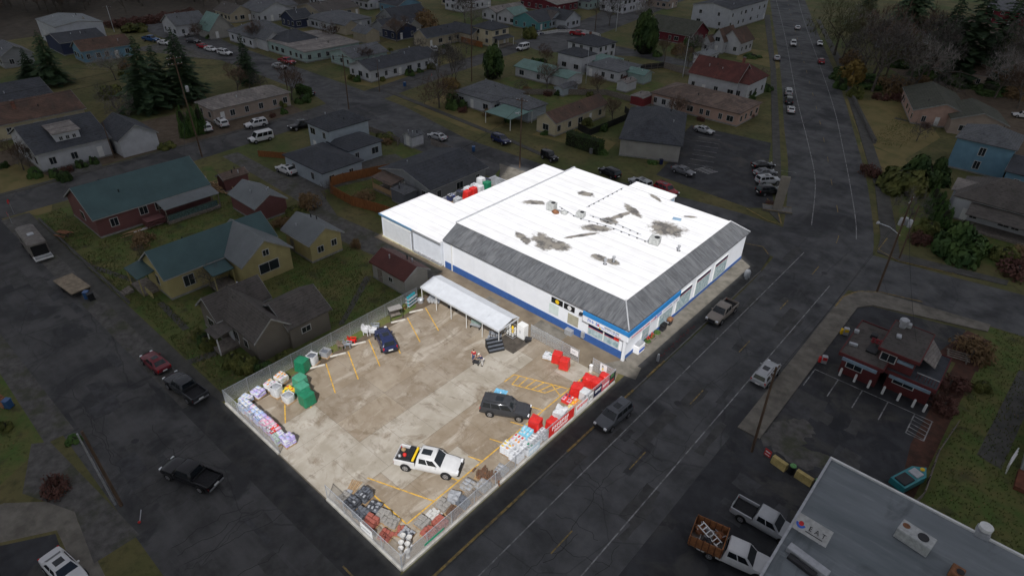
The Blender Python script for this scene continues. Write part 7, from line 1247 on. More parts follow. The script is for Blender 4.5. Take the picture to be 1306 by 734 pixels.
for s in (-.75, .75): b = MB(); b.box(-1, s-.14, .42, 1, s+.14, .46, 'rust'); b.build('bench', t)
for s in (-.7, .7): b = MB(); b.box(s-.05, -.8, .36, s+.05, .8, .42, 'wood_grey'); b.box(s-.05, -.06, 0, s+.05, .06, .7, 'wood_grey'); b.build('leg', t)
t = thing('yard_clutter', 'row of planks and junk along the red house wall', 'lumber', (-73.4, 10, 0), R(88)); b = MB()
for k in range(12): x = rs.uniform(-3, 3); y = rs.uniform(-.5, .4); b.box(x-1, y, .02+.05*(k % 5), x+1, y+.2, .06+.05*(k % 5), 'wood_pale' if k % 3 else 'trim_white', rs.uniform(-.1, .1))
b.build('planks', t)
t = thing('red_boards', 'stack of red-brown boards at the left edge', 'boards', (-45.6, -15.6, 0), .2); b = MB()
for k in range(6): b.box(-1.4, -.5+k*.17, .02, 1.2, -.36+k*.17, .1+.04*(k % 2), 'rust')
b.build('boards', t); b = MB(); b.box(-1, -.55, 0, -.9, .55, .02, 'wood_grey'); b.build('bearer', t)

# ------------------------------------------------------------------ fences away from the lot
def board_fence(pts, h_, m_, label, gap=0, cat='fence', postm='wood_grey', name='board_fence', every=2.4):
    o = Vector((*pts[0], 0)); t = thing(name, label, cat, o)
    for a, c in zip(pts, pts[1:]):
        a, c = Vector((*a, 0))-o, Vector((*c, 0))-o; l = (c-a).length; ang = math.atan2(c.y-a.y, c.x-a.x); n = max(1, round(l/every)); b = MB(); rs = random.Random(int(l*10))
        k = 0; w = .145
        while k*(w+gap) < l: hh = h_*rs.uniform(.97, 1.0); b.box(k*(w+gap), -.012, .05, min(l, k*(w+gap)+w-.008), .012, hh, m_); k += 1
        b.box(0, .013, h_*.25, l, .05, h_*.25+.09, postm); b.box(0, .013, h_*.8, l, .05, h_*.8+.09, postm); b.build('panel', t, a, ang)
        for i in range(n): p = a.lerp(c, i/n); b = MB(); b.box(-.05, .02, 0, .05, .12, h_+.05, postm); b.build('post', t, p, ang)
    return t
board_fence([(-48.4, 40.0), (-52.4, 39.2), (-57.2, 37.9), (-63.6, 38.2), (-66.2, 40.0), (-66.0, 42.6), (-65.0, 46.4), (-63.6, 51.2), (-62, 54)], 1.8, 'wood_fence', 'new orange cedar fence curving around the garden beside the alley', postm='wood_fence')
board_fence([(-52.6, 95.6), (-48.4, 94.2), (-48.4, 111), (-52, 113.6)], 1.6, 'black_plastic', 'black board fence around the cream bungalow yard', postm='dark_grille'); board_fence([(-79, 106), (-63, 122), (-52, 121.6)], 1.5, 'wood_grey', 'weathered grey garden fence behind the cream bungalow'); board_fence([(-66.6, 157.4), (-57, 155), (-51.6, 153)], 1.8, 'wood_grey', 'grey fence behind the red-roofed hall'); board_fence([(-66.6, 157.4), (-71, 147)], 1.7, 'dark_grille', 'dark fence beside the round-walled house'); board_fence([(-86, 62.4), (-74, 62.4), (-73, 61)], 1.2, 'wood_grey', 'low fence around the garden behind the two-storey blue house'); board_fence([(-68.8, 66.4), (-60, 66)], 1.4, 'wood_grey', 'grey trellis fence beside the tiny white shed', .06)
board_fence([(-120.6, 156), (-118, 172), (-111, 179), (-104, 178)], 1.1, 'trim_white', 'white picket fence around the teal-gabled house', .12, postm='trim_white', name='picket_fence'); board_fence([(-131, 136.4), (-120, 135.8)], 1.8, 'wood_fence', 'brown fence before the two-storey cream house', postm='wood_fence'); board_fence([(29.2, 33.4), (30.2, 37.4), (30, 44), (30.6, 50)], 1.0, 'wood_grey', 'low edging fence between the diner lot and the lawn'); board_fence([(-87.6, 38.4), (-78.8, 44.2)], 1.3, 'wood_fence', 'brown yard fence left of the pale blue wing', postm='wood_grey')
t = thing('retaining_wall', 'low concrete wall along the corner lawn of the red house', 'wall', (-75, .8, 0)); b = MB(); b.box(-13, -.12, 0, 20.5, .12, .35, 'kerb_stone'); b.build('wall', t); b = MB(); b.box(-13.02, -.15, .35, 20.52, .15, .40, 'old_sidewalk'); b.build('coping', t)
t = thing('retaining_wall', 'low mossy wall along the dry lawn by the avenue', 'wall', (0, 135, 0)); b = MB(); b.prism([(-1.5, 0), (-16, 32), (-15.6, 32.2), (-1.1, .2)], 0, .8, 'kerb_stone'); b.build('wall', t); b = MB(); b.prism([(-1.55, -.02), (-16.05, 32), (-15.55, 32.24), (-1.05, .22)], .8, .86, 'old_sidewalk'); b.build('coping', t)

# ------------------------------------------------------------------ the lot's chain-link fence
def link_fence(a, c, h_, label, kerb=True, every=2.6, group='chain-link fence runs round the lot'):
    a, c = Vector((*a, 0)), Vector((*c, 0)); l = (c-a).length; t = thing('chain_link_fence', label, 'fence', (a.x, a.y, LZ), math.atan2(c.y-a.y, c.x-a.x), group); n = max(1, round(l/every))
    z0 = .22 if kerb else .03
    if kerb: b = MB(); b.box(0, -.13, -.06, l, .13, .2, mat('kerb_pale', (.44, .42, .38), .85, var=.2)); b.build('base_kerb', t)
    b = MB(); b.poly([(0, 0, z0), (l, 0, z0), (l, 0, h_-.04), (0, 0, h_-.04)], 'chain_link'); b.build('wire_mesh', t)
    for i in range(n+1): b = MB(); b.lathe([(.04, 0), (.04, h_), (.055, h_+.02), (.02, h_+.08)], 'galvanised', 8); b.build('post', t, (l*i/n, .05, 0))
    b = MB(); b.tube((0, .05, h_-.02), (l, .05, h_-.02), .032, .032, 'galvanised', 7); b.build('top_rail', t); return t
link_fence((-28.35, 0), (-18.2, 0), 1.9, 'chain-link fence along the side street behind the lavender bag pallets'); link_fence((-10.3, 0), (0, 0), 1.9, 'chain-link fence along the side street behind the paver pallets')
link_fence((.03, .0), (.03, 14.1), 1.9, 'chain-link fence along the avenue before the firewood and pavers'); link_fence((.03, 14.1), (.03, 31.0), 1.9, 'chain-link fence along the avenue hung with banners'); link_fence((0, 31.05), (-3.0, 31.05), 1.8, 'short chain-link fence by the gate at the store corner', False); link_fence((-5.0, 31.05), (-12.2, 31.05), 1.8, 'chain-link fence behind the red cubes along the store passage', False); link_fence((-28.4, 26.8), (-28.4, 0), 1.9, 'chain-link fence between the lot and the brown house', False)
def banner(x0, x1, z0, z1, side, label, back, marks, name='banner', seed=1):
    """hung on a fence: side 'x' on the avenue run, 'y' on a cross run"""
    t = thing(name, label, 'banner' if name == 'banner' else 'sign', (0, 0, 0)); b = MB()
    if side == 'x': t.location = (.09, x0, z0+LZ); t.rotation_euler = (0, 0, R(90))
    elif side == 's': t.location = (x0, -.05, z0+LZ)
    else: t.location = (x0, 31.0, z0+LZ)
    l, h_ = abs(x1-x0), z1-z0; b.box(0, -.03, 0, l, -.01, h_, back); b.build('sheet', t)
    rs = random.Random(seed)
    for m_, u0, v0, n, sz in marks:
        g = MB(); u = u0
        for k in range(n):
            w = sz*rs.uniform(.5, .75); q = rs.randrange(3); tk = sz*.2
            for (a_, b_, c_, d_) in ((u, v0, u+tk, v0+sz), (u+tk, v0+sz-tk, u+w, v0+sz), (u+tk, v0+sz*.4, u+w, v0+sz*.4+tk) if q else (u+w-tk, v0, u+w, v0+sz-tk)): 
                if c_ < l: g.box(a_, -.045, b_, c_, -.032, d_, m_)
            u += w+sz*.22
        if g.f: g.build('lettering', t)
    return t
banner(15.9, 17.6, .35, 1.3, 'x', 'pale blue banner near the white bag pallets', mat('banner_pale', (.50, .60, .68), .6), (('sign_white', .1, .2, 4, .4),), seed=2); banner(19.0, 23.2, .5, 1.85, 'x', 'long red banner with white lettering on the avenue fence', 'banner_red', (('sign_white', .5, .65, 7, .5), ('sign_white', .9, .2, 9, .3)), seed=3); banner(23.5, 25.6, .5, 1.6, 'x', 'white banner with red lettering on the avenue fence', 'sign_white', (('banner_red', .2, .5, 6, .4),), seed=4); banner(25.8, 26.6, .6, 1.7, 'x', 'small black and white sign next to the white banner', 'sign_white', (('black', .1, .3, 2, .5),), seed=5); banner(26.8, 28.2, .6, 1.75, 'x', 'navy banner on the avenue fence', 'navy', (('sign_white', .15, .5, 4, .35),), seed=6); banner(28.3, 29.7, .5, 1.5, 'x', 'red and pink banner near the fence corner', mat('banner_rose', (.52, .10, .13), .6), (('sign_white', .15, .45, 5, .35),), seed=7); banner(29.8, 30.9, .5, 1.85, 'x', 'dark banner with green and red marks at the fence corner', mat('banner_dark', (.03, .04, .04), .6), (('lid_green', .15, .9, 2, .4), ('banner_red', .1, .15, 3, .35)), seed=8)
banner(-5.2, -3.6, .75, 1.6, 's', 'white sign on the side street fence near the red pavers', 'sign_white', (('metal_grey', .15, .3, 7, .2),), seed=9); banner(-2.0, -1.1, .6, 1.7, 'y', 'white notice with a yellow emblem on the gate fence', 'sign_white', (('sign_yellow', .3, .2, 1, .35), ('black', .25, .6, 1, .3)), seed=10); banner(-6.2, -5.1, .8, 1.6, 'y', 'white notice on the fence behind the red cubes', 'sign_white', (('metal_grey', .2, .3, 4, .16),), seed=11); banner(2.4, 4.6, .7, .95, 'x', 'thin green strip on the avenue fence near the corner', mat('strip_green', (.02, .28, .16), .6), (), seed=12)

# ------------------------------------------------------------------ goods on the lot
PAL = MB()
for y in (-.5, -.3, -.1, .1, .3, .5): PAL.box(-.6, y-.07, .1, .6, y+.07, .125, 'wood_pale')
for x in (-.56, 0, .56): PAL.box(x-.05, -.57, .02, x+.05, .57, .1, 'wood_pale')
for y in (-.5, 0, .5): PAL.box(-.6, y-.05, 0, .6, y+.05, .02, 'wood_pale')
PALM = PAL.mesh('pallet')
BAGS = {}
def bag_mesh(m_, m2, seed):
    k = (m_, m2, seed)
    if k in BAGS: return BAGS[k]
    b = MB(); nx, ny = 7, 5; rs = random.Random(seed); top, bot = [], []
    for s in (1, -1):
        for j in range(ny):
            for i in range(nx):
                u, v = i/(nx-1)*2-1, j/(ny-1)*2-1; p = (1-abs(u)**3)*(1-abs(v)**3); z = .075+s*(.02+.06*p**.5)+rs.uniform(-.008, .008)*(s > 0); (top if s > 0 else bot).append((u*.285*(1-.04*abs(v)), v*.19*(1-.05*abs(u)), z))
    o = len(top); vs = top+bot; F1, F2 = [], []
    for j in range(ny-1):
        for i in range(nx-1):
            q = (j*nx+i, j*nx+i+1, (j+1)*nx+i+1, (j+1)*nx+i); (F2 if 1 <= i <= 3 and 1 <= j <= 2 else F1).append(q); F1.append(tuple(o+x for x in reversed(q)))
    ed = [j*nx for j in range(ny)], [j*nx+nx-1 for j in range(ny)], list(range(nx)), list(range((ny-1)*nx, ny*nx))
    for e in ed:
        for a, c in zip(e, e[1:]): F1.append((a, c, o+c, o+a))
    b.add(vs, F1, m_); off = len(b.v)-len(vs); k2 = b._m(m2)
    for f in F2: b.f.append(tuple(off+i for i in f)); b.mi.append(k2)
    BAGS[k] = b.mesh('bag', 60); return BAGS[k]
for n, c in dict(white=(.56, .57, .59), lilac=(.42, .36, .62), pink=(.62, .32, .42), bluew=(.36, .45, .66), palegreen=(.42, .54, .44), orange=(.70, .26, .05), yellow=(.75, .52, .04), red=(.58, .04, .03), charcoal=(.045, .048, .056), greybag=(.30, .31, .33), slate=(.11, .12, .14), cyan=(.22, .52, .66), cream=(.52, .47, .36), brick=(.32, .095, .07), stone=(.27, .255, .235), mudbrown=(.12, .07, .045), green=(.02, .22, .12), navybag=(.03, .04, .12)).items(): mat('bag_'+n, c, .5, var=.2, scale=7, spec=.4)
def pallet_load(x, y, layers, cols, label, rz=0., seed=0, group='pallets of bagged goods', cat='pallet', drop=.12, z=LZ, pallet=True):
    rs = random.Random(seed+int(x*31)+int(y*17)); t = thing('pallet_load', label, cat, (x, y, z), rz, group)
    if pallet: obj('pallet', PALM, t)
    for l in range(layers):
        for k in range(6):
            if l == layers-1 and rs.random() < drop: continue
            i, j = (k % 2, k//2) if l % 2 == 0 else (k % 3, k//3)
            m1, m2 = rs.choice(cols)
            if l % 2 == 0: p, a = (-.29+.58*i, -.38+.38*j), 0
            else: p, a = (-.38+.38*i, -.29+.58*j), R(90)
            o = obj('bag', bag_mesh('bag_'+m1, 'bag_'+m2, (k+l) % 3), t, (p[0]+rs.uniform(-.03, .03), p[1]+rs.uniform(-.03, .03), .125+l*.135), a+rs.uniform(-.08, .08))
    return t
def cover(x, y, w_, d_, h_, m_, label, rz=0., seed=0, group='covered pallets', lumps=.09, z=LZ, pallet=True, nx=9):
    t = thing('covered_pallet', label, 'covered pallet', (x, y, z), rz, group)
    if pallet: obj('pallet', PALM, t)
    b = MB(); nz = 6; rows = []; n = 4*nx
    def ring(f, zz, q):
        out = []
        for i in range(n):
            a = 2*math.pi*i/n; c, s = math.cos(a), math.sin(a); k = 1/max(abs(c), abs(s)); k = min(k, 1.37); px, py = c*k*w_/2*f, s*k*d_/2*f
            nn = mnoise.noise(Vector((px*2.3+seed, py*2.3, zz*2.1+seed*2)))+.6*mnoise.noise(Vector((px*6, py*6+seed, zz*5))); out.append((px*(1+lumps*nn), py*(1+lumps*nn), zz+q*nn*lumps*.9))
        return out
    for i in range(nz): rows.append(ring(1.02-.02*i, .1+(h_-.22)*i/(nz-1), 0 if i == 0 else .3))
    rows += [ring(.92, h_-.04, .8), ring(.62, h_, 1.2), ring(.3, h_+.01, 1.2)]
    vs = [v for r in rows for v in r]+[(0, 0, h_)]; fs = [(j*n+i, j*n+(i+1) % n, (j+1)*n+(i+1) % n, (j+1)*n+i) for j in range(len(rows)-1) for i in range(n)]+[((len(rows)-1)*n+i, (len(rows)-1)*n+(i+1) % n, len(vs)-1) for i in range(n)]
    b.add(vs, fs, m_); b.build('cover', t, smooth=35); return t
for n, c in dict(red=(.58, .025, .02), green=(.012, .17, .085), white=(.58, .59, .60), greenpale=(.06, .27, .17)).items(): mat('sheet_'+n, c, .38, var=.12, scale=3, spec=.5, bump=.35, bscale=5)
def block_load(x, y, layers, m_, label, rz=0., nx=3, ny=3, seed=0, hgt=.16, rough=.02, group='pallets of stone and pavers', z=LZ, drop=.15):
    rs = random.Random(seed+int(x*13)); t = thing('paver_pallet', label, 'pallet', (x, y, z), rz, group); obj('pallet', PALM, t); w_, d_ = 1.12/nx, 1.08/ny
    if (m_, nx, ny, hgt) not in BAGS: b = MB(); b.bbox(-w_/2+.012, -d_/2+.012, 0, w_/2-.012, d_/2-.012, hgt-.008, m_, .022); BAGS[(m_, nx, ny, hgt)] = b.mesh('block')
    for l in range(layers):
        for i in range(nx):
            for j in range(ny):
                if l == layers-1 and rs.random() < drop*2: continue
                obj('block', BAGS[(m_, nx, ny, hgt)], t, (-.56+w_*(i+.5)+rs.uniform(-rough, rough), -.54+d_*(j+.5)+rs.uniform(-rough, rough), .125+l*hgt), rs.uniform(-.05, .05))
    return t
# along the side street (lavender, pink and blue sacks)
BW = [('white', 'bluew'), ('bluew', 'white'), ('white', 'lilac')]; PK = [('pink', 'white'), ('white', 'pink'), ('lilac', 'pink')]; LV = [('lilac', 'white'), ('white', 'lilac'), ('lilac', 'bluew')]; WO = [('white', 'orange'), ('white', 'pink'), ('cream', 'orange')]; WG = [('white', 'greybag'), ('white', 'white')]
for k, (x, y, l, c, lab) in enumerate(((-25.9, .95, 7, BW, 'pallet of blue and white sacks nearest the fence corner'), (-24.6, 1.0, 7, PK+BW, 'mixed pink and blue sacks second along the side street fence'), (-23.3, 1.05, 7, BW+LV, 'pale blue sacks third along the side street fence'), (-22.0, 1.1, 7, PK, 'tall pink sacks in the middle of the side street row'), (-20.8, 1.1, 6, PK+[('red', 'white')], 'pink and crimson sacks along the side street fence'), (-19.6, .95, 6, LV+[('palegreen', 'white')], 'lilac and pale green sacks along the side street fence'), (-18.7, 1.35, 7, LV, 'lilac sacks at the open gateway end'))): pallet_load(x, y, l, c, lab, random.uniform(-.1, .1), k)
pallet_load(-27.1, 1.6, 4, BW, 'low spread of blue and white sacks in the fence corner', .3, 3); pallet_load(-27.0, 3.0, 5, [('lilac', 'white'), ('white', 'bluew')], 'blue-violet sacks behind the fence corner', .2, 4); pallet_load(-26.9, 4.5, 6, WO, 'white and orange sacks left of the grey bulk bag', .25, 5); pallet_load(-27.2, 5.9, 6, WO, 'white and orange sacks against the grass strip', .2, 6); pallet_load(-24.9, 5.35, 4, [('yellow', 'red'), ('yellow', 'green')], 'yellow sacks behind the pale bulk bag', .1, 7)
def bulk_bag(x, y, label, m_='sheet_white', fill='bag_greybag', h_=1.1, rz=0.):
    t = thing('bulk_bag', label, 'bulk bag', (x, y, LZ), rz, 'open bulk bags'); obj('pallet', PALM, t); b = MB(); n = 20; prof = [(.52, .12), (.56, .4), (.57, .8), (.54, h_), (.47, h_), (.46, h_-.14)]
    vs = []
    for r, z in prof:
        for i in range(n): a = 2*math.pi*i/n; c, s = math.cos(a), math.sin(a); k = min(1/max(abs(c), abs(s)), 1.2); w = 1+.05*mnoise.noise(Vector((c*3, s*3, z*4+x))); vs.append((r*c*k*w, r*s*k*w, z))
    b.add(vs, [(j*n+i, j*n+(i+1) % n, (j+1)*n+(i+1) % n, (j+1)*n+i) for j in range(len(prof)-1) for i in range(n)]+[tuple(range(n-1, -1, -1))], m_); b.build('sack', t, smooth=50)
    b = MB(); b.blob((0, 0, h_-.16), (.5, .5, .16), fill, seed=int(x)); b.build('filling', t, smooth=60)
    for s in ((-.45, -.45), (.45, -.45), (.45, .45), (-.45, .45)): b = MB(); b.path([(s[0], s[1], h_-.05), (s[0]*1.1, s[1]*1.1, h_+.2), (s[0]*.8, s[1]*1.1, h_)], .02, m_, 4); b.build('strap', t)
bulk_bag(-25.6, 4.4, 'grey-filled open bulk bag behind the lilac sacks', rz=.2, h_=1.3); bulk_bag(-23.9, 4.7, 'pale open bulk bag before the yellow sacks', rz=.1, h_=.95); bulk_bag(-27.3, 10.0, 'white bulk bag with dark filling beside the green bale', fill='bag_slate', rz=.3, h_=1.25)
cover(-25.0, 6.9, 1.35, 1.3, 1.35, 'sheet_greenpale', 'pale green covered bale farthest in the row of three', .1, 1, lumps=.05); cover(-23.7, 6.35, 1.35, 1.3, 1.35, 'sheet_greenpale', 'green covered bale in the middle of the row of three', .05, 2, lumps=.05); cover(-22.2, 5.9, 1.4, 1.45, 1.45, 'sheet_green', 'dark green covered bale at the front of the row of three', 0, 3, lumps=.05); cover(-27.2, 8.6, 1.4, 1.3, 1.5, 'sheet_green', 'dark green covered bale by the grass strip', .35, 4, lumps=.05)
t = thing('wire_bin', 'grey plastic bin crate between the bulk bag and the chairs', 'crate', (-27.4, 11.8, LZ), .4); b = MB()
for a in ((-.5, -.5, .5, -.44), (-.5, .44, .5, .5), (-.5, -.44, -.44, .44), (.44, -.44, .5, .44)): b.box(a[0], a[1], .1, a[2], a[3], .8, 'metal_grey')
b.build('crate', t); b = MB(); b.box(-.44, -.44, .1, .44, .44, .5, 'bag_slate'); b.build('filling', t); obj('pallet', PALM, t)
# chairs along the grass strip
CHM = {}
def chair(x, y, rz, m_, label, stack=1):
    t = thing('garden_chair', label, 'garden chair', (x, y, LZ), rz, 'garden chairs by the grass strip')
    def seat(z): b = MB(); b.add([(-.28, -.3, .38), (.28, -.3, .38), (.26, .3, .3), (-.26, .3, .3), (-.28, -.3, .42), (.28, -.3, .42), (.26, .3, .34), (-.26, .3, .34)], [(3, 2, 1, 0), (4, 5, 6, 7), (0, 1, 5, 4), (1, 2, 6, 5), (2, 3, 7, 6), (3, 0, 4, 7)], m_); return b
    for k in range(stack):
        z = .14*k; seat(0).build('seat', t, (0, 0, z)); b = MB()
        for i in range(5): u = -.24+i*.12; b.add([(u-.05, .28, .3), (u+.05, .28, .3), (u*1.15+.05, .55, 1.0-.12*abs(i-2)), (u*1.15-.05, .55, 1.0-.12*abs(i-2)), (u-.05, .31, .3), (u+.05, .31, .3), (u*1.15+.05, .58, 1.0-.12*abs(i-2)), (u*1.15-.05, .58, 1.0-.12*abs(i-2))], [(0, 1, 2, 3), (7, 6, 5, 4), (0, 4, 5, 1), (1, 5, 6, 2), (2, 6, 7, 3), (3, 7, 4, 0)], m_)
        b.build('backrest', t, (0, 0, z))
        for s in (-1, 1): b = MB(); b.box(s*.33-.07, -.42, .56, s*.33+.07, .32, .6, m_); b.build('armrest', t, (0, 0, z))
    for s in (-1, 1):
        for yy in (-.34, .26): b = MB(); b.box(s*.32-.035, yy-.04, 0, s*.32+.035, yy+.04, .56, m_); b.build('leg', t)
mat('plastic_red', (.65, .02, .015), .4); mat('plastic_white', (.62, .62, .63), .4); mat('plastic_grey', (.28, .30, .33), .45); mat('plastic_brown', (.20, .15, .12), .5)
for a in ((-27.2, 13.9, 1.9, 'plastic_brown', 'brown garden chair left of the grey one', 1), (-26.9, 14.6, 2.2, 'plastic_grey', 'grey garden chair beside the red one', 1), (-27.1, 15.4, 2.3, 'plastic_red', 'bright red garden chair on the lot edge', 1), (-27.2, 17.6, 1.9, 'plastic_white', 'tall stack of white garden chairs', 4), (-26.6, 18.1, 2.0, 'plastic_white', 'front stack of white garden chairs', 3), (-27.3, 19.1, 2.4, 'plastic_grey', 'grey garden chair behind the white stacks', 1)): chair(*a)
t = thing('garden_swing', 'brown two-seat garden swing with a frame behind the navy hatchback', 'swing seat', (-27.3, 22.2, LZ), R(70)); b = MB()
for x in (-.8, .8): b.path([(x, -.6, 0), (x, 0, 1.5), (x, .6, 0)], .04, 'dark_grille')
b.path([(-.8, 0, 1.5), (.8, 0, 1.5)], .04, 'dark_grille'); b.build('frame', t); b = MB(); b.box(-.65, -.25, .45, .65, .25, .5, 'wood_grey'); b.build('seat', t); b = MB(); b.box(-.65, .25, .5, .65, .3, 1.0, 'wood_grey'); b.build('backrest', t); b = MB(); b.box(-.85, -.5, 1.5, .85, .5, 1.56, 'bag_stone'); b.build('canopy', t)
t = thing('pot_rack', 'rack of turquoise glazed pots at the end of the grass strip', 'plant pots', (-27.9, 25.4, LZ), .2); b = MB()
for z in (.3, .8, 1.3): b.box(-.35, -.9, z, .35, .9, z+.03, 'metal_grey')
for s in (-.88, .88): b.tube((0, s, 0), (0, s, 1.4), .03, .03, 'metal_grey')
b.build('rack', t); mat('glaze_turquoise', (.05, .36, .42), .25, var=.25, scale=5)
for z in (.33, .83, 1.33):
    for k in range(4): b = MB(); b.lathe([(.1, 0), (.18, .25), (.2, .32), (.16, .32), (.12, .2)], 'glaze_turquoise', 10); b.build('pot', t, (0, -.65+k*.43, z), smooth=50)
t = thing('water_trough', 'leaning stack of galvanised stock troughs beside the tent', 'trough', (-26.6, 27.9, LZ), .4, 'galvanised troughs')
for k in range(4): b = MB(); b.bbox(-.35, -.8, .0, .35, .8, .28, 'galvanised', .12); o = b.build('trough', t, (-.3+k*.32, .05*k, .4)); o.rotation_euler = (0, R(62), .1*k)
t = thing('water_trough', 'small galvanised tub lying beside the trough stack', 'trough', (-27.6, 26.7, LZ), 1., 'galvanised troughs'); b = MB(); b.lathe([(.4, 0), (.45, .5), (.42, .5), (.38, .1)], 'galvanised', 14); b.build('tub', t, smooth=50); b = MB(); b.path([(-.45, 0, .45), (-.52, 0, .3)], .02, 'galvanised'); b.build('handle', t)
t = thing('potted_plant', 'small potted shrub by the pot rack', 'potted plant', (-28.0, 24.3, LZ)); b = MB(); b.lathe([(.15, 0), (.22, .35), (.18, .35)], 'rust', 10); b.build('pot', t); tt, cc = tree_kind('bush_olive'); o = obj('foliage', cc, t, (0, 0, .3)); o.scale = (.35, .35, .5)
for k, y in enumerate((9.9, 12.8, 15.7, 21.9, 24.9, 6.0)):
    x_ = -26.45; t = tag(MB().bbox(-.1, -.92, 0, .1, .92, .15, mat('wheel_stop', (.5, .47, .42), .85, var=.2), .04).build('wheel_stop', None, (x_, y, LZ), R(-24)), ['pale concrete wheel stop below the white bulk bag', 'concrete wheel stop below the grey chairs', 'concrete wheel stop below the white chair stacks', 'concrete wheel stop right of the navy hatchback', 'concrete wheel stop nearest the galvanised tubs', 'concrete wheel stop beside the green bales'][k], 'wheel stop', 'wheel stops') if k != 5 else None
# the canopy tent
t = thing('canopy_tent', 'long white canopy tent along the store passage', 'canopy tent', (-20.6, 28.6, LZ)); b = MB()
mat('canopy', (.55, .57, .60), .55, var=.06, scale=1.2, bump=.2, bscale=2.)
ws = [(-6.95, -1.85, 2.45), (6.9, -1.85, 2.45), (6.9, .5, 2.95), (-6.95, .5, 2.95), (-6.95, 1.8, 2.55), (6.9, 1.8, 2.55)]
n = 14; A_ = []
for i in range(n+1):
    x = -6.95+13.85*i/n; sg = -.05*abs(math.sin(math.pi*i/ (n/7)))
    A_.append([(x, -1.85, 2.45+sg*.5), (x, -.7, 2.68+sg), (x, .5, 2.95), (x, 1.2, 2.74+sg), (x, 1.8, 2.55+sg*.5)])
vs = [p for r in A_ for p in r]; vs2 = [(p[0], p[1], p[2]-.03) for p in vs]; m5 = 5
fs = [(i*m5+j, (i+1)*m5+j, (i+1)*m5+j+1, i*m5+j+1) for i in range(n) for j in range(m5-1)]
b.add(vs, fs, 'canopy'); b.add(vs2, [f[::-1] for f in fs], 'canopy'); b.build('canopy', t, smooth=30)
b = MB(); b.box(-6.95, -1.88, 2.2, 6.9, -1.86, 2.46, 'canopy'); b.box(6.9, -1.85, 2.3, 6.92, 1.8, 2.56, 'canopy'); b.build('valance', t)
for i in range(6):
    for yy in (-1.75, 1.7): b = MB(); b.tube((-6.8+13.6*i/5, yy, 0), (-6.8+13.6*i/5, yy, 2.5), .045, .045, 'trim_white', 7); b.build('post', t)
for i in range(6): b = MB(); x = -6.8+13.6*i/5; b.path([(x, -1.75, 2.42), (x, .5, 2.88), (x, 1.7, 2.5)], .03, 'galvanised', 5); b.build('rafter', t)
for x, y, m_, lab, rz in ((-18.4, 27.6, 'glaze_turquoise', 'grey-green garden bench at the tent edge', .3), (-23.4, 28.6, 'galvanised', 'grey bench in the shade of the tent', .2)):
    t = thing('garden_bench', lab, 'bench', (x, y, LZ), rz); b = MB(); b.box(-.7, -.25, .42, .7, .25, .47, 'metal_grey'); b.build('seat', t); b = MB(); b.box(-.7, .22, .5, .7, .28, .95, mat('bench_sage', (.22, .30, .26), .6)); b.build('backrest', t)
    for s in (-.6, .6): b = MB(); b.box(s-.04, -.25, 0, s+.04, .25, .42, 'dark_grille'); b.build('leg', t)
t = thing('folding_chairs', 'jumble of grey patio chairs at the right end of the tent', 'patio chairs', (-15.2, 27.3, LZ), .4)
for k in range(5):
    b = MB(); q = .3*k-.6; b.path([(q, -.3, 0), (q+.1, .1, .5), (q+.05, .35, 1.1)], .025, 'galvanised', 5); b.path([(q+.4, -.3, 0), (q+.45, .1, .5), (q+.4, .35, 1.1)], .025, 'galvanised', 5); b.build('frame', t); b = MB(); b.box(q, -.3, .45, q+.45, .15, .48, 'bag_slate' if k % 2 else 'plastic_grey'); b.build('seat', t); b = MB(); b.box(q+.02, .25, .6, q+.44, .28, 1.1, 'plastic_grey' if k % 2 else 'bag_slate'); b.build('backrest', t)
t = thing('display_trays', 'black stepped display trays before the tent end', 'display stand', (-13.9, 26.3, LZ), R(62))
for k in range(4): b = MB(); b.bbox(-1.0, -.75+k*.38, 0, 1.0, -.42+k*.38, .3+.28*k, 'black_plastic', .03); b.box(-.95, -.74+k*.38, .3+.28*k, .95, -.43+k*.38, .32+.28*k, 'bag_slate'); b.build('tray', t)
t = thing('cylinder_cage', 'galvanised cage of gas cylinders under the tent end', 'gas cage', (-14.4, 29.6, LZ), 0.); b = MB()
for x in (-.9, .9):
    for y in (-.5, .5): b.tube((x, y, 0), (x, y, 1.4), .03, .03, 'galvanised', 5)
for z in (.1, .7, 1.4): b.path([(-.9, -.5, z), (.9, -.5, z), (.9, .5, z), (-.9, .5, z), (-.9, -.5, z)], .025, 'galvanised', 5)
b.build('cage', t)
for k in range(8): b = MB(); b.lathe([(.12, 0), (.15, .08), (.15, .4), (.08, .5), (.05, .56)], 'trim_white' if k % 3 else 'sign_yellow', 10); b.build('gas_cylinder', t, (-.66+.43*(k % 4), -.22+.44*(k//4), .72), smooth=50)
for k in range(8): b = MB(); b.lathe([(.12, 0), (.15, .08), (.15, .4), (.08, .5), (.05, .56)], 'trim_white', 10); b.build('gas_cylinder', t, (-.66+.43*(k % 4), -.22+.44*(k//4), .12), smooth=50)
t = thing('ice_freezer', 'tall white ice freezer beside the gas cage', 'freezer', (-12.9, 30.2, LZ), 0.); b = MB(); b.bbox(-.55, -.45, .08, .55, .45, 2.0, 'trim_white', .05); b.build('cabinet', t); b = MB(); b.box(-.5, -.48, .3, -.02, -.452, 1.8, 'sign_white'); b.box(.02, -.48, .3, .5, -.452, 1.8, 'sign_white'); b.build('door', t); b = MB(); b.box(-.08, -.52, .9, -.04, -.48, 1.3, 'metal_grey'); b.box(.04, -.52, .9, .08, -.48, 1.3, 'metal_grey'); b.build('handle', t)
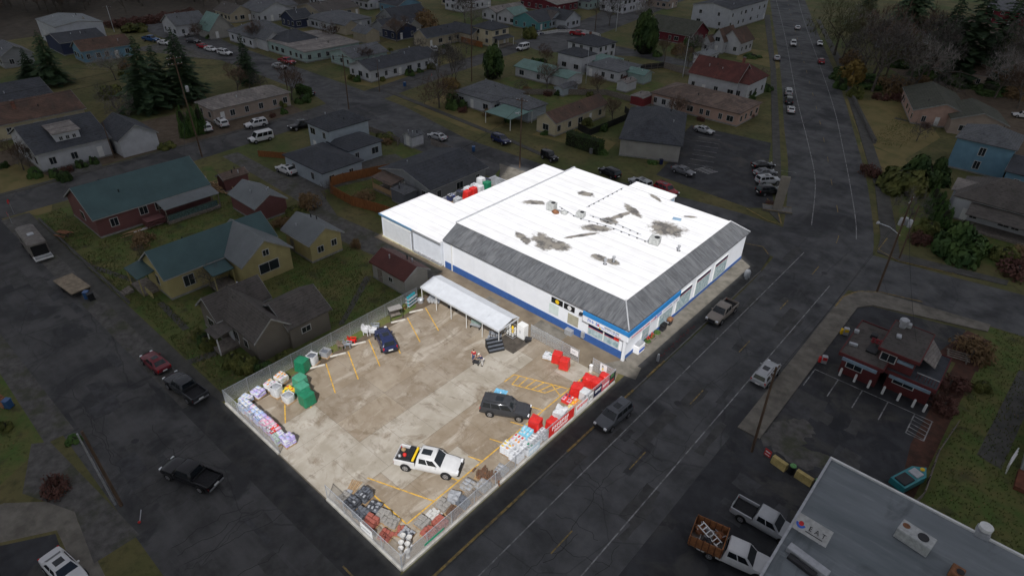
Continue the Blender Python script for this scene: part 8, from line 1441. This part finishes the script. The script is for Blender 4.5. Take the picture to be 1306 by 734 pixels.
t = thing('hand_cart', 'small dark cart beside the ice freezer', 'cart', (-11.8, 30.0, LZ), .5); b = MB(); b.bbox(-.4, -.25, .3, .4, .25, .6, 'dark_grille', .03); b.build('tray', t); b = MB(); b.path([(.4, -.2, .6), (.7, -.2, 1.0), (.7, .2, 1.0), (.4, .2, .6)], .02, 'galvanised', 5); b.build('handle', t)
for s in (-.25, .25): b = MB(); b.lathe([(.15, -.03), (.15, .03)], 'rubber', 10); w = b.build('wheel', t, (-.2, s, .15)); w.rotation_euler = (R(90), 0, 0)
cover(-6.9, 29.4, 1.15, 1.1, 1.35, 'sheet_red', 'rear red wrapped cube behind the crossing stripes', .35, 21, 'red wrapped cubes', .03); cover(-5.6, 29.1, 1.15, 1.1, 1.35, 'sheet_red', 'front red wrapped cube nearer the gate', .35, 22, 'red wrapped cubes', .03); pallet_load(-8.1, 29.3, 3, [('white', 'white'), ('white', 'greybag'), ('white', 'green')], 'low pallet of white sacks beside the red cubes', .35, 9)
# along the side street, near corner
t = thing('plank_stack', 'loose orange planks and a grey board at the gateway', 'planks', (-9.6, 2.3, LZ), R(115)); b = MB()
for k in range(6): b.box(-.8, -.4+k*.15, .0+.03*(k % 2), .9, -.29+k*.15, .05+.03*(k % 2), 'wood_pale', .04*(k-3))
b.build('planks', t); b = MB(); b.box(-.9, -.2, .1, -.3, .35, .16, 'metal_grey'); b.build('board', t)
block_load(-9.2, 1.1, 2, 'bag_stone', 'pallet of small grey pavers at the gateway fence end', .1, 4, 4, 1, .12); CH = [('charcoal', 'slate'), ('slate', 'charcoal'), ('charcoal', 'greybag')]
pallet_load(-8.0, 1.1, 5, CH, 'charcoal sacks against the side street fence', .1, 11); pallet_load(-7.9, 2.35, 6, CH, 'charcoal sacks nearest the white pickup', .15, 12); pallet_load(-6.3, 2.2, 4, [('charcoal', 'greybag'), ('slate', 'greybag')], 'torn charcoal sacks beside the grey pavers', .4, 13, drop=.5); block_load(-6.6, .95, 4, 'bag_slate', 'dark slate pavers between the charcoal sacks and red bricks', .1, 3, 3, 16, .14, .05); block_load(-4.0, 2.3, 3, 'bag_stone', 'grey stones beside the low red pavers', .3, 3, 3, 17, .13, .06, drop=.3); block_load(-5.2, .95, 5, 'bag_brick', 'tall stack of red brick pavers by the white fence sign', .2, 2, 3, 4, .16, .05); block_load(-5.0, 2.1, 4, 'bag_stone', 'grey stone pavers beside the red bricks', .3, 3, 2, 5, .14, .05)
block_load(-3.4, 1.1, 2, 'bag_brick', 'low remains of red pavers near the columns', .3, 3, 3, 6, .15, .04, drop=.3); block_load(-2.9, 2.2, 1, 'bag_brick', 'few red pavers on an almost empty pallet', .5, 4, 3, 7, .14, .05, drop=.3)
t = thing('concrete_columns', 'cluster of pale concrete pedestals in the lot corner', 'garden pedestals', (-1.2, 1.4, LZ), .3); k = 0
for x, y, h_ in ((-.5, .5, 1.1), (.1, .55, 1.15), (-.35, -.05, .95), (.25, 0, 1.05), (-.1, -.5, .9), (.5, -.45, .8)):
    b = MB(); b.lathe([(.2, 0), (.2, .08), (.13, .15), (.12, h_-.3), (.2, h_-.15), (.24, h_), (.17, h_), (.12, h_-.08)], mat('cast_stone', (.52, .51, .49), .85, var=.15, scale=4), 14); b.build('pedestal', t, (x, y, 0), smooth=40)
# along the avenue, near corner
block_load(-2.0, 4.0, 3, 'bag_stone', 'grey flagstones at the yellow line corner', .1, 3, 2, 8, .15, .03); block_load(-.85, 3.7, 3, 'bag_brick', 'red pavers against the avenue fence near the corner', .1, 3, 3, 9, .15, .05); block_load(-2.2, 2.4, 2, 'bag_greybag', 'small grey cobbles beside the concrete pedestals', .2, 4, 4, 14, .11, .05); block_load(-2.0, 6.5, 3, 'bag_stone', 'pale flagstones against the yellow line', .15, 2, 3, 15, .12, .04); pallet_load(-.75, 12.9, 3, ST if 0 else [('stone', 'greybag'), ('greybag', 'stone')], 'low grey sacks by the lone rolled sheet', .2, 33); block_load(-1.9, 5.3, 2, 'cast_stone', 'mixed grey and orange stones beside the flagstones', .1, 4, 3, 10, .15, .05); block_load(-.8, 5.0, 4, 'bag_brick', 'dark red pavers second along the avenue fence', .05, 3, 3, 11, .15, .04); block_load(-.8, 6.6, 2, 'bag_mudbrown', 'brown edging stones by the avenue fence', .2, 4, 3, 12, .13, .06)
cover(-1.8, 7.7, 1.1, 1.0, .8, 'bag_greybag', 'grey sheeted mound beside the yellow line', .4, 31, lumps=.14); block_load(-.8, 7.9, 3, 'bag_slate', 'slate blocks behind the grey mound', .1, 3, 3, 13, .14, .04)
ST = [('stone', 'greybag'), ('stone', 'stone'), ('greybag', 'stone')]; pallet_load(-1.7, 9.4, 5, ST, 'tall stack of stone-grey sacks by the yellow line', .12, 14); pallet_load(-.75, 10.4, 4, ST, 'stone-grey sacks against the avenue fence', .1, 15)
def logs(x, y, label, n, seed, m_='wood_grey', rz=0., r=.09, endm='wood_pale', pile=False):
    rs = random.Random(seed); t = thing('firewood_pallet', label, 'firewood', (x, y, LZ), rz, 'firewood on the lot'); obj('pallet', PALM, t)
    for k in range(n):
        i, j = k % 6, k//6; a = rs.uniform(-.6, .6) if pile else rs.uniform(-.08, .08); px, pz = (-.5+i*.2, .22+j*.16) if not pile else (rs.gauss(0, .3), .2+rs.random()*.45); py = rs.uniform(-.08, .08) if not pile else rs.gauss(0, .3); l = .5 if not pile else .22
        b = MB(); b.tube((-math.sin(a)*l, -math.cos(a)*l, 0), (math.sin(a)*l, math.cos(a)*l, rs.uniform(-.05, .05)), r, r, m_, 7, False); d = .001
        b.build('log', t, (px, py, pz))
        q = MB()
        for e in (-1, 1): q.tube((math.sin(a)*l*e, math.cos(a)*l*e, 0), (math.sin(a)*(l+.012)*e, math.cos(a)*(l+.012)*e, 0), r*.98, r*.98, endm, 7)
        q.build('log_end', t, (px, py, pz))
logs(-.75, 9.0, 'grey round logs against the avenue fence', 16, 1, 'wood_grey', 1.4, .12); logs(-1.75, 11.3, 'dark split firewood heap beyond the stone sacks', 60, 2, 'bag_mudbrown', .3, .1, 'rust', True); logs(-.8, 11.9, 'small dark firewood heap against the avenue fence', 18, 3, 'bag_mudbrown', .6, .1, 'rust', True)
t = thing('paper_roll', 'grey rolled sheet standing alone before the white sacks', 'roll', (-.9, 13.2, LZ), .4); b = MB(); b.tube((-.45, 0, .14), (.45, 0, .14), .14, .14, 'metal_grey', 12); b.build('roll', t, smooth=50); b = MB(); b.tube((.45, 0, .14), (.46, 0, .14), .08, .08, 'black', 10); b.build('core', t)
# along the avenue, bagged goods
pallet_load(-2.0, 15.2, 7, [('white', 'orange'), ('white', 'yellow'), ('white', 'greybag')], 'white sacks with orange marks at the front of the avenue row', .1, 16); pallet_load(-.75, 15.1, 6, WG, 'plain white sacks nearest the avenue at the row front', .05, 17); pallet_load(-1.9, 16.6, 6, [('white', 'orange'), ('white', 'pink'), ('white', 'red')], 'white and salmon sacks second in the avenue row', .1, 18); pallet_load(-.65, 16.5, 6, WG+[('white', 'green')], 'white and grey sacks against the avenue fence', .1, 19); pallet_load(-2.0, 18.0, 6, [('cyan', 'white'), ('cyan', 'cyan')], 'cyan blue sacks in the avenue row', .1, 20); pallet_load(-.75, 17.9, 5, [('white', 'yellow'), ('white', 'greybag')], 'white sacks with yellow marks beside the cyan ones', .1, 21)
cover(-2.0, 19.5, 1.25, 1.2, 1.45, 'sheet_red', 'tall red covered pallet beside the cyan sacks', .2, 41, lumps=.1); pallet_load(-.7, 19.2, 4, [('greybag', 'green'), ('white', 'greybag'), ('greybag', 'white')], 'grey and green sacks behind the red banner', .1, 22); cover(-.85, 20.8, 1.1, 1.2, 1.05, 'sheet_red', 'lower red covered pallet behind the red banner', .1, 42); cover(-1.1, 22.4, 1.3, 1.5, 1.2, 'sheet_white', 'bulging white covered pallet behind the red banner', .2, 43, lumps=.16); pallet_load(-.6, 23.7, 5, [('cream', 'white'), ('cream', 'yellow')], 'cream sacks behind the white banner', .1, 23, drop=.3)
pallet_load(-1.9, 24.9, 4, [('pink', 'red'), ('red', 'navybag'), ('red', 'white')], 'red and black sacks on a pallet by the stripes', .1, 24); pallet_load(-.7, 25.0, 4, [('orange', 'yellow'), ('orange', 'cream')], 'orange sacks beside the red and black ones', .1, 25); cover(-1.9, 26.5, 1.35, 1.3, 1.4, 'sheet_red', 'large red covered pallet behind the white wrapped cube', .3, 44, lumps=.12); cover(-.75, 26.4, 1.1, 1.1, 1.35, 'sheet_white', 'white wrapped cube with red marks by the fence', .1, 45, lumps=.03)
cover(-1.9, 28.7, 1.3, 1.3, 1.15, 'sheet_red', 'crumpled red covered pallet by the gate line', .3, 46, lumps=.15); cover(-.75, 28.9, 1.2, 1.2, 1.2, 'sheet_red', 'crumpled red covered pallet behind the rose banner', .2, 47, lumps=.15); cover(-.8, 30.2, 1.1, 1.0, 1.2, 'sheet_red', 'red covered pallet in the far fence corner', .1, 48, lumps=.1)
t = thing('gate_post_cap', 'white square post at the end of the yellow line', 'post', (-3.0, 30.7, LZ)); b = MB(); b.bbox(-.15, -.15, 0, .15, .15, .9, 'trim_white', .03); b.build('post', t); b = MB(); b.bbox(-.19, -.19, .9, .19, .19, .98, 'sign_white', .03); b.build('cap', t)
# plants and goods before the store front
t = thing('ice_chest', 'blue and white ice chest at the store corner', 'ice chest', (-.95, 37.7, .11), R(90)); b = MB(); b.bbox(-.7, -.4, 0, .7, .4, 1.1, 'sign_white', .05); b.build('chest', t); b = MB(); b.box(-.6, -.42, .2, .6, -.402, .6, 'ink_blue'); b.build('panel', t); b = MB(); b.bbox(-.65, -.35, 1.1, .65, .35, 1.2, 'metal_grey', .03); b.build('lid', t)
for k, (y, m_, lab) in enumerate(((39.6, 'bush_bright', 'green plants on the store front bench'), (40.7, 'bush_olive', 'olive plants beside the red flowers at the store front'), (41.9, 'bush_bright', 'last green plant in the store front row'))):
    t = thing('plant_stand', lab, 'potted plant', (-.95, y, .11)); b = MB(); b.box(-.4, -.5, 0, .4, .5, .35, 'wood_grey'); b.build('trough', t); o = obj('foliage', tree_kind(m_)[1], t, (0, 0, .3)); o.scale = (.42, .55, .55)
    if k < 2: b = MB(); rs = random.Random(k); [b.blob((rs.uniform(-.2, .2), rs.uniform(-.4, .4), rs.uniform(.7, .9)), (.08, .08, .07), 'sign_red', 6, 4) for _ in range(7)]; b.build('flowers', t)
t = thing('bbq_grill', 'dark barbecue grill displayed at the store front', 'grill', (-.9, 43.4, .11), R(90)); b = MB(); b.bbox(-.5, -.3, .7, .5, .3, 1.0, 'black', .08); b.build('hood', t); b = MB(); b.bbox(-.45, -.25, .1, .45, .25, .68, 'dark_grille', .03); b.build('cabinet', t); b = MB(); b.box(.5, -.25, .78, .85, .25, .82, 'metal_grey'); b.build('side_shelf', t)
t = thing('bbq_grill', 'second barbecue grill nearer the first window', 'grill', (-.9, 45.0, .11), R(90)); b = MB(); b.bbox(-.4, -.3, .7, .4, .3, 1.05, 'rust', .1); b.build('hood', t); b = MB(); b.bbox(-.35, -.25, .1, .35, .25, .68, 'dark_grille', .03); b.build('cabinet', t)
# goods in the storage yard behind the annexe
rs = random.Random(9); GD = [[('white', 'greybag')], [('charcoal', 'navybag')], [('white', 'white'), ('greybag', 'white')], [('navybag', 'white'), ('charcoal', 'white')], [('stone', 'greybag')]]
for k, (x, y, l, c, lab) in enumerate(((-45, 47.2, 5, GD[2], 'white sacks in the near corner of the storage yard'), (-43.6, 47.0, 6, GD[4], 'stone sacks beside the annexe roof edge in the yard'), (-42.2, 46.6, 6, GD[0], 'white and grey sacks against the annexe in the yard'), (-41, 46.8, 5, GD[2], 'pale sacks in the inner corner of the yard'), (-45, 49.4, 7, GD[3], 'navy sacks along the outer yard wall'), (-43.4, 49.4, 7, GD[2], 'white sacks in the yard row behind the red bales'), (-45, 51.6, 7, GD[1], 'charcoal sacks along the outer yard wall'), (-41, 49.2, 4, GD[0], 'grey sacks beside the green bale in the yard'), (-45, 53.4, 8, GD[0], 'tall white sacks along the outer yard wall'), (-45, 55.0, 8, GD[2], 'tall pale sacks along the outer yard wall'), (-41.2, 53.4, 6, [('cream', 'white'), ('stone', 'cream')], 'cream sacks beside the inner yard wall'), (-45, 58, 8, GD[1], 'dark drum-like sacks at the far end of the yard'))): pallet_load(x+.65, y-.8, l, c, lab, rs.uniform(-.1, .1), 60+k, 'goods in the storage yard', z=1.62)
cover(-42.75, 50.80, 1.2, 1.2, 1.6, 'sheet_red', 'first red bale in the storage yard', .05, 61, 'bales in the storage yard', z=1.62); cover(-42.75, 52.20, 1.2, 1.2, 1.7, 'sheet_red', 'second red bale in the storage yard', .05, 62, 'bales in the storage yard', z=1.62); cover(-42.75, 53.80, 1.2, 1.2, 1.6, 'sheet_white', 'white bale beyond the red bales in the yard', .05, 63, 'bales in the storage yard', z=1.62); cover(-42.75, 55.60, 1.2, 1.3, 1.7, 'sheet_green', 'green bale at the far end of the storage yard', .05, 64, 'bales in the storage yard', z=1.62); cover(-40.55, 47.20, 1.1, 1.1, 1.4, 'sheet_green', 'small green bale beside the annexe wall in the yard', .05, 65, 'bales in the storage yard', z=1.62); cover(-44.35, 55.80, 1.3, 1.2, 1.9, 'sheet_white', 'pink-white bale by the far outer yard wall', .05, 66, 'bales in the storage yard', z=1.62)
for q, (x, lab) in enumerate(((-44.35, 'outer steel rack along the yard wall'), (-42.75, 'middle steel rack carrying the coloured bales'), (-40.7, 'inner steel rack against the annexe'))):
    t = thing('pallet_rack', lab, 'rack', (x, 51.6, 0), 0, 'racks in the storage yard'); y1 = 6.6 if q < 2 else 1.8
    for yy in (-6.2, -3, .2, 3.4, 6.6):
        if yy > y1+.1: continue
        for sx_ in (-.6, .6): b = MB(); b.box(sx_-.05, yy-.05, 0, sx_+.05, yy+.05, 1.62, 'metal_grey'); b.build('upright', t)
    for z_ in (.5, 1.55): b = MB(); b.box(-.66, -6.3, z_, .66, y1+.1, z_+.06, 'wood_grey'); b.build('shelf', t)
    for yy in range(-6, int(y1)): b = MB(); b.bbox(-.5, yy+.05, .56, .5, yy+.9, 1.3, ('bag_white', 'bag_charcoal', 'bag_navybag')[(yy+q) % 3], .08); b.build('stored_load', t)

# ------------------------------------------------------------------ people
def skin_mesh(name, pts, edges, radii, m_, sub=1):
    me = bpy.data.meshes.new(name); me.from_pydata(pts, edges, []); o = bpy.data.objects.new('tmp', me); COL.objects.link(o); o.modifiers.new('s', 'SKIN')
    for i, r in enumerate(radii): me.skin_vertices[0].data[i].radius = (r, r) if not isinstance(r, tuple) else r
    me.skin_vertices[0].data[0].use_root = True; sb_ = o.modifiers.new('d', 'SUBSURF'); sb_.levels = sub; sb_.render_levels = sub
    bpy.context.view_layer.update(); out = bpy.data.meshes.new_from_object(o.evaluated_get(bpy.context.evaluated_depsgraph_get())); bpy.data.objects.remove(o); out.name = name; out.materials.clear(); out.materials.append(MATS[m_]); out.polygons.foreach_set('use_smooth', [True]*len(out.polygons)); return out
mat('skin', (.52, .32, .23), .6, var=.05); mat('jeans', (.045, .075, .16), .85, var=.2, scale=9); mat('shirt_red', (.42, .03, .04), .85, var=.15, scale=8); mat('shirt_navy', (.02, .03, .09), .85, var=.2, scale=8); mat('trousers_pale', (.55, .54, .52), .85, var=.1, scale=8); mat('hair_brown', (.05, .03, .02), .8); mat('hat_white', (.7, .68, .62), .8, var=.06); mat('shoe_dark', (.03, .028, .026), .7)
def person(x, y, rz, label, shirt, legs, lean=0., hat=None, arms=((.1, .32), (.1, .32))):
    t = thing('person', label, 'person', (x, y, LZ), rz, 'people on the lot'); q = lambda dx, dy, z: (dx, dy-math.sin(lean)*max(0, z-.92), .92+(z-.92)*math.cos(lean) if z > .92 else z)
    hip_, ch, nk, hd = q(0, 0, .96), q(0, 0, 1.25), q(0, 0, 1.47), q(0, -.03, 1.63); pts = [hip_, q(0, 0, 1.1), ch, q(0, 0, 1.4), nk, hd, q(0, -.01, 1.7)]; rad = [.135, .125, .15, .11, .055, .085, .075]; ed = [(0, 1), (1, 2), (2, 3), (3, 4), (4, 5), (5, 6)]
    for s, (fw, ou) in zip((-1, 1), arms):
        i = len(pts); sh = q(s*.19, 0, 1.4); el = (sh[0]+s*.06, sh[1]-fw*.9, sh[2]-.27); wr = (el[0]-s*.02, el[1]-fw*1.3-.03, el[2]-.22+fw*.2); hnd = (wr[0]-s*.01, wr[1]-.06, wr[2]-.08); pts += [sh, el, wr, hnd]; rad += [.062, .046, .036, .04]; ed += [(3, i), (i, i+1), (i+1, i+2), (i+2, i+3)]
        for k in range(5): j = len(pts); a = (k-1.8)*.018; pts.append((hnd[0]+(a if k < 4 else -s*.04), hnd[1]-.03+a*.4, hnd[2]-(.075-.008*abs(k-1.5) if k < 4 else .03))); rad.append(.011); ed.append((i+3, j))
    for s in (-1, 1):
        i = len(pts); pts += [(s*.1, 0, .88), (s*.115, -.03, .5), (s*.12, .03*s, .1), (s*.125, -.14+.03*s, .04)]; rad += [.098, .068, .045, .04]; ed += [(0, i), (i, i+1), (i+1, i+2), (i+2, i+3)]
    body = obj('body', skin_mesh('body', pts, ed, rad, 'skin'), t)
    a0 = 7; n_arm = 9; cp = pts[0:4]; cr_ = [.155, .148, .172, .13]; ce = [(0, 1), (1, 2), (2, 3)]
    for s in (0, 1): i = len(cp); b0 = 7+s*9; cp = cp+[pts[b0], pts[b0+1]]; cr_ += [.08, .062]; ce += [(3, i), (i, i+1)]
    obj('shirt', skin_mesh('shirt', cp, ce, cr_, shirt), t)
    lp = [pts[0]]; lr = [.152]; le = []
    for s in (0, 1): b0 = 7+18+s*4; i = len(lp); lp += pts[b0:b0+3]; lr += [.115, .086, .066]; le += [(0, i), (i, i+1), (i+1, i+2)]
    obj('trousers', skin_mesh('trousers', lp, le, lr, legs), t)
    for s in (0, 1): f = pts[7+18+s*4+3]; b = MB(); b.bbox(f[0]-.055, f[1]-.06, 0, f[0]+.055, f[1]+.2, .1, 'shoe_dark', .03); b.build('shoe', t)
    b = MB(); b.blob((hd[0], hd[1]+.025, hd[2]+.05), (.098, .105, .09), 'hair_brown', rough=.05); b.build('hair', t, smooth=60)
    for s in (-1, 1): b = MB(); b.blob((hd[0]+s*.035, hd[1]-.088, hd[2]+.02), (.014, .01, .01), 'black', 6, 4, 0); b.build('eye', t)
    b = MB(); b.blob((hd[0], hd[1]-.1, hd[2]-.01), (.014, .022, .022), 'skin', 6, 4, 0); b.build('nose', t); b = MB(); b.blob((hd[0], hd[1]-.085, hd[2]-.05), (.028, .012, .008), 'shirt_red', 6, 4, 0); b.build('mouth', t)
    for s in (-1, 1): b = MB(); b.blob((hd[0]+s*.09, hd[1], hd[2]), (.014, .025, .03), 'skin', 6, 4, 0); b.build('ear', t)
    if hat: b = MB(); b.lathe([(.19, 0), (.19, .012), (.11, .02), (.1, .1), (.03, .125)], hat, 16); o = b.build('hat', t, (hd[0], hd[1], hd[2]+.07), smooth=40); o.rotation_euler = (lean, 0, 0)
    return t
person(-14.1, 22.9, R(30), 'person in a red top and blue jeans standing on the lot', 'shirt_red', 'jeans', 0.05)
person(-12.8, 23.0, R(-70), 'person with white hat, navy top and pale trousers bending to a cart', 'shirt_navy', 'trousers_pale', R(38), 'hat_white', ((.3, .3), (.3, .3)))
t = thing('shopping_cart', 'low wire cart pushed by the person in the white hat', 'cart', (-13.5, 22.7, LZ), R(20)); b = MB(); b.path([(-.4, -.25, .35), (.4, -.25, .35), (.4, .25, .35), (-.4, .25, .35), (-.4, -.25, .35)], .02, 'dark_grille', 5); b.box(-.4, -.25, .3, .4, .25, .33, 'dark_grille'); b.build('platform', t); b = MB(); b.path([(.4, -.2, .35), (.55, -.2, .95), (.55, .2, .95), (.4, .2, .35)], .018, 'galvanised', 5); b.build('handle', t)
for x in (-.3, .3):
    for y in (-.2, .2): b = MB(); b.lathe([(.09, -.02), (.09, .02)], 'rubber', 8); w = b.build('wheel', t, (x, y, .09)); w.rotation_euler = (R(90), 0, 0)
for im in list(bpy.data.meshes):
    if im.users == 0: bpy.data.meshes.remove(im)
